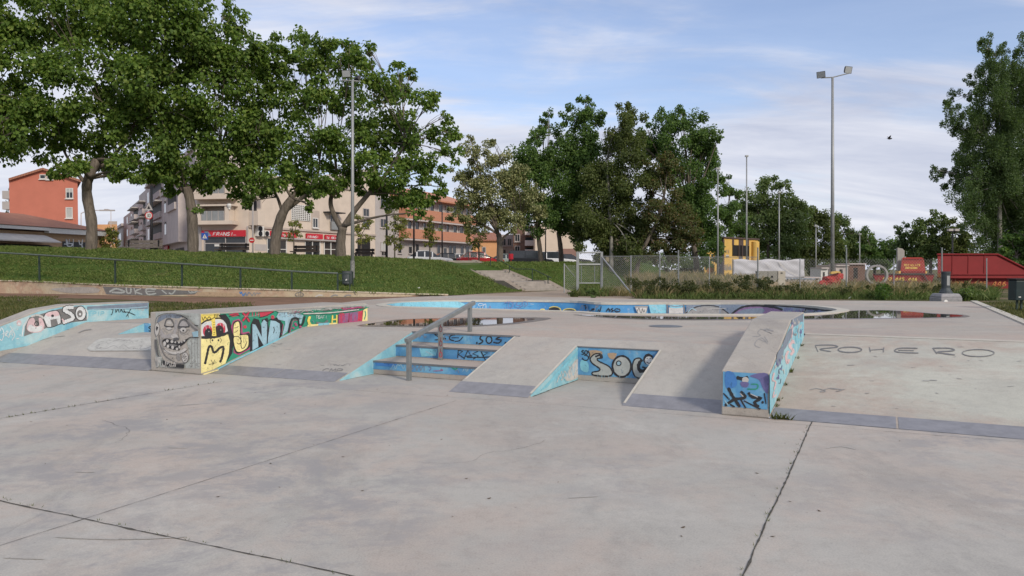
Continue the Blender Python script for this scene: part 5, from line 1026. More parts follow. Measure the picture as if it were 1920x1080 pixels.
# ------------------------------------------------------------------ grass on the bank, weeds and shrubs
def blades(P, hgt, wd, lean, g, n_per=3, spread=.05):
    n = len(P)*n_per; Q = np.repeat(P, n_per, 0)+np.concatenate([g.normal(size=(n, 2))*spread, np.zeros((n, 1))], 1); a = g.random(n)*6.283; hh = np.repeat(hgt, n_per)*(.55+.7*g.random(n))
    S = np.stack([np.cos(a), np.sin(a), np.zeros(n)], 1); D = np.stack([-np.sin(a), np.cos(a), np.zeros(n)], 1)*(lean*g.normal(size=(n, 1))); w_ = np.repeat(wd, n_per)[:, None] if hasattr(wd, '__len__') else wd
    v0 = Q-S*w_; v1 = Q+S*w_; v2 = Q+D*hh[:, None]*.4+S*w_*.6+np.stack([0*hh, 0*hh, hh*.6], 1); v3 = Q+D*hh[:, None]+np.stack([0*hh, 0*hh, hh], 1)
    V = np.stack([v0, v1, v2, v3], 1).reshape(-1, 3); b = np.arange(n)[:, None]*4; return V, np.concatenate([b+np.array([[0, 1, 2]]), b+np.array([[0, 2, 3]])], 0)
def grass_mat(name, cols): return leaf_mat(name, cols, .25, .7, .15)
M_grass = grass_mat('lawn_blades', [(.07, .115, .03), (.10, .155, .038), (.13, .185, .05), (.165, .205, .065), (.22, .21, .09)])
M_dry = grass_mat('dry_blades', [(.09, .11, .04), (.15, .145, .06), (.22, .19, .10), (.30, .235, .14), (.36, .27, .18)])
g = np.random.default_rng(3); B = np.array([[tuple(p) for p in row] for row in BANK]); nc, nrw, _ = B.shape
def bank_sample(n):
    i = g.integers(0, nc-1, n); j = g.integers(0, nrw-1, n); a = g.random((n, 1)); b = g.random((n, 1))
    return (B[i, j]*(1-a)*(1-b)+B[i+1, j]*a*(1-b)+B[i, j+1]*(1-a)*b+B[i+1, j+1]*a*b)
Pn = bank_sample(42000); px_ = 960+FPX*Pn[:, 0]/Pn[:, 1]; keep = (px_ > -60) & (px_ < 1200)
def in_stairs(P):
    px = 960+FPX*P[:, 0]/P[:, 1]; py = 505-FPX*(P[:, 2]-EYE)/P[:, 1]; f = np.clip((py-490)/54, 0, 1); return (px > 826+f*150) & (px < 892+f*164) & (py > 486)
py_ = 505-FPX*(Pn[:, 2]-EYE)/Pn[:, 1]
for (a, b, rx, ry) in ((560, 537, 45, 5), (600, 543, 35, 3.5), (150, 500, 60, 5), (60, 520, 50, 5), (470, 486, 60, 3), (700, 536, 26, 4), (330, 530, 40, 3), (830, 520, 26, 4)): keep &= ~((((px_-a)/rx)**2+((py_-b)/ry)**2 < 1) & (g.random(len(Pn)) < .8))
keep &= ~in_stairs(Pn); Pn = Pn[keep]
hh = .035+.045*g.random(len(Pn)); cl = np.sin(Pn[:, 0]*1.7+np.sin(Pn[:, 1]*2.3)*1.5)*np.sin(Pn[:, 1]*1.9+Pn[:, 0]*.6); hh *= 1+.5*(cl > .25)
V, F = blades(Pn, hh, .02, .8, g, 4, .10); o = np_mesh('lawn_grass', V, F, M_grass); o['kind'] = 'stuff'
def px_region(n, x0, x1, y0, y1, z=.53):
    x = g.uniform(x0, x1, n); y = g.uniform(y0, y1, n); a = (x-960)/FPX; b = (540-y)/FPX; dz = -SP0+CP0*b; t = (z-EYE)/dz; return np.stack([a*t, (CP0+SP0*b)*t, np.full(n, z)], 1)
SP0, CP0 = math.sin(PITCH), math.cos(PITCH)
# left verge and right verge turf tufts
Vs = []; Fs = []; off = 0
def addb(P, h0, h1, wd, lean, n_per, sp_):
    global off
    V, F = blades(P, h0+(h1-h0)*g.random(len(P)), wd, lean, g, n_per, sp_); Vs.append(V); Fs.append(F+off); off += len(V)
addb(px_region(2600, -60, 110, 556, 602), .03, .08, .014, .6, 3, .07); addb(px_region(1300, 278, 470, 568, 592), .03, .08, .014, .6, 3, .07); addb(px_region(2200, 1838, 1990, 568, 625), .03, .09, .012, .7, 3, .08)
V = np.concatenate(Vs); F = np.concatenate(Fs); px = 960+FPX*V[:, 0]/V[:, 1]
o = np_mesh('verge_grass', V, F, grass_mat('verge_blades', [(.05, .07, .02), (.08, .10, .03), (.12, .125, .05), (.19, .16, .08)])); o['kind'] = 'stuff'
# drop any blade that would stand on the paved deck
me = o.data; bm = bmesh.new(); bm.from_mesh(me)
def inpoly(x, y, lp):
    c = False; n = len(lp)
    for i in range(n):
        a, b = lp[i], lp[(i+1) % n]
        if (a[1] > y) != (b[1] > y) and x < (b[0]-a[0])*(y-a[1])/(b[1]-a[1])+a[0]: c = not c
    return c
wl_poly = [W2(-14.25, 5), W2(-13.8, 5), W2(-13.8, 11.1), W2(-14.25, 11.1)]
bmesh.ops.delete(bm, geom=[v for v in bm.verts if inpoly(v.co.x, v.co.y, DECK) or inpoly(v.co.x, v.co.y, wl_poly)], context='VERTS'); bm.to_mesh(me); bm.free()
# weeds behind the deck
Vs = []; Fs = []; off = 0
for (n, x0, x1, y0, y1, h0, h1) in ((900, 1085, 1180, 547, 556, .12, .35), (2600, 1190, 1420, 545, 559, .15, .45), (3600, 1200, 1440, 538, 549, .4, .8), (2600, 1420, 1840, 545, 559.5, .14, .4), (2600, 1430, 1850, 538, 549, .22, .48), (700, 1180, 1330, 537, 541, .65, .92), (700, 1560, 1760, 540, 556, .3, .6)):
    addb(px_region(n, x0, x1, y0, y1), h0, h1, .009, .35, 4, .12)
o = np_mesh('dry_weeds', np.concatenate(Vs), np.concatenate(Fs), M_dry); o['kind'] = 'stuff'
Vs = []; Fs = []; off = 0
for (n, x0, x1, y0, y1, h0, h1) in ((1500, 1200, 1440, 550, 560.5, .08, .3), (2600, 1440, 1840, 549, 561.5, .08, .32), (1500, 1540, 1640, 546, 560, .1, .3), (1500, 1790, 1860, 545, 564, .1, .33), (800, 1080, 1140, 548, 556, .1, .4), (600, 1600, 1830, 556, 562, .05, .2)):
    addb(px_region(n, x0, x1, y0, y1), h0, h1, .012, .6, 4, .14)
o = np_mesh('green_weeds', np.concatenate(Vs), np.concatenate(Fs), grass_mat('weed_blades', [(.05, .085, .025), (.08, .125, .035), (.11, .15, .05), (.17, .19, .08)])); o['kind'] = 'stuff'
# dark undergrowth between the weeds: low leafy mass nobody could count
cl = []
for x in range(1185, 1440, 11): cl.append((tuple(atd(x+gr.uniform(-5, 5), gr.uniform(530, 542), gr.uniform(27.5, 30))), gr.uniform(.2, .34)))
for x in range(1445, 1840, 17): cl.append((tuple(atd(x+gr.uniform(-6, 6), gr.uniform(538, 547), gr.uniform(27.5, 29.5))), gr.uniform(.14, .26)))
o = make_crown(cl, .055, 13, leaf_mat('undergrowth_leaves', [(.035, .05, .02), (.055, .075, .028), (.085, .10, .042), (.13, .125, .06)]), None, 61, .2, name='undergrowth'); o['kind'] = 'stuff'
def shrub(label, x, y, d, r, mat, seed, n=5, leaf=.09, k=12):
    rr = random.Random(seed); c0 = atd(x, y, d); t = thing('shrub', Vector((c0.x, c0.y, .53)), label, 'shrub', None); cl = [(tuple(c0+Vector((rr.uniform(-r, r)*.7, rr.uniform(-r, r)*.7, rr.uniform(-.2, .45)*r))), r*rr.uniform(.45, .7)) for _ in range(n)]
    mb = MB()
    for c, _ in cl: limb(mb, Vector((c0.x, c0.y, .5)), c, .014, .006, rr, 5, 4)
    mb.build('stem', M_bark, t); make_crown(cl, leaf, k, mat, t, seed, .2, name='foliage')
shrub('dark glossy round shrub at the deck edge near the lamp stump', 1662, 546, 26.5, .36, L_dark, 71)
shrub('green clump growing at the foot of the fence gate post', 1115, 551, 27.5, .3, L_far, 72, 6, .07); shrub('low green leafy clump beside the lamp stump plinth', 1815, 553, 25.5, .36, L_far, 73, 7, .08); shrub('small dark weed clump left of the fence gate', 1075, 552, 29, .2, L_olive, 74, 4, .06)
# ------------------------------------------------------------------ buildings beyond the bank
GZ = 1.7
M_glass = plain('dark_glass', (.025, .03, .035), .08, 0, .2, 2, .6); M_curt = plain('pale_blind', (.42, .42, .40), .7, 0, .1, 6)
M_white = plain('white_paint', (.62, .61, .58), .6, 0, .06, 4); M_red = plain('red_signboard', (.48, .025, .04), .45, 0, .08, 2)
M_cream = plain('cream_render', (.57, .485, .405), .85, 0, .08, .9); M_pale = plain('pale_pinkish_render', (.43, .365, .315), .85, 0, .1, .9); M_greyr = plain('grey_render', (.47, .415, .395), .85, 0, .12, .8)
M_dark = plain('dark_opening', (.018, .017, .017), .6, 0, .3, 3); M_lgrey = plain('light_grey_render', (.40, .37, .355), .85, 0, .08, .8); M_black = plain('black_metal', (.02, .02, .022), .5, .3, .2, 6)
M_salmon = plain('salmon_red_render', (.50, .17, .115), .85, 0, .07, .6); M_orange = plain('orange_render', (.58, .31, .15), .85, 0, .08, .7); M_pinkb = plain('dusty_pink_base', (.26, .085, .09), .85, 0, .15, 1)
M_awn = plain('grey_awning', (.46, .43, .40), .85, 0, .12, 2); M_dawn = plain('dark_awning', (.04, .04, .042), .8, 0, .2, 2); M_brown = plain('brown_brick', (.15, .09, .07), .85, 0, .15, 3)
def brick_mat(name, c1, c2, mo, sc):
    k = NT(name); b = k.new('ShaderNodeTexBrick'); mp = k.new('ShaderNodeMapping'); g = k.new('ShaderNodeNewGeometry'); sx = k.new('ShaderNodeSeparateXYZ'); cb = k.new('ShaderNodeCombineXYZ'); ad = k.new('ShaderNodeMath'); ad.operation = 'ADD'
    k.link(g.outputs['Position'], sx.inputs[0]); k.link(sx.outputs[0], ad.inputs[0]); k.link(sx.outputs[1], ad.inputs[1]); k.link(ad.outputs[0], cb.inputs[0]); k.link(sx.outputs[2], cb.inputs[1]); k.link(cb.outputs[0], b.inputs['Vector'])
    b.inputs['Scale'].default_value = sc; b.inputs['Color1'].default_value = (*c1, 1); b.inputs['Color2'].default_value = (*c2, 1); b.inputs['Mortar'].default_value = (*mo, 1); k.color(b.outputs['Color']); k.rough(.9); MATS[name] = k.m; return k.m
M_brickw = brick_mat('tan_brick', (.40, .245, .13), (.47, .30, .17), (.40, .33, .25), 2.2); M_brickb = brick_mat('orange_brick', (.44, .18, .10), (.50, .215, .125), (.38, .23, .17), 2.5)
kt = NT('roof_tiles'); wv = kt.new('ShaderNodeTexWave'); wv.wave_type = 'BANDS'; wv.bands_direction = 'X'; wv.inputs['Scale'].default_value = 1.6; wv.inputs['Distortion'].default_value = .6; kt.link(kt.P((1, .5, 0)), wv.inputs['Vector']); f = kt.noise(kt.P(), 1.4, 6, .7)
kt.color(kt.mix(.5, kt.ramp(f, [(.3, (.28, .115, .07)), (.7, (.44, .20, .125))]), kt.ramp(wv.outputs['Fac'], [(.2, (.19, .08, .05)), (.6, (.42, .185, .115))]))); kt.rough(.9); kt.bump(wv.outputs['Fac'], .6, .08); M_tile = kt.m
class Fac:
    """vertical facade through two ground points; works in photo pixels measured on that plane"""
    def __init__(s, A, B):
        s.A = Vector((A[0], A[1], 0)); s.B = Vector((B[0], B[1], 0)); d = (s.B-s.A).normalized(); s.t = d; s.n = Vector((d.y, -d.x, 0))
        if s.n.dot(-s.A) < 0: s.n = -s.n
    def q(s, px, py, out=0):
        return onp(px, py, s.A, s.n)+s.n*out
    def rect(s, x0, y0, x1, y1, out=0):
        """true rectangle on the wall from top-left and bottom-right pixels"""
        a = s.q(x0, y0); b = s.q(x1, y1); zt = s.q((x0+x1)/2, y0).z; zb = s.q((x0+x1)/2, y1).z; o = s.n*out
        return [Vector((a.x, a.y, zb))+o, Vector((b.x, b.y, zb))+o, Vector((b.x, b.y, zt))+o, Vector((a.x, a.y, zt))+o]
    def block(s, mb, x0, y0, x1, y1, o0, o1, mat=None):
        r0 = s.rect(x0, y0, x1, y1, o0); r1 = s.rect(x0, y0, x1, y1, o1); mb.hexa(r0, r1, mat)
    def band(s, mb, p0, p1, h, o0, o1, mat=None, zt=None):
        """block between two x pixels with fixed heights (z0, z1)"""
        a = s.q(p0, 500); b = s.q(p1, 500); z0, z1 = h
        mb.hexa([Vector((a.x, a.y, z0))+s.n*o0, Vector((b.x, b.y, z0))+s.n*o0, Vector((b.x, b.y, z0))+s.n*o1, Vector((a.x, a.y, z0))+s.n*o1], [Vector((a.x, a.y, z1))+s.n*o0, Vector((b.x, b.y, z1))+s.n*o0, Vector((b.x, b.y, z1))+s.n*o1, Vector((a.x, a.y, z1))+s.n*o1])
def fwin(f, par, x0, y0, x1, y1, frame=None, glass=None, sill=True, nx=2, name='window', fw=.09, shut=0, out=0):
    r = f.rect(x0, y0, x1, y1, .03+out); mb = MB(); mb.poly(r); wo = mb.build(name, glass or M_glass, par); mb = MB()
    w_ = (r[1]-r[0]); W = w_.length; t = w_/W; zb, zt = r[0].z, r[2].z; o = f.n*.03
    P = lambda u, z: r[0]+t*u+Vector((0, 0, z-zb))
    bar = lambda u0, u1, z0, z1, d0=.0, d1=.05: mb.hexa([P(u0, z0)+f.n*d0, P(u1, z0)+f.n*d0, P(u1, z0)+f.n*d1, P(u0, z0)+f.n*d1], [P(u0, z1)+f.n*d0, P(u1, z1)+f.n*d0, P(u1, z1)+f.n*d1, P(u0, z1)+f.n*d1])
    bar(-fw, 0, zb-fw, zt+fw); bar(W, W+fw, zb-fw, zt+fw); bar(0, W, zt, zt+fw); bar(0, W, zb-fw, zb)
    for i in range(1, nx): bar(W*i/nx-.03, W*i/nx+.03, zb, zt, 0, .03)
    mb.build('frame', frame or M_white, wo)
    if sill: mb = MB(); bar(-.15, W+.15, zb-fw-.1, zb-fw-.002, -.03, .18); mb.build('sill', frame or M_white, wo)
    if shut: mb = MB(); bar(0, W, zt-(zt-zb)*shut, zt, .003, .02); mb.build('blind', M_curt, wo)
    return wo
def dirn(vpx): a = math.atan((vpx-960)/FPX); return Vector((math.sin(a), math.cos(a), 0))
def gp(px, d): return Vector(((px-960)/FPX*d, d, 0))
def along(A, dr, px):
    k = (px-960)/FPX; s = (k*A.y-A.x)/(dr.x-k*dr.y); return A+dr*s
def zat(py, d): return EYE+(505-py)*d/FPX
# --- corner shop building
D_R = dirn(1650); D_L = dirn(105)
C0, C1 = gp(370, 84), gp(466, 83); C2 = along(C1, D_R, 704); CL = along(C0, D_L, 284)
shop = thing('corner_building', Vector((C1.x, C1.y, GZ)), 'beige corner apartment block with balconies above a shop with a long red sign', 'building')
back = C2+Vector((-12, 14, 0)); zr = 15.0
mb = MB(); mb.prism([C0, C1, C2, C2+Vector((-14, 12, 0)), CL+Vector((10, 6, 0)), CL], GZ-.5, 12.2); mb.build('wall', M_cream, shop)
fL, fC, fR = Fac(CL, C0), Fac(C0, C1), Fac(C1, C2)
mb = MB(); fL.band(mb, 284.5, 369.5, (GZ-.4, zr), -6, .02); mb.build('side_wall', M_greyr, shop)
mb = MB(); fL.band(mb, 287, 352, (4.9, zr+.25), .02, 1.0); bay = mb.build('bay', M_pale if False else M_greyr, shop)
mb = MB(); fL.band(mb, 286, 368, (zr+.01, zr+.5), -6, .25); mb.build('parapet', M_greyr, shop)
for x0, x1, z0_, z1_ in ((299, 319, 5.9, 8.1), (299, 319, 8.8, 11.0), (299, 319, 11.7, 13.9), (332, 349, 8.9, 11.0), (332, 349, 11.8, 13.8)):
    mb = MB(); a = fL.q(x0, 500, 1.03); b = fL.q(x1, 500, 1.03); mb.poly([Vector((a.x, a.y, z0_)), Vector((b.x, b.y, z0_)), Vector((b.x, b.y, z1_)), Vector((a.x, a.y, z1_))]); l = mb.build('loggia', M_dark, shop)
    mb = MB(); fL.band(mb, x0-1, x1+1, (z1_-.1, z1_+.08), 1.0, 1.9); mb.build('awning', M_awn, l); mb = MB(); fL.band(mb, x0, x1, (z0_-.02, z0_+.8), 1.0, 1.25); mb.build('parapet', M_greyr, l)
for x in (291, 325): 
    for z0_, z1_ in ((6.2, 7.9), (9.1, 10.8), (12, 13.6)):
        mb = MB(); a = fL.q(x, 500, 1.03); b = fL.q(x+3.5, 500, 1.03); mb.poly([Vector((a.x, a.y, z0_)), Vector((b.x, b.y, z0_)), Vector((b.x, b.y, z1_)), Vector((a.x, a.y, z1_))]); mb.build('window', M_glass, shop)
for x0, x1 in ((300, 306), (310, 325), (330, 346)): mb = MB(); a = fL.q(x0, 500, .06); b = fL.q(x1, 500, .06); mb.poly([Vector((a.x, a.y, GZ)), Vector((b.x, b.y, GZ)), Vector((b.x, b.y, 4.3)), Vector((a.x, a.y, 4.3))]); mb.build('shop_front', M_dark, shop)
mb = MB(); a = fL.q(313, 500, .1); fL.band(mb, 312, 319, (4.2, 5.1), .1, .3); mb.build('shop_sign', M_red, shop)
# chamfer with glazed balconies
for (yt, yb, ys) in ((347, 365, 375), (397, 415, 422)):
    mb = MB(); fC.block(mb, 371, yb, 447, ys, 0, 1.3); fC.block(mb, 371, yt-12 if yt > 380 else yt-14, 447, yt-9 if yt > 380 else yt-11, 0, 1.3); bal = mb.build('balcony', M_cream, shop)
    mb = MB(); fC.block(mb, 389, yt, 431, yb-.3, .9, 1.15); mb.build('glazing', plain('milky_glass', (.22, .23, .23), .2, 0, .15, 1.2, .6), bal)
    mb = MB()
    for x in (388.5, 399, 408, 420, 431): fC.block(mb, x-.5, yt, x+.5, yb, 1.16, 1.22)
    mb.build('frame', M_lgrey, bal)
    for xa, xb in ((432, 440), (371, 388)): mb = MB(); fC.block(mb, xa, yt-9, xb, yb, .05, 1.2); mb.build('pier', M_cream, bal)
mb = MB(); fC.block(mb, 372, 331, 450, 337, .0, 1.35); mb.build('cornice', M_lgrey, shop)
mb = MB(); fC.block(mb, 381, 432, 462, 443.8, .1, .35); sign = mb.build('shop_sign', M_red, shop)
pp = P2(fC.q(420, 438, .355), fC.n, (200, 320, 6), None, .004, .0004); pp.text('FRANSI', 1195, 730, 36, 29, 8, 'w', .3, 0, .35); pp.line([(1425, 724), (1455, 724)], 6, 'w'); pp.fill([(1095, 680), (1140, 680), (1180, 735), (1120, 735)], 'gb'); pp.build(sign)
mb = MB(); fC.block(mb, 385, 445, 462, 490, .0, .05); sf = mb.build('shop_window', M_glass, shop)
mb = MB()
for x in (385, 424, 462): fC.block(mb, x-.8, 444, x+.8, 490, .05, .14)
fC.block(mb, 385, 455.5, 462, 457, .05, .1); mb.build('frame', M_lgrey, sf); 
for xa, xb, ya, yb_ in ((403, 421, 458, 462), (436, 458, 459, 461)): mb = MB(); fC.block(mb, xa, ya, xb, yb_, .06, .1); mb.build('display', M_white, sf)
mb = MB(); fC.block(mb, 463.5, 424, 466, 490, .0, .1); mb.build('pillar', M_lgrey, shop); mb = MB(); fC.block(mb, 369, 425, 379, 490, .0, .08); mb.build('pillar', M_lgrey, shop)
# right facade
mb = MB(); fR.band(mb, 466.5, 480, (6.45, 8.0), 0, 1.4); fR.band(mb, 466.5, 480, (9.3, 10.9), 0, 1.4); mb.build('terrace_parapet', M_cream, shop)
for z0_, z1_ in ((8.1, 9.2), (11, 12.1)):
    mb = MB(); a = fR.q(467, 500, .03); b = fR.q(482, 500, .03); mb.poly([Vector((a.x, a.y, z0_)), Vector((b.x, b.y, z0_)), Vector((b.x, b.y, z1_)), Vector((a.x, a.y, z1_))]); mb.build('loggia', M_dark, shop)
for yy in (340, 390): 
    mb = MB(); c = fC.q(441, yy+4, 1.2); mb.lathe(c, [(.12, 0), (.1, .1), (.25, .35), (.28, .5), (.18, .6)], 10); mb.build('urn', M_white, shop)
mb = MB(); fR.band(mb, 466, 704, (6.2, 6.42), 0, .22); fR.band(mb, 466, 704, (12.0, 12.35), 0, .25); mb.build('cornice', M_pale, shop)
a, b = C2, C2-D_R*9; ztop = 15.6; mb = MB(); mb.hexa([Vector((b.x, b.y, 12.2)), Vector((a.x, a.y, 12.2)), Vector((a.x, a.y, 12.2))+Vector((-9, 8, 0)), Vector((b.x, b.y, 12.2))+Vector((-9, 8, 0))], [Vector((b.x, b.y, 12.25)), Vector((a.x, a.y, ztop)), Vector((a.x, a.y, ztop))+Vector((-9, 8, 0)), Vector((b.x, b.y, 12.25))+Vector((-9, 8, 0))]); mb.build('gable', M_cream, shop)
mb = MB(); x0, x1, y0, y1 = 546, 581, 385, 413
nx, ny = 9, 8
for i in range(nx+1): x = x0+(x1-x0)*i/nx; fR.block(mb, x-.7, y0, x+.7, y1, .03, .12)
for j in range(ny+1): y = y0+(y1-y0)*j/ny; fR.block(mb, x0-.5, y-.6, x1+.5, y+.6, .03, .115)
lat = mb.build('lattice_screen', M_white, shop); mb = MB(); mb.poly(fR.rect(x0, y0, x1, y1, .02)); mb.build('opening', M_dark, lat)
mb = MB(); fR.block(mb, 583.5, 395, 599, 430, .0, .0251); mb.build('niche', M_pale, shop); fwin(fR, shop, 586, 410, 594.5, 426, nx=2, out=.03)
fwin(fR, shop, 619, 405, 632, 430, M_lgrey, None, False, 3); mb = MB(); fR.block(mb, 606, 398, 634, 400, 0, 1.2); mb.build('awning', M_dawn, shop); mb = MB(); fR.block(mb, 618, 416, 634, 431, .2, .35); mb.build('balcony_panel', plain('milky_glass', (.3, .3, .3)), shop); fwin(fR, shop, 681, 392, 691, 405, M_lgrey, None, True, 2); fwin(fR, shop, 680, 410, 691, 426, M_lgrey, None, True, 2)
for x0, y0, x1, y1, tx in ((501, 433, 509, 442, None), (524, 436, 554, 445, 'TU DIA'), (572, 438.5, 602, 448, 'FRANSI'), (607, 441, 635, 449.5, 'TU IDEA')):
    mb = MB(); fR.block(mb, x0, y0, x1, y1, .1, .3); sg = mb.build('shop_sign', M_red, shop)
    if tx: pp = P2(fR.q((x0+x1)/2, (y0+y1)/2, .305), fR.n, (0, 0, 1), None, .004, .0004); n = len(tx); pp.text(tx, x0+5, y1-2, (y1-y0)*.42, (x1-x0-8)/n*.72, .9, 'w', .2, .03, .3); pp.build(sg)
mb = MB(); fR.block(mb, 512, 448, 640, 450.5, .0, .45); mb.build('lintel', M_lgrey, shop)
for x0, x1, yt in ((500, 512, 447), (524, 536, 451), (571, 599, 453), (607, 632, 454)):
    mb = MB(); mb.poly(fR.rect(x0, yt, x1, 488, .03)); so_ = mb.build('shop_front', M_glass, shop); mb = MB()
    for x in ([x0, (x0+x1)/2, x1] if x1-x0 > 20 else [x0, x1]): fR.block(mb, x-.6, yt, x+.6, 488, .03, .12)
    fR.block(mb, x0, 467, x1, 468.2, .03, .1); mb.build('frame', M_white, so_)
mb = MB(); fR.block(mb, 477, 424.5, 489, 443, .05, .5); au = mb.build('air_conditioner', M_white, shop); mb = MB()
for y in (429, 438.5): c = fR.q(482, y, .51); mb.tube([c, c+fR.n*.02], .3, 14)
mb.build('fan_grille', M_black, au); mb = MB(); fR.block(mb, 491, 433, 499.5, 443, .05, .5); au = mb.build('air_conditioner', M_white, shop); mb = MB(); c = fR.q(494.5, 438.5, .51); mb.tube([c, c+fR.n*.02], .3, 14); mb.build('fan_grille', M_black, au)
mb = MB(); fR.block(mb, 477, 458, 499, 470, .0, .03); mb.build('plinth_tiles', M_lgrey, shop); mb = MB(); mb.poly(fR.rect(670, 447, 694, 488, .03)); mb.build('passage', M_dark, shop)
# --- side street houses
H1 = along(C0, D_L, 284); H2 = along(C0, D_L, 233); H3 = along(C0, D_L, 219.5)
rowA = thing('apartment_house', Vector((H2.x, H2.y, GZ)), 'pinkish grey apartment house with stepped roof along the shaded side street', 'building'); f = Fac(H2, H1)
mb = MB(); mb.prism([H2, H1, H1+Vector((8, 6, 0)), H2+Vector((8, 6, 0))], GZ-.5, 13.6); mb.build('wall', plain('dusty_pink_render', (.46, .345, .315), .85, 0, .1, .8), rowA); mb = MB(); f.band(mb, 245, 283, (13.61, 14.6), -5, 0); f.band(mb, 262, 283, (14.61, 15.4), -5, -.02); mb.build('roof_storey', M_greyr, rowA)
for x0, x1, zs in ((252, 261, (5.6, 8.7, 11.4)), (270, 277, (5.6, 8.7, 11.4))):
    for z_ in zs:
        a = f.q(x0, 500, .04); b = f.q(x1, 500, .04); mb = MB(); mb.poly([Vector((a.x, a.y, z_)), Vector((b.x, b.y, z_)), Vector((b.x, b.y, z_+1.9)), Vector((a.x, a.y, z_+1.9))]); l = mb.build('loggia', M_dark, rowA); mb = MB(); f.band(mb, x0-.6, x1+.6, (z_-.3, z_+.55), 0, .8); mb.build('parapet', M_greyr, l); mb = MB(); f.band(mb, x0, x1, (z_+1.8, z_+1.95), .04, 1.2); mb.build('awning', M_awn, l)
for x in (239, 247, 265, 280):
    for z_ in (5.8, 8.9, 11.6): a = f.q(x, 500, .04); b = f.q(x+1.8, 500, .04); mb = MB(); mb.poly([Vector((a.x, a.y, z_)), Vector((b.x, b.y, z_)), Vector((b.x, b.y, z_+1.4)), Vector((a.x, a.y, z_+1.4))]); mb.build('window', M_glass, rowA)
mb = MB()
for x, h_, o_ in ((255, 5.5, 0), (268, 2.8, 0)): c = f.q(x, 500, -3); c.z = 14.6; mb.tube([c, c+Vector((0, 0, h_))], .05, 5); mb.tube([c+Vector((-.9, 0, h_*.9)), c+Vector((.9, 0, h_*.9))], .03, 4); mb.tube([c+Vector((-.7, 0, h_*.65)), c+Vector((.7, 0, h_*.65))], .03, 4)
mb.build('aerial', M_black, rowA)
rowB = thing('town_house', Vector((H3.x, H3.y, GZ)), 'small grey town house with a dark cornice at the far end of the side street', 'building'); f = Fac(H3, H2); mb = MB(); mb.prism([H3, H2-(H2-H3)*.01, H2+Vector((8, 6, 0)), H3+Vector((8, 6, 0))], GZ-.5, 11.6); mb.build('wall', M_lgrey, rowB); mb = MB(); f.band(mb, 219, 233, (11.61, 12.2), -4, .5); mb.build('cornice', M_greyr, rowB)
for z_ in (4.5, 8.3): a = f.q(224, 500, .05); b = f.q(228, 500, .05); mb = MB(); mb.poly([Vector((a.x, a.y, z_)), Vector((b.x, b.y, z_)), Vector((b.x, b.y, z_+2)), Vector((a.x, a.y, z_+2))]); mb.build('window', M_glass, rowB)
A_, B_ = gp(183, 165), gp(221, 165); fo = thing('orange_house', Vector((A_.x, A_.y, GZ)), 'far ochre orange house closing the view of the side street', 'building'); f = Fac(A_, B_); mb = MB(); mb.prism([A_, B_, B_+Vector((-5.5, 10, 0)), A_+Vector((-5.5, 10, 0))], GZ-.5, zat(421, 165)); mb.build('wall', M_orange, fo); mb = MB(); mb.prism([A_+Vector((2.6, 0, 0)), B_, B_+Vector((-4.5, 8, 0)), A_+Vector((-1.9, 8, 0))], zat(421, 165)+.01, zat(415, 165)); mb.build('roof_storey', M_pale, fo); fwin(f, fo, 212, 432, 215, 440, sill=False, nx=1); fwin(f, fo, 213, 448, 216, 456, sill=False, nx=1)
# --- grey house and orange balcony block
C3 = along(C1, D_R, 731); C4 = along(C1, D_R, 886)
gh = thing('grey_house', Vector((C2.x, C2.y, GZ)), 'narrow light grey house with a dusty pink base beside the orange balconies', 'building'); f = Fac(C2, C3)
mb = MB(); mb.prism([C2+D_R*.02, C3, C3+Vector((-9, 8, 0)), C2+Vector((-9, 8, 0))], GZ-.5, 14.6); mb.build('wall', M_lgrey, gh); mb = MB(); f.band(mb, 705, 731, (GZ-.5, 3.3), 0, .05); mb.build('plinth', M_pinkb, gh)
for y0, y1 in ((372, 388), (411, 426)): fwin(f, gh, 713, y0, 724, y1, M_greyr, None, True, 2)
fwin(f, gh, 714, 455, 724, 469, M_lgrey, M_curt, True, 2); fwin(f, gh, 715, 472, 724, 479, M_lgrey, None, False, 2)
ob = thing('balcony_block', Vector((C3.x, C3.y, GZ)), 'apartment block with long orange brick balcony bands and a tiled roof edge', 'building'); f = Fac(C3, C4)
mb = MB(); mb.prism([C3+D_R*.02, C4, C4+Vector((-9, 8, 0)), C3+Vector((-9, 8, 0))], GZ-.5, 12.0); mb.build('wall', M_lgrey, ob); mb = MB(); f.band(mb, 731.5, 886, (GZ-.5, 3.2), 0, .05); mb.build('plinth', M_pinkb, ob)
for z0_, z1_ in ((6.1, 7.5), (9.0, 10.5)):
    mb = MB(); f.band(mb, 748, 884, (z0_, z1_), .0, 1.3); bb = mb.build('balcony', M_brickb, ob); mb = MB(); f.band(mb, 748, 884, (z0_-.25, z0_-.002), 0, 1.25); mb.build('slab', M_greyr, bb)
a, b = f.q(735, 500, 1.6), f.q(886, 500, 1.6); c, d = f.q(735, 500, -6), f.q(886, 500, -6); mb = MB(); mb.hexa([Vector((*p_.xy, 12.01)) for p_ in (a, b, d, c)], [Vector((a.x, a.y, 12.25)), Vector((b.x, b.y, 12.25)), Vector((d.x, d.y, 14.6)), Vector((c.x, c.y, 14.6))]); mb.build('roof', M_brickb, ob)
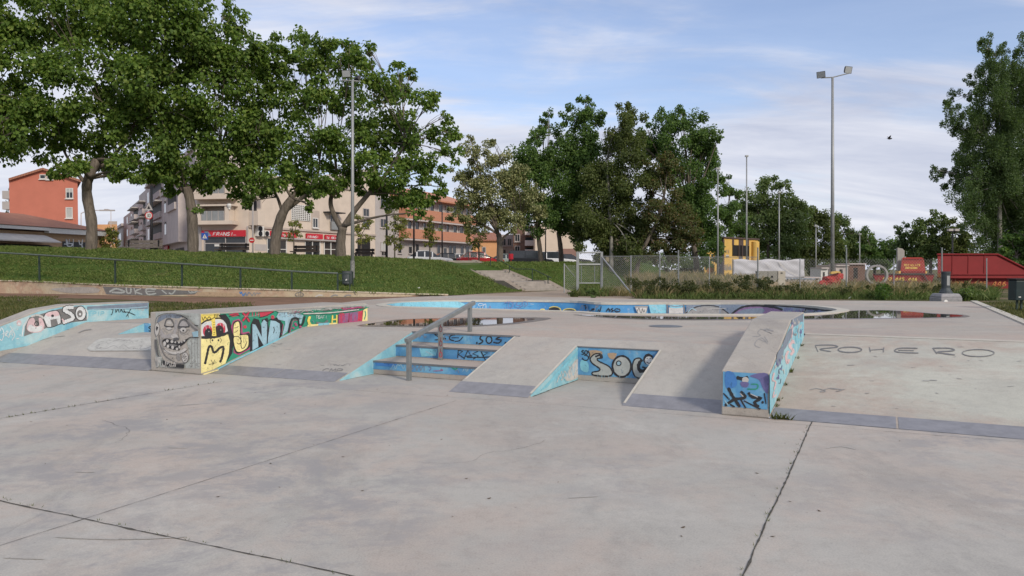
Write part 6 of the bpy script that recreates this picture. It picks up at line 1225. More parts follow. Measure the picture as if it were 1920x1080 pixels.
for i, x in enumerate((752, 764, 778, 793, 806, 822, 836, 849, 861, 873)):
    for (y0, z0_, z1_) in ((0, 7.3, 8.85), (0, 10.4, 11.8)):
        a, b = f.q(x, 500, .04), f.q(x+(7 if i % 3 else 5), 500, .04); mb = MB(); mb.poly([Vector((a.x, a.y, z0_)), Vector((b.x, b.y, z0_)), Vector((b.x, b.y, z1_)), Vector((a.x, a.y, z1_))]); wo = mb.build('window', M_glass, ob); mb = MB(); f.band(mb, x-.7, x, (z0_, z1_), .04, .12); f.band(mb, x+(7 if i % 3 else 5), x+(7.7 if i % 3 else 5.7), (z0_, z1_), .04, .12); mb.build('frame', M_white if i % 2 else M_greyr, wo)
for x in (746, 766, 779, 819, 831, 841, 848.5, 863, 873): fwin(f, ob, x, 456+(x-740)*.05, x+6, 474+(x-740)*.03, M_lgrey, None, True, 1, fw=.07, shut=.3 if x in (766, 831) else 0)
# --- houses right of the block
def simple_house(name, label, x0, x1, d, ytop, mat, wins=(), par=None, dep=9, d1=None):
    A_, B_ = gp(x0, d), gp(x1, d1 or d); t = thing(name, Vector((A_.x, A_.y, GZ)), label, 'building'); f = Fac(A_, B_); mb = MB(); mb.prism([A_, B_, B_+Vector((0, dep, 0)), A_+Vector((0, dep, 0))], GZ-.7, zat(ytop, d)); mb.build('wall', mat, t)
    for w_ in wins: fwin(f, t, *w_, M_lgrey, None, True, 2)
    return t, f
t, f = simple_house('low_house', 'low bright orange house with a lean tiled roof behind the blossoming tree', 886, 936, 104, 452, M_orange, ((905, 464, 910, 474),)); mb = MB(); a, b = gp(885, 103.6), gp(937, 103.6); z0_ = zat(452, 104); mb.hexa([Vector((a.x, a.y, z0_+.01)), Vector((b.x, b.y, z0_+.01)), Vector((b.x, b.y+9, z0_+.01)), Vector((a.x, a.y+9, z0_+.01))], [Vector((a.x, a.y, z0_+.15)), Vector((b.x, b.y, z0_+.15)), Vector((b.x, b.y+9, z0_+1.6)), Vector((a.x, a.y+9, z0_+1.6))]); mb.build('roof', M_tile, t)
t, f = simple_house('pale_house', 'narrow pale house glimpsed left of the brown brick flats', 936, 962, 112, 440, M_lgrey, ((940, 448, 948, 460), (952, 448, 958, 460), (941, 468, 948, 478)))
t, f = simple_house('brown_flats', 'brown brick flats with grey balconies next to the cream wall', 962, 1004, 108, 424, M_brown, ((966, 440, 974, 452), (966, 462, 974, 474)))
for y0, y1 in ((445, 461), (464, 474), (428, 441)): mb = MB(); f.block(mb, 984, y0+6 if y0 < 460 else y0+4, 1001, y1, .0, .9); bb = mb.build('balcony', M_greyr, t); mb = MB(); mb.poly(f.rect(985, y0, 1000, y0+6 if y0 < 460 else y0+4, .03)); mb.build('window', M_glass, bb)
t, f = simple_house('cream_building', 'plain windowless cream side wall of a building behind the dark trees', 1003.5, 1085, 100, 418, plain('warm_cream_render', (.60, .50, .40), .85, 0, .06, .8)); mb = MB(); f.block(mb, 1003.5, 420, 1085, 424, 0, .15); mb.build('cornice', M_pale, t)
t, f = simple_house('low_shed', 'low shed with a shallow brown tiled roof in front of the cream wall', 1018, 1085, 92, 484, M_pale, ((1030, 487, 1038, 491),), dep=5); a, b = gp(1014, 91.4), gp(1085, 91.4); z0_ = zat(484, 92); mb = MB(); mb.hexa([Vector((a.x, a.y, z0_+.01)), Vector((b.x, b.y, z0_+.01)), Vector((b.x, b.y+6, z0_+.01)), Vector((a.x, a.y+6, z0_+.01))], [Vector((a.x+.4, a.y, z0_+.12)), Vector((b.x, b.y, z0_+.12)), Vector((b.x, b.y+6, z0_+1.3)), Vector((a.x+3, a.y+6, z0_+1.3))]); mb.build('roof', plain('brown_tiles', (.22, .12, .085), .9, 0, .2, 3), t)
# --- red gable house
A_, B_ = gp(20, 95), gp(148, 95); rg = thing('gable_house', Vector((A_.x, A_.y, GZ)), 'salmon red gabled apartment house with a nearly blank end wall', 'building'); f = Fac(A_, B_); z = lambda y: zat(y, 95)
P_ = [(20, 338), (80, 319.5), (148, 341)]; mb = MB(); b0 = [Vector((A_.x, 95, GZ-.5)), Vector((B_.x, 95, GZ-.5)), Vector((B_.x, 95, z(341))), Vector((gp(80, 95).x, 95, z(319.5))), Vector((A_.x, 95, z(338)))]; mb.hexa(b0, [p_+Vector((-10.2, 16, 0)) for p_ in b0]); mb.build('wall', M_salmon, rg)
mb = MB()
for (a, b) in (((16, 339), (80, 319)), ((80, 319), (152, 342))): p0, p1 = atd(*a, 94.6), atd(*b, 94.6); k_ = Vector((0, 0, .03)); u_ = Vector((0, 0, .32)); bk = Vector((-10.8, 17, 0)); mb.hexa([p0+k_, p1+k_, p1+bk+k_, p0+bk+k_], [p0+u_, p1+u_, p1+bk+u_, p0+bk+u_])
mb.build('roof', M_tile, rg)
fwin(f, rg, 76, 328.5, 85, 334.5, nx=1); fwin(f, rg, 89, 329, 99, 335.5, nx=1); fwin(f, rg, 125, 354, 136.5, 371, nx=2, shut=.4); fwin(f, rg, 125, 390, 135.5, 408, None, M_curt, nx=1)
for i, y in enumerate((352, 372, 394)): mb = MB(); p0 = atd(20, y+9, 95.2); mb.box(p0+Vector((-.5, 1.0, -.3)), Vector((.45, 0, 0)), Vector((0, 1.2, 0)), Vector((0, 0, .5))); bb = mb.build('balcony', M_lgrey, rg); make_crown([(tuple(p0+Vector((-.5, .6, .5))), .42), (tuple(p0+Vector((-.6, 1.4, .6))), .4)], .14, 9, L_far, rg, 90+i, name='balcony_plant')
# --- kiosk
K0, K1 = gp(-60, 47.2), gp(192, 58); kk = thing('kiosk', Vector((K1.x, K1.y, GZ)), 'low tan brick bar kiosk with brown tiled roof and a grey awning', 'building'); f = Fac(K0, K1); dK = f.t; nK = -f.n; zE = 4.55
mb = MB(); mb.prism([K0, K1, K1+nK*8, K0+nK*8], GZ-.5, zE-.35); mb.build('wall', M_brickw, kk)
mb = MB(); e0 = K0+f.n*.5-dK*.5; e1 = K1+f.n*.5+dK*.5; r0 = K0+nK*4; r1 = K1+nK*4-dK*3.2; w1 = K1+nK*8.5+dK*.5; w0 = K0+nK*8.5; Z = lambda p_, z_: Vector((p_.x, p_.y, z_))
mb.poly([Z(e0, zE), Z(e1, zE), Z(r1, zE+1.15), Z(r0, zE+1.15)]); mb.poly([Z(e1, zE), Z(w1, zE), Z(r1, zE+1.15)]); mb.poly([Z(w1, zE), Z(w0, zE), Z(r0, zE+1.15), Z(r1, zE+1.15)]); mb.poly([Z(e0, zE-.02), Z(w0, zE-.02), Z(w1, zE-.02), Z(e1, zE-.02)]); mb.build('roof', M_tile, kk)
mb = MB(); f.band(mb, 84, 191.5, (zE-.40, zE-.03), .0, .42); f.band(mb, -55, 84, (zE-.25, zE-.03), .0, .45); mb.build('fascia', M_white, kk)
mb = MB(); a, b = f.q(-50, 500, .3), f.q(78, 500, .3); c, d = f.q(80, 500, 1.6), f.q(-50, 500, 1.6); mb.hexa([Z(a, 3.75), Z(b, 3.75), Z(c, 3.42), Z(d, 3.42)], [Z(a, 3.98), Z(b, 3.98), Z(c, 3.5), Z(d, 3.5)]); mb.build('awning', M_awn, kk)
mb = MB(); c, d = f.q(-50, 500, .5), f.q(80, 500, .5); a, b = f.q(-50, 500, 2.2), f.q(86, 500, 2.4); mb.hexa([Z(d, 3.1), Z(c, 3.1), Z(a, 2.62), Z(b, 2.62)], [Z(d, 3.3), Z(c, 3.3), Z(a, 2.7), Z(b, 2.7)]); mb.build('canopy', M_dawn, kk)
mb = MB(); mb.poly([Z(f.q(117, 500, .03), GZ), Z(f.q(160, 500, .03), GZ), Z(f.q(160, 500, .03), 3.62), Z(f.q(117, 500, .03), 3.62)]); sh = mb.build('roller_shutter', plain('dark_shutter', (.055, .057, .06), .6, .2, .15, 5), kk)
pp = P2(f.q(140, 455, .035), f.n, (0, 300, 6), None, .004, .0005)
for q in ([(720, 945), (760, 940), (745, 890), (755, 960), (800, 970), (810, 940), (760, 945)], [(780, 890), (775, 940)], [(825, 890), (820, 985)], [(885, 900), (900, 950), (930, 940)], [(930, 890), (920, 960), (940, 1000), (910, 985)]): pp.line(q, 12, 'w')
pp.build(sh); mb = MB(); mb.poly([Z(f.q(-40, 500, .03), GZ), Z(f.q(80, 500, .03), GZ), Z(f.q(80, 500, .03), 3.0), Z(f.q(-40, 500, .03), 3.0)]); mb.build('bar_opening', M_dark, kk)
# ------------------------------------------------------------------ street lamps, signs, benches, cars
def post(name, label, cat, x, ytop, ybot, d, r0, r1, mat, group=None, zb=None, part='pole'):
    b = atd(x, ybot, d); tp = atd(x, ytop, d)
    if zb is not None: b.z = zb
    t = thing(name, b, label, cat, group); mb = MB(); mb.tube([b-Vector((0, 0, .1)), b.lerp(tp, .5), tp], [r0, (r0+r1)/2, r1], 10); mb.build(part, mat, t, smooth=True); return t, b, tp
def arm_lamp(label, x, yt, d, dx, mat, yb=486, r=.07):
    t, b, tp = post('street_lamp', label, 'street lamp', x, yt, yb, d, r, r*.7, mat, 'street lamps beyond the bank', GZ)
    mb = MB(); mb.tube([tp, tp+Vector((dx*.3, 0, .25)), tp+Vector((dx, 0, .3))], .04, 6); mb.build('arm', mat, t); mb = MB(); mb.box(tp+Vector((dx*1.25, 0, .28)), Vector((abs(dx)*.3+.1, 0, 0)), Vector((0, .12, 0)), Vector((0, 0, .06))); mb.build('lamp_head', M_lgrey, t)
arm_lamp('dark lamp pole beside the green young tree and grey house', 725, 362, 60, .6, M_black, r=.1)
arm_lamp('dark lamp pole with a short arm before the orange balconies', 776, 352, 64, .9, M_black, r=.09)
arm_lamp('slim dark lamp pole before the far end of the orange balcony block', 829, 384, 66, -.6, M_black, r=.07)
arm_lamp('slim black lamp pole between the two dark trees before the cream wall', 1023, 400, 66, .6, M_black, r=.06)
arm_lamp('curved grey lamp pole with a long arm behind the trunk by the kiosk', 152, 400, 72, 2.0, M_greyr, r=.07)
arm_lamp('distant thin lamp pole above the orange house of the side street', 208, 396, 120, -.6, M_greyr, r=.07)
t, b, tp = post('street_pole', 'pale grey pole carrying a round no entry sign beside the shop window', 'pole', 474, 330, 486, 60, .07, .06, M_lgrey, None, GZ); c = atd(472, 450.5, 59.9)
mb = MB(); mb.tube([c+Vector((0, .03, 0)), c], .22, 20); sg = mb.build('no_entry_sign', plain('sign_red', (.45, .03, .03), .4), t); mb = MB(); mb.box(c+Vector((0, -.012, 0)), Vector((.14, 0, 0)), Vector((0, .008, 0)), Vector((0, 0, .035))); mb.build('bar', M_white, sg)
t, b, tp = post('sign_post', 'thick dark post with a triangular warning sign and a round 30 sign', 'sign post', 284, 348, 478, 57, .11, .1, M_black, None, GZ)
mb = MB(); c = atd(279, 388, 56.8); mb.hexa([c+Vector((-.3, .02, -.25)), c+Vector((.3, .02, -.25)), c+Vector((0, .02, .35))], [c+Vector((-.3, 0, -.25)), c+Vector((.3, 0, -.25)), c+Vector((0, 0, .35))]); sg = mb.build('warning_sign', M_lgrey, t); mb = MB(); mb.hexa([c+Vector((-.12, -.002, -.15)), c+Vector((.12, -.002, -.15)), c+Vector((0, -.002, .1))], [c+Vector((-.12, -.01, -.15)), c+Vector((.12, -.01, -.15)), c+Vector((0, -.01, .1))]); mb.build('symbol', M_black, sg)
c = atd(279, 404, 56.8); mb = MB(); mb.tube([c+Vector((0, .03, 0)), c], .3, 20); sg = mb.build('speed_sign', plain('sign_red', (.45, .03, .03)), t); mb = MB(); mb.tube([c+Vector((0, -.002, 0)), c+Vector((0, -.006, 0))], .23, 20); mb.build('disc', M_white, sg)
pp = P2(c+Vector((0, -.008, 0)), Vector((0, -1, 0)), (0, 0, 1), None, .003, .0004); pp.text('30', 275.8, 407, 6, 2.6, .9, 'k', 0, 0, .35); pp.build(sg)
t, b, tp = post('sign_post', 'short post with a square blue pedestrian crossing sign', 'sign post', 384, 437, 482, 58, .035, .035, M_lgrey, None, GZ); c = atd(384, 443, 57.9)
mb = MB(); mb.box(c, Vector((.25, 0, 0)), Vector((0, .015, 0)), Vector((0, 0, .26))); sg = mb.build('crossing_sign', plain('sign_blue', (.03, .09, .35), .4), t); mb = MB(); mb.hexa([c+Vector((-.18, -.017, -.16)), c+Vector((.18, -.017, -.16)), c+Vector((0, -.017, .18))], [c+Vector((-.18, -.024, -.16)), c+Vector((.18, -.024, -.16)), c+Vector((0, -.024, .18))]); tri = mb.build('triangle', M_white, sg)
pp = P2(c+Vector((0, -.025, 0)), Vector((0, -1, 0)), (0, 0, 1), None, .002, .0004); pp.line([(384, 440.5), (384, 443.5), (382.5, 446)], .8, 'k'); pp.line([(384, 443.5), (385.8, 446)], .8, 'k'); pp.build(sg)
M_wood = plain('weathered_slats', (.075, .06, .052), .8, 0, .3, 6)
def bench(label, x0, x1, yb, ys, ybk, d, back=True, rot=0, mat=M_wood):
    c = atd((x0+x1)/2, yb, d); L_ = (x1-x0)*d/FPX/2; t = thing('bench', c, label, 'bench', 'benches under the trees'); zs = EYE+(505-ys)*d/FPX; zk = EYE+(505-ybk)*d/FPX; R = Vector((math.cos(rot), math.sin(rot), 0)); D = Vector((-R.y, R.x, 0))
    mb = MB()
    for k_ in range(3): mb.box(Vector((c.x, c.y, zs))-D*(.1+k_*.15), R*L_, D*.06, Vector((0, 0, .03)))
    mb.build('seat', mat, t)
    mb = MB()
    for k_ in range(2): mb.box(Vector((c.x, c.y, zk-.09-k_*.18))+D*(.12-k_*.03), R*L_*.93, D*.02, Vector((0, 0, .075)))
    mb.build('backrest', mat, t)
    for s in (-.75, .75):
        mb = MB(); p_ = Vector((c.x, c.y, 0))+R*L_*s; mb.box(Vector((p_.x, p_.y, (zs+c.z-.3)/2))-D*.2, R*.03, D*.2, Vector((0, 0, (zs-c.z+.3)/2))); mb.box(Vector((p_.x, p_.y, (zk+zs)/2))+D*.08, R*.03, D*.03, Vector((0, 0, (zk-zs)/2))); mb.build('leg', M_black, t)
bench('long greyed bench between the kiosk and the straight forked trunk', 228, 308, 474, 464, 450, 40.5, rot=-.12, mat=plain('greyed_slats', (.16, .14, .125), .8, 0, .25, 6)); bench('dark bench in front of the red signed shop window', 408, 468, 476, 468, 456, 42); bench('dark bench between the leaning trunk and the forked trunk', 548, 600, 481, 472, 460, 43); bench('dark bench between the tall lamp post and the arched passage', 664, 703, 484, 476, 466, 44)
M_tyre = plain('tyre_rubber', (.02, .02, .02), .9)
def car(label, x, d, rot, mat, h=1.45, L=4.2, van=False):
    c = gp(x, d); c.z = GZ+.01; t = thing('parked_car', c, label, 'car', 'cars parked along the street'); R = Vector((math.cos(rot), math.sin(rot), 0)); D = Vector((-R.y, R.x, 0)); Wd = .86
    P = lambda l, w_, z_: c+R*l+D*w_+Vector((0, 0, z_))
    def loft(prof, w0, name, m):
        mb = MB(); mb.hexa([P(l, -w_, z_) for l, z_, w_ in prof], [P(l, w_, z_) for l, z_, w_ in prof]); return mb.build(name, m, t, bevel=.04)
    a = L/2; loft([(-a, .35, Wd), (a, .35, Wd), (a, .7, Wd), (a*.93, .82, Wd), (a*.42, .95, Wd), (-a*.9, 1.0, Wd), (-a, .85, Wd)], Wd, 'body', mat)
    if van: cab = [(a*.6, .9), (a*.4, h-.05), (a*.25, h), (-a*.95, h), (-a*.98, .95)]
    else: cab = [(a*.45, .9), (a*.12, h-.08), (-a*.05, h), (-a*.55, h-.03), (-a*.92, .95)]
    mb = MB(); mb.hexa([P(l, -(.84 if z_ < 1 else .68), z_) for l, z_ in cab], [P(l, (.84 if z_ < 1 else .68), z_) for l, z_ in cab]); mb.build('cabin_glass', M_glass, t)
    mb = MB(); l0, l1 = cab[1][0]-.06, cab[3][0]+.06; mb.hexa([P(l0, -.69, h-.09), P(l1, -.69, h-.09), P(l1, .69, h-.09), P(l0, .69, h-.09)], [P(l0-.1, -.62, h+.02), P(l1, -.62, h+.02), P(l1, .62, h+.02), P(l0-.1, .62, h+.02)])
    for l in (cab[1][0], (cab[1][0]+cab[3][0])/2, cab[3][0]):
        for s in (-1, 1): mb.hexa([P(l-.05, s*.83, .92), P(l+.05, s*.83, .92), P(l+.05, s*.86, .92), P(l-.05, s*.86, .92)], [P(l-.05, s*.67, h-.08), P(l+.05, s*.67, h-.08), P(l+.05, s*.7, h-.08), P(l-.05, s*.7, h-.08)])
    mb.build('roof', mat, t)
    for l in (-a*.62, a*.62):
        for s in (-1, 1): mb = MB(); mb.tube([P(l, s*.72, .31), P(l, s*.88, .31)], .31, 16); wh = mb.build('wheel', M_tyre, t); mb = MB(); mb.tube([P(l, s*.885, .31), P(l, s*.895, .31)], .18, 12); mb.build('rim', M_lgrey, wh)
    for s in (-.6, .6): mb = MB(); mb.box(P(a*.97, s, .7), R*.06, D*.16, Vector((0, 0, .07))); mb.build('headlight', M_white, t); mb = MB(); mb.box(P(-a*.99, s*1.1, .8), R*.04, D*.1, Vector((0, 0, .1))); mb.build('tail_light', M_red, t)
W_ = plain('white_car_paint', (.68, .69, .70), .25, 0, .03, 1, .5); K_ = plain('black_car_paint', (.02, .022, .025), .25, 0, .1, 1, .5); R2 = plain('red_car_paint', (.35, .02, .025), .25, 0, .05, 1, .5); G_ = plain('silver_green_car_paint', (.33, .38, .35), .3, .2, .05, 1, .5)
car('white hatchback parked at the crest of the bank near the path stairs', 806, 66, .1, W_, 1.5, 4.0); car('dark car parked between the white hatchback and another white car', 846, 72, .3, K_, 1.42); car('white car half hidden behind the stair railing', 866, 76, .35, W_, 1.42); car('red car parked beside the low orange house', 901, 70, .25, R2, 1.5); car('silver green car beside the blossoming tree trunk', 956, 76, .1, G_, 1.42); car('dark off-road car before the brown flats', 996, 72, .0, K_, 1.65, 4.3, True); car('white van before the cream wall, the first of two pale vehicles', 1036, 74, .0, W_, 1.6, 4.6, True); car('dark car at the end of the row nearest the fence gate', 1068, 76, .1, K_, 1.4)
mb = MB(); c = atd(958, 481, 68); mb.tube([Vector((c.x, c.y, GZ)), c], .05, 6); mb.tube([c-Vector((0, 0, .25)), c+Vector((0, 0, .25))], .22, 10); one('post_box', mb, M_red, 'small red post box on a stem above the parked cars', 'post box')
# ------------------------------------------------------------------ lamp posts, fence, yard on the right
M_pole = plain('grey_pole', (.30, .31, .31), .5, .35, .12, 3)
def floodlight(t, c, aim, s=.3, name='floodlight'):
    a = Vector(aim).normalized(); x = a.cross(Vector((0, 0, 1))).normalized(); y = x.cross(a); mb = MB(); mb.hexa([c-x*s*.7-y*s*.5-a*s*.3, c+x*s*.7-y*s*.5-a*s*.3, c+x*s*.7+y*s*.5-a*s*.3, c-x*s*.7+y*s*.5-a*s*.3], [c-x*s-y*s*.75+a*s*.3, c+x*s-y*s*.75+a*s*.3, c+x*s+y*s*.75+a*s*.3, c-x*s+y*s*.75+a*s*.3]); o = mb.build(name, M_black, t); mb = MB(); e_ = a*(s*.3+.004); k_ = .9; mb.poly([c-x*s*k_-y*s*.75*k_+e_, c+x*s*k_-y*s*.75*k_+e_, c+x*s*k_+y*s*.75*k_+e_, c-x*s*k_+y*s*.75*k_+e_]); mb.build('lens', plain('lamp_lens', (.36, .38, .39), .15, 0, .05, 1, .5), o)
t, b, tp = post('lamp_post', 'tall grey floodlight post standing on the grass bank beside the litter bin', 'lamp post', 661, 150, 531, 33.2, .085, .055, M_pole)
mb = MB(); mb.tube([tp+Vector((-.45, 0, 0)), tp+Vector((.3, .15, -.02))], .03, 6); mb.build('crossbar', M_pole, t); floodlight(t, atd(650, 138, 33.1), (-.15, -1, -.35), .2); floodlight(t, atd(670, 146, 33.4), (.5, .6, -.5), .17)
mb = MB(); pb = atd(661, 508, 33.2); mb.tube([pb-Vector((0, 0, .3)), pb+Vector((0, 0, .45))], .095, 10); mb.build('sticker_band', plain('peeling_stickers', (.2, .2, .19), .8, 0, .55, 22), t)
t, b, tp = post('lamp_post', 'very tall grey floodlight post rising beyond the weeds with a tilted crossbar', 'lamp post', 1561, 145, 545, 45, .12, .07, M_pole)
c0, c1 = atd(1539, 146, 45), atd(1593, 137, 45.4); mb = MB(); mb.tube([c0, tp.lerp(c0, .0), c1], .035, 6); mb.build('crossbar', M_pole, t); floodlight(t, atd(1540, 140, 45), (-.6, -.75, -.25), .25); floodlight(t, atd(1589, 131, 45.4), (.35, -.95, -.25), .27)
GP = 'thin poles of the sports yard'
for lb, x, yt, yb, d, r_ in (('thin grey pole against the corner of the yellow building', 1346, 318, 525, 46, .055), ('tall thin bare pole rising above the yellow building', 1400, 294, 500, 60, .07), ('thin pole behind the white banner', 1461, 362, 500, 62, .06), ('slim pole halfway between the banner and the great lamp post', 1530, 425, 520, 60, .05), ('far slim pole above the brick red shed', 1612, 440, 505, 70, .06)):
    t, b, tp = post('pole', lb, 'pole', x, yt, yb, d, r_, r_*.7, M_pole, GP, .5); mb = MB(); mb.box(tp+Vector((0, 0, .06)), Vector((.12, 0, 0)), Vector((0, .1, 0)), Vector((0, 0, .06))); mb.build('cap', M_pole, t)
t, b, tp = post('lamp_post', 'far dark lamp post with two small heads beside the poplar', 'lamp post', 1786, 434, 515, 60, .07, .06, M_black, None, .5); mb = MB(); mb.tube([tp+Vector((-.25, 0, 0)), tp+Vector((.4, 0, 0))], .04, 6); mb.build('crossbar', M_black, t)
for dx in (-.2, .3): mb = MB(); mb.box(tp+Vector((dx, 0, .12)), Vector((.17, 0, 0)), Vector((0, .15, 0)), Vector((0, 0, .09))); mb.build('lamp_head', M_lgrey, t)
# litter bins
c = atd(651, 536, 31.6); lb_ = thing('litter_bin', c, 'dark grey round litter bin at the end of the green railing', 'litter bin'); mb = MB(); mb.lathe(Vector((c.x, c.y, EYE-(533-505)*31.6/FPX)), [(.19, 0), (.21, .05), (.215, .54), (.22, .56), (.19, .56), (.18, .3)], 18); bo = mb.build('drum', plain('grey_bin_paint', (.075, .085, .09), .5, .2, .15, 6), lb_, smooth=False); mb = MB(); mb.tube([Vector((c.x+.24, c.y, c.z-.35)), Vector((c.x+.24, c.y, c.z+.6))], .025, 6); mb.build('post', M_green, lb_); mb = MB(); q = atd(648, 527, 31.35); mb.poly([q, q+Vector((.07, 0, .05)), q+Vector((.05, 0, .1)), q+Vector((-.01, 0, .05))]); mb.build('sticker', M_white, lb_)
c = Vector((*uvp(1911, 582, .53), .53)); rb = thing('litter_bin', c, 'dark green box litter bin standing on two thin posts', 'litter bin'); mb = MB(); z0_ = .53+(582-563)*c.y/FPX; z1_ = .53+(582-526)*c.y/FPX; mb.box(Vector((c.x+.02, c.y, (z0_+z1_)/2)), Vector((.22, 0, 0)), Vector((0, .16, 0)), Vector((0, 0, (z1_-z0_)/2))); mb.build('box', plain('bin_green', (.018, .032, .034), .45, .1, .2, 6), rb, bevel=.02)
mb = MB(); mb.box(Vector((c.x+.02, c.y, z1_+.04)), Vector((.24, 0, 0)), Vector((0, .18, 0)), Vector((0, 0, .015))); mb.box(Vector((c.x+.02, c.y+.15, z1_+.02)), Vector((.2, 0, 0)), Vector((0, .01, 0)), Vector((0, 0, .03))); mb.build('lid', M_black, rb)
for dx in (-.06, .05): mb = MB(); mb.box(Vector((c.x+dx, c.y, (.45+z0_)/2)), Vector((.022, 0, 0)), Vector((0, .022, 0)), Vector((0, 0, (z0_-.45)/2))); mb.build('post', M_green, rb)
mb = MB(); q = Vector((c.x-.1, c.y-.162, z0_+.09)); mb.box(q, Vector((.03, 0, 0)), Vector((0, .002, 0)), Vector((0, 0, .012))); mb.build('sticker', M_white, rb)
# lamp stump on its plinth
c = Vector((*uvp(1773, 565, .55), .55)); sp_ = thing('lamp_stump', c, 'stub of a dark lamp column on a chamfered grey stone plinth', 'lamp stump'); m1 = FPX/c.y
mb = MB(); b_, h_ = 20/m1, 15/m1; mb.hexa([c+Vector((x*b_, y*b_, -.1)) for x, y in ((-1, -1), (1, -1), (1, 1), (-1, 1))], [c+Vector((x*b_, y*b_, h_*.55)) for x, y in ((-1, -1), (1, -1), (1, 1), (-1, 1))]); mb.hexa([c+Vector((x*b_, y*b_, h_*.551)) for x, y in ((-1, -1), (1, -1), (1, 1), (-1, 1))], [c+Vector((x*b_*.82, y*b_*.82, h_)) for x, y in ((-1, -1), (1, -1), (1, 1), (-1, 1))])
mb.build('plinth', plain('grey_granite', (.27, .265, .27), .8, 0, .2, 14), sp_, bevel=.03)
mb = MB(); u_ = 1/m1; mb.lathe(c+Vector((0, 0, h_+.002)), [(12*u_, 0), (11.5*u_, 2*u_), (10*u_, 4*u_), (8*u_, 8*u_), (7.4*u_, 10*u_), (7.4*u_, 36*u_), (8*u_, 37*u_), (8*u_, 41*u_), (5.5*u_, 41*u_)], 16); mb.build('column', plain('dark_cast_iron', (.06, .07, .075), .5, .4, .25, 10), sp_); mb = MB(); mb.box(c+Vector((0, -7.5*u_, h_+24*u_)), Vector((2.6*u_, 0, 0)), Vector((0, .5*u_, 0)), Vector((0, 0, 9*u_))); mb.build('hatch', M_pole, sp_)
# fence and gate
M_mesh = plain('galvanised_wire', (.33, .34, .34), .5, .4, .1, 4)
fence = thing('wire_fence', atd(1237, 545, 31.5), 'galvanised chain link fence running along the back of the deck', 'fence'); FP = lambda x: 30.6+(x-1083)*.0022
def fpost(x, yt, yb, par, r_=.03, d=None): mb = MB(); d = d or FP(x); mb.tube([atd(x, yb, d), atd(x, yt, d)], r_, 8); return mb.build('post', M_galv if r_ > .025 else M_mesh, par)
for x, yt in ((1183, 479), (1237, 477), (1272, 469), (1330, 481), (1421, 464), (1500, 484), (1587, 464), (1676, 484), (1766, 464), (1850, 484)): fpost(x, yt, 550, fence, .032 if x in (1272, 1237, 1421, 1587, 1766) else .022)
for x in (1058,): fpost(x, 494, 549, fence, .025)
def wires(x0, x1, yt, yb, par, step=.085, wr=.0022, name='wire_mesh'):
    a, b = atd(x0, yt, FP(x0)), atd(x1, yt, FP(x1)); zb = atd(x0, yb, FP(x0)).z; d = b-a; d.z = 0; L_ = d.length; d.normalize(); h_ = a.z-zb; mb = MB(); n = Vector((d.y, -d.x, 0)); k_ = 0
    for sgn in (1, -1):
        s0 = -h_ if sgn > 0 else 0
        while s0 < L_+(0 if sgn > 0 else h_):
            # line s = s0 + sgn*z from bottom
            z0_, z1_ = 0.0, h_; p0 = s0; p1 = s0+sgn*h_
            if sgn > 0:
                if p0 < 0: z0_ = -p0; p0 = 0
                if p1 > L_: z1_ = z1_-(p1-L_); p1 = L_
            else:
                if p0 > L_: z0_ = p0-L_; p0 = L_
                if p1 < 0: z1_ = z1_+p1; p1 = 0
            if z1_ > z0_: A_ = Vector((a.x, a.y, zb+z0_))+d*p0; B_ = Vector((a.x, a.y, zb+z1_))+d*p1; w_ = Vector((0, 0, wr*1.4)); mb.poly([A_-w_, A_+w_, B_+w_, B_-w_])
            s0 += step
    return mb.build(name, M_mesh, par)
wires(1130, 1421, 481, 546, fence); wires(1421, 1766, 485, 546, fence, .13); wires(1060, 1083, 497, 547, fence)
mb = MB()
for x0, x1, y in ((1130, 1183, 480.5), (1183, 1272, 480), (1272, 1421, 482)): mb.tube([atd(x0, y, FP(x0)), atd(x1, y, FP(x1))], .012, 6)
mb.tube([atd(1300-60, 482, FP(1240)), atd(1256, 510, FP(1256)+.4)], .016, 6); mb.tube([atd(1058, 495, FP(1058)), atd(1079, 520, FP(1079))], .014, 6); mb.build('top_rail', M_galv, fence)
mb = MB(); mb.tube([atd(1129, 482, FP(1129)-.05), atd(1183, 549, FP(1183)-1.8)], .03, 8); mb.build('brace', M_pole, fence)
gate = thing('fence_gate', atd(1105, 552, 30.6), 'tall grey steel gate frame with chain link panels in the wire fence', 'gate')
for x, r_ in ((1083, .055), (1128, .05)): mb = MB(); mb.box((atd(x, 472, FP(x))+atd(x, 556, FP(x)))/2, Vector((r_, 0, 0)), Vector((0, r_, 0)), Vector((0, 0, 42*FP(x)/FPX))); mb.build('post', M_galv, gate)
mb = MB()
for y, r_ in ((473.5, .03), (496, .04), (531, .025)): mb.tube([atd(1083, y, FP(1083)), atd(1128, y, FP(1128))], r_, 8)
for x in (1090, 1115): mb.tube([atd(x, 497, FP(x)), atd(x, 531, FP(x))], .015, 6)
mb.build('frame', M_galv, gate); wires(1085, 1127, 475, 530, gate, .085, .0022, 'wire_mesh')
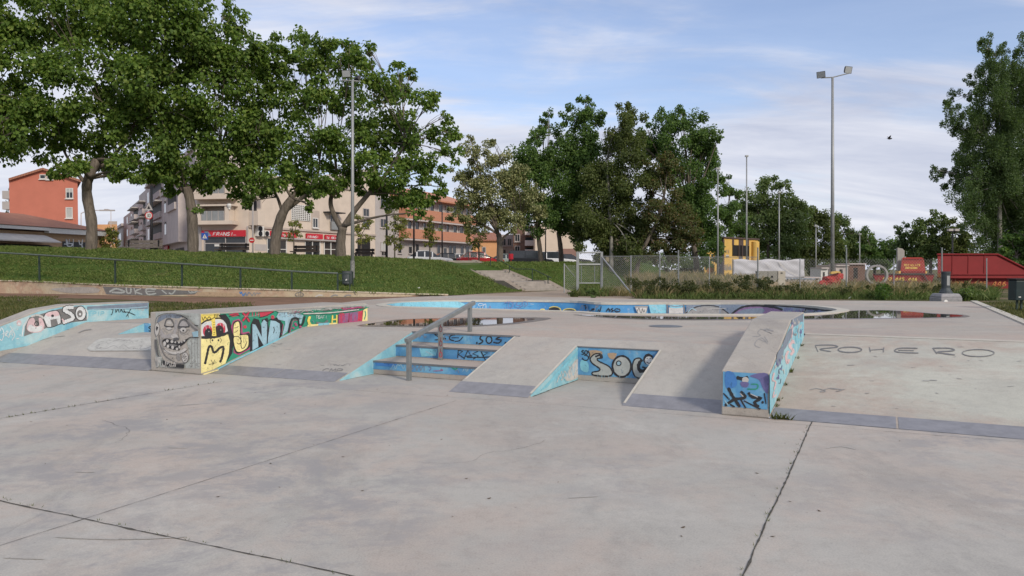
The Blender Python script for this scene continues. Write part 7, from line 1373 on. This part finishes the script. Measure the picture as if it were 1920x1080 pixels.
# mural wall with a football
A_, B_ = gp(1128, 58), gp(1184, 58); mu = thing('mural_wall', Vector((A_.x, A_.y, .5)), 'painted wall with a grey football and yellow rays behind the gate', 'wall'); f = Fac(A_, B_); mb = MB(); mb.prism([A_, B_, B_+Vector((0, .6, 0)), A_+Vector((0, .6, 0))], .3, zat(440, 58)); mb.build('wall_body', plain('old_tan_paint', (.27, .235, .17), .9, 0, .2, 1), mu)
pp = P2(f.q(1150, 490, .01), f.n, (1080, 420, 6), None, .004, .0008); pp.fill([(295, 130), (405, 130), (385, 350), (315, 330)], 'o', False); pp.fill([(300, 130), (390, 130), (370, 300), (320, 300)], 'y'); 
for a0, a1 in (((430, 140), (420, 360)), ((500, 200), (450, 360)), ((540, 260), (480, 370)), ((560, 320), (500, 390)), ((380, 150), (400, 360)), ((590, 380), (520, 420))): pp.line([a0, a1], 14, 'k', False)
for a0, a1 in (((470, 180), (440, 360)), ((530, 230), (470, 365)), ((560, 290), (495, 380))): pp.line([a0, a1], 18, 'tan', False)
pp.dot(455, 428, 72, 66, 'lg', 22); pp.ring(455, 428, 72, 66, 8, 'k')
for x, y in ((455, 430), (405, 405), (500, 400), (420, 480), (490, 475), (455, 372)): pp.dot(x, y, 17, 16, 'k', 5)
pp.fill([(340, 470), (380, 480), (420, 560), (330, 570)], 'dg'); pp.fill([(500, 500), (580, 480), (590, 560), (520, 570)], 'fk'); pp.build(mu)
# yellow building
M_yel = plain('yellow_paint', (.62, .40, .115), .8, 0, .1, .8); M_brn = plain('brown_paint', (.085, .06, .055), .8, 0, .15, 1)
A_, B_ = gp(1357, 66), gp(1421, 70); yb = thing('yellow_building', Vector((A_.x, A_.y, .5)), 'yellow and brown sports pavilion with a dark window band above the banner', 'building'); f = Fac(A_, B_); S_ = gp(1343, 74)
mb = MB(); mb.prism([A_, B_, B_+Vector((2, 8, 0)), S_], .3, zat(447, 66)); mb.build('wall', M_yel, yb); fs = Fac(S_, A_); mb = MB(); fs.block(mb, 1343.3, 446, 1356.8, 540, .0, .04); sw_ = mb.build('side_wall', plain('side_shade_grey', (.20, .185, .18), .85, 0, .2, 1.2), yb)  # side turned from the sun: its shade is put into the grey colour
mb = MB(); f.band(mb, 1356, 1422, (zat(447, 66)+.01, zat(447, 66)+.14), -7, .12); mb.build('roof', M_brn, yb); mb = MB(); f.block(mb, 1373, 460, 1404, 480, .0, .05); wb = mb.build('window_band', M_dark, yb); mb = MB()
for x in (1383.5, 1390): f.block(mb, x-.5, 460, x+.5, 480, .05, .12)
mb.build('mullion', M_brn, wb); mb = MB()
for x0, x1, y0, y1 in ((1372.5, 1376, 449, 460), (1385, 1393.5, 449, 460), (1399, 1404, 449, 460), (1385, 1392, 480.5, 489), (1400, 1404, 480.5, 489), (1355.5, 1357.5, 449, 525)): f.block(mb, x0, y0, x1, y1, .0, .03)
mb.build('brown_panel', M_brn, yb); mb = MB(); c = f.q(1412, 500, .2); mb.lathe(Vector((c.x, c.y, .4)), [(.36, 0), (.36, zat(453, 69)-.4)], 18); mb.build('corner_column', M_yel, yb)
pp = P2(f.q(1365, 480, .01), f.n, (1080, 420, 6), None, .004, .0008)
for x in (1690, 1715): scrib(pp, x-8, 290, x+10, 330, 4, 'tan', 6)
pp.fill([(1685, 345), (1720, 345), (1720, 360), (1685, 360)], 'lg'); pp.fill([(1685, 362), (1720, 362), (1720, 376), (1685, 376)], 'fk'); 
for i in range(5): scrib(pp, 1660+i*18, 450, 1680+i*18, 520, 4, 'gy', 6)
pp.build(yb); pp = P2(fs.q(1350, 480, .045), fs.n, (1080, 420, 6), None, .004, .0008)
for y in (300, 350, 400, 450): scrib(pp, 1600, y, 1640, y+45, 7, 'lg', 6)
pp.build(sw_)
A_, B_ = gp(1321, 64), gp(1342, 64); yf = thing('yellow_porch', Vector((A_.x, A_.y, .5)), 'open yellow timber porch frame beside the yellow building', 'porch'); f = Fac(A_, B_); mb = MB()
for x in (1321, 1340): f.block(mb, x, 492, x+3.5, 535, -.2, 0)
for x in (1331, 1338.5): f.block(mb, x, 454, x+2.4, 492, -.2, 0)
f.block(mb, 1321, 490, 1344, 496, -.22, .02); f.block(mb, 1326, 474, 1341, 476, -.2, 0); mb.build('frame', M_yel, yf); mb = MB(); f.block(mb, 1325, 497, 1340, 535, -.6, -.4); mb.build('door_panel', plain('ochre_door', (.28, .13, .05), .8), yf)
# banner
A_, B_ = gp(1374, 44), gp(1509, 44.5); bn = thing('banner', Vector((A_.x, A_.y, .5)), 'wide creased white banner with a line of small grey lettering', 'banner'); f = Fac(A_, B_); nxs, nys = 44, 10; mb = MB(); gv = {}
for i in range(nxs+1):
    for j in range(nys+1):
        x = 1375+133*i/nxs; y = 487+34*j/nys-(1.5*math.sin(i*.35) if j == 0 else 0); o_ = .012*math.sin(i*.9+j*.8)+.018*math.sin((i-j*2.2)*.55)+.01*math.sin(j*1.3+i*.2); gv[i, j] = f.q(x, y, o_)
mb.v = [tuple(gv[i, j]) for i in range(nxs+1) for j in range(nys+1)]
for i in range(nxs):
    for j in range(nys): a = i*(nys+1)+j; mb.f.append([a, a+nys+1, a+nys+2, a+1]); mb.m.append(0)
cl_ = mb.build('cloth', plain('white_tarpaulin', (.46, .46, .49), .6, 0, .06, 1.2), bn, smooth=True); sm = cl_.modifiers.new('thickness', 'SOLIDIFY'); sm.thickness = .01
pp = P2(f.q(1440, 505, .06), f.n, (1300, 420, 6), None, .004, .0006); pp.text('DE PUENTES EL - FUNDACIO', 470, 575, 22, 9, 3.5, 'gy', 0, .0, .35); pp.line([(520, 600), (1370, 618)], 20, 'gb', False)
for i in range(22): scrib(pp, 530+i*38, 596+i*.8, 560+i*38, 622+i*.8, 4, 'lg', 5)
pp.line([(950, 420), (1050, 520), (1180, 585)], 6, 'lg'); pp.line([(800, 430), (870, 500)], 5, 'lg'); pp.build(bn)
for x in (1375, 1421, 1476, 1508): mb = MB(); mb.tube([Vector((*f.q(x, 500, -.08).xy, .4)), f.q(x, 485, -.08)], .03, 6); mb.build('pole', M_pole, bn)
# cabinets
c = atd(1440, 538, 35); ca = thing('utility_cabinet', c, 'grey beige utility cabinet on a tan base in front of the banner', 'cabinet'); f = Fac(gp(1421, 35), gp(1472, 35)); mb = MB(); f.block(mb, 1421.5, 528.5, 1480, 545, -.5, .03); mb.build('base', plain('tan_block', (.33, .26, .18), .9, 0, .15, 3), ca); mb = MB(); f.block(mb, 1422, 508, 1458, 528.4, -.45, 0); bo = mb.build('body', plain('beige_cabinet', (.235, .225, .195), .6, 0, .1, 3), ca, bevel=.015); mb = MB(); f.block(mb, 1430, 519, 1432, 521, .002, .03); f.block(mb, 1446, 517, 1449, 521, .002, .03); f.block(mb, 1439.6, 510, 1440.2, 527, .001, .006); mb.build('handle', M_black, bo)
mb = MB(); f.block(mb, 1458.6, 508, 1472, 540, -.4, .04); bo = mb.build('meter_box', plain('cream_box', (.43, .39, .32), .7, 0, .1, 3), ca, bevel=.01); mb = MB(); f.block(mb, 1463, 511, 1467, 513, .042, .05); mb.build('vent', M_black, bo)
# red tarpaulin heap
c = atd(1556, 541, 37); hp_ = thing('tarpaulin_heap', Vector((c.x, c.y, .5)), 'crumpled red sacking heap leaning at the foot of the great lamp post', 'sack'); rr = random.Random(9); mb = MB(); nu_, nv_ = 26, 14; m1 = 37/FPX
OUT = [(1536, 538), (1533, 522), (1538, 517), (1552, 512), (1564, 510), (1571, 513), (1575, 530), (1574, 541)]
bm = bmesh.new(); bmesh.ops.create_icosphere(bm, subdivisions=4, radius=1)
for v in bm.verts:
    p_ = v.co.copy(); n_ = .12*math.sin(p_.x*7+p_.z*5)+.1*math.sin(p_.y*9+p_.x*4)+.06*math.sin(p_.z*15+p_.x*9); p_ *= 1+n_; x_ = p_.x*.55; z_ = p_.z*.38+.42; z_ += .14*p_.x+(.1 if p_.x > .4 else 0); v.co = Vector((x_, p_.y*.4, max(z_, 0)))
me = bpy.data.meshes.new('sacking'); bm.to_mesh(me); bm.free(); me.materials.append(plain('red_sacking', (.34, .035, .03), .7, 0, .35, 4)); o = bpy.data.objects.new('sacking', me); COL.objects.link(o); o.location = (c.x, c.y, .5); attach(o, hp_)
mb = MB(); q = atd(1562, 511, 36.8); mb.box(q, Vector((.14, 0, .02)), Vector((0, .12, 0)), Vector((0, 0, .05))); mb.box(q+Vector((.22, 0, .02)), Vector((.1, 0, -.02)), Vector((0, .1, 0)), Vector((0, 0, .04))); mb.build('tie_straps', M_yel, hp_)
# concrete ring
c = atd(1645, 515.5, 36); ri = thing('concrete_ring', c, 'upright grey concrete pipe ring open towards the camera', 'pipe ring'); mb = MB(); n = 36; ax = Vector((.3, .95, 0)).normalized(); sx = Vector((ax.y, -ax.x, 0)); ro, ri_ = .485, .40; L_ = .5
for i in range(n):
    a0, a1 = 6.2832*i/n, 6.2832*(i+1)/n; e_ = lambda a, r_, t_: c+sx*math.cos(a)*r_+Vector((0, 0, math.sin(a)*r_))+ax*t_
    mb.poly([e_(a0, ro, 0), e_(a1, ro, 0), e_(a1, ri_, 0), e_(a0, ri_, 0)]); mb.poly([e_(a0, ro, L_), e_(a0, ri_, L_), e_(a1, ri_, L_), e_(a1, ro, L_)]); mb.poly([e_(a0, ro, 0), e_(a0, ro, L_), e_(a1, ro, L_), e_(a1, ro, 0)]); mb.poly([e_(a0, ri_, 0), e_(a1, ri_, 0), e_(a1, ri_, L_), e_(a0, ri_, L_)])
mb.build('ring', plain('raw_concrete_pipe', (.33, .32, .295), .9, 0, .15, 4), ri); mb = MB()
for q in ([(1618, 540), (1622, 532), (1640, 530), (1662, 531), (1682, 528), (1700, 528)], [(1640, 530), (1643, 540)], [(1664, 531), (1668, 542)]): mb.tube([atd(x, y, 36.2) for x, y in q], .025, 6)
mb.build('cradle', M_black, ri)
# red skips and cabin
M_skip = plain('red_skip_paint', (.20, .017, .019), .55, .1, .14, 1.2); M_skip2 = plain('bright_red_paint', (.31, .035, .025), .5, 0, .1, 1.5)
def skip(name, label, outline, d, dep, mat, group=None):
    t = thing(name, Vector((*gp(outline[0][0], d).xy, .5)), label, 'skip', group); mb = MB(); a = [atd(x, y, d) for x, y in outline]; b = [p_+Vector((p_.x/p_.y*dep, dep, 0)) for p_ in a]; mb.hexa(a, b); mb.build('hull', mat, t); return t
GS = 'red skips in the yard'
t = skip('skip', 'dark red skip with yellow digits carrying the bright red cabin', [(1636, 514), (1752, 514), (1742, 548), (1652, 548)], 41, 1.7, M_skip, GS); pp = P2(atd(1690, 525, 41)+Vector((0, -.02, 0)), Vector((0, -1, 0)), (0, 0, 1), None, .004, .0006); pp.text('902 445 446', 1655, 526, 5.5, 4.2, 1.1, 'y', .2, .01, .42); pp.text('3', 1703, 538, 7, 4.5, 1.2, 'o'); pp.build(t)
mb = MB(); a, b = atd(1731, 515, 40.9), atd(1749, 540, 40.9); mb.tube([a, b], .04, 6); mb.tube([atd(1640, 514, 40.95), atd(1752, 514, 40.95)], .04, 6); mb.build('rim', M_brn, t)
cb_ = thing('red_cabin', Vector((*gp(1712, 41.5).xy, .5)), 'small bright red tapered cabin with two lines of yellow lettering', 'cabin'); a = [atd(x, y, 41.2) for x, y in ((1688, 512.5), (1736, 512.5), (1732, 485), (1728, 482.5), (1694, 482.5), (1691, 485))]; b = [p_+Vector((p_.x/p_.y*1.6, 1.6, 0)) for p_ in a]; mb = MB(); mb.hexa(a, b); mb.build('hull', M_skip2, cb_)
mb = MB(); f = Fac(gp(1688, 41.2), gp(1736, 41.2)); f.block(mb, 1690, 508.6, 1733, 511.5, .0, .12); mb.build('bumper', M_skip, cb_); mb = MB(); f.block(mb, 1684.5, 508, 1688, 513, -.3, .05); f.block(mb, 1734.5, 508.5, 1737, 513, -.3, .05); mb.build('corner_bracket', M_yel, cb_); mb = MB(); f.block(mb, 1690, 485, 1731, 487, .0, .05); mb.build('rim', M_skip, cb_)
pp = P2(f.q(1710, 497, .0), f.n, (0, 0, 1), None, .012, .0006); pp.text('RECICLATS', 1695, 499, 3.6, 2.5, .8, 'y', .15, 0, .35); pp.text('CONTENIDORS', 1697, 504, 2.8, 1.6, .7, 'y', .1, 0, .3); pp.build(cb_)
pn = thing('concrete_slab', Vector((*gp(1689, 43).xy, .5)), 'upright light grey concrete panel with slanted top behind the red cabin', 'panel'); mb = MB(); a = [atd(x, y, 43) for x, y in ((1683, 545), (1696, 545), (1696, 470), (1692, 466), (1683, 464.5))]; mb.hexa(a, [p_+Vector((.05, .25, 0)) for p_ in a]); mb.build('slab', plain('grey_panel', (.30, .295, .27), .9, 0, .1, 3), pn)
t = skip('skip', 'lower dark red skip with large yellow digits under the tall container', [(1764, 522), (1935, 522), (1922, 552), (1774, 552)], 42, 2.0, M_skip, GS); pp = P2(atd(1840, 530, 42)+Vector((0, -.02, 0)), Vector((0, -1, 0)), (0, 0, 1), None, .004, .0006); pp.text('902 445 446', 1790, 536, 8, 6.2, 1.7, 'o', .15, 0, .44); pp.build(t)
t = skip('skip', 'upper dark red container with a long slanted end, stacked on another skip', [(1758, 521.5), (1948, 521.5), (1948, 518), (1930, 508), (1874, 478), (1870, 477), (1758, 477)], 41.8, 2.3, M_skip, GS); mb = MB(); f = Fac(gp(1758, 41.8), gp(1948, 41.8)); f.block(mb, 1757, 513, 1945, 515, .0, .08); f.block(mb, 1757, 519.6, 1948, 521.6, .0, .1); mb.tube([atd(1757, 477, 41.75), atd(1871, 477, 41.75), atd(1932, 508, 41.75)], .05, 6); mb.build('rim', M_skip, t); 
for x in (1785, 1815, 1845): mb = MB(); f.block(mb, x, 478.5, x+1.2, 512.8, .0, .03); mb.build('rib', M_skip, t)
mb = MB(); f.block(mb, 1756, 512.5, 1764, 520, .1, .5); one('yellow_crate', mb, M_yel, 'small yellow block wedged at the corner of the tall container', 'block')
# far sheds
def shed(label, x0, x1, yt, d, mat, name='shed', dep=4, extra=None):
    A_, B_ = gp(x0, d), gp(x1, d); t = thing(name, Vector((A_.x, A_.y, .5)), label, 'shed'); mb = MB(); mb.prism([A_, B_, B_+Vector((0, dep, 0)), A_+Vector((0, dep, 0))], .4, zat(yt, d)); mb.build('wall', mat, t); f = Fac(A_, B_); mb = MB(); f.band(mb, x0-.6, x1+.6, (zat(yt, d)+.005, zat(yt, d)+.1), -dep, .2); mb.build('roof', M_greyr, t); mb = MB(); mb.poly(f.rect(x0+(x1-x0)*.3, yt+6, x0+(x1-x0)*.55, yt+26, .02)); mb.build('door', M_dark, t); return t
shed('far grey shed touching the brick red shed', 1567, 1590, 499, 62, M_greyr); shed('far brick red shed beyond the concrete ring', 1591, 1622, 496, 64, M_brown); shed('small white booth beside the red sacking heap', 1539, 1552, 504, 56, M_white, 'booth', 2); shed('long low grey shed between the weeds and far trees', 1476, 1536, 522, 50, M_greyr, 'shed', 3)
mb = MB(); c = atd(1668, 260, 60)
def bird():
    t = thing('bird', c, 'tiny dark bird flying in the sky', 'bird'); bm = bmesh.new(); k_ = .12
    rows = [(-.2, .01), (-.12, .05), (0, .07), (.1, .05), (.16, .045), (.2, .01)]; mb = MB(); mb.tube([c+Vector((x, 0, .02 if x > .1 else 0)) for x, _ in rows], [r_ for _, r_ in rows], 8)
    for s in (-1, 1): mb.poly([c+Vector((.06, 0, .02)), c+Vector((-.07, 0, .02)), c+Vector((-.12, s*.16, .16)), c+Vector((-.05, s*.34, .22)), c+Vector((.02, s*.18, .17))])
    mb.poly([c+Vector((-.18, -.01, 0)), c+Vector((-.18, .01, 0)), c+Vector((-.3, .05, 0)), c+Vector((-.3, -.05, 0))]); mb.build('body', M_black, t)
bird()
for lb, px, py, d in (('white scrap of paper on the grass below the tall lamp post', 697, 534.5, 32.8), ('pale scrap lying low on the grass bank', 785, 541, 32.5)):
    q = atd(px, py, d); mb = MB(); mb.hexa([q+Vector((-.07, -.05, -.06)), q+Vector((.07, -.05, -.06)), q+Vector((.06, .05, -.06)), q+Vector((-.06, .05, -.06))], [q+Vector((-.05, -.03, .05)), q+Vector((.06, -.04, .03)), q+Vector((.05, .04, .06)), q+Vector((-.04, .03, .02))]); one('litter_scrap', mb, M_white, lb, 'litter')
for lb, px, py, z_ in (('crumpled white litter at the grass edge behind the deck', 1594, 560, .54), ('small white scrap at the foot of the lamp stump plinth', 1773, 566, H)):
    q = at(px, py, z_); mb = MB(); mb.hexa([q+Vector((-.06, -.03, 0)), q+Vector((.06, -.03, 0)), q+Vector((.05, .05, 0)), q+Vector((-.06, .04, 0))], [q+Vector((-.04, -.02, .06)), q+Vector((.05, -.03, .04)), q+Vector((.04, .04, .07)), q+Vector((-.03, .03, .03))]); one('litter_scrap', mb, M_white, lb, 'litter')

# a few dry leaves and specks lying on the slab
rr = random.Random(17); mb = MB(); M_fleaf = plain('dry_leaf', (.09, .06, .035), .9, 0, .4, 30)
for i in range(70):
    u, v = rr.uniform(-12, 3), 1.8+rr.random()**.7*6.4; a = rr.random()*6.28; l = rr.uniform(.006, .02); d = Vector((math.cos(a), math.sin(a), 0))*l; e_ = Vector((-d.y, d.x, 0))*.5; p_ = U(u, v, .004); mb.poly([p_-d, p_+e_, p_+d+Vector((0, 0, .004)), p_-e_])
one('fallen_leaves', mb, M_fleaf, kind='stuff')
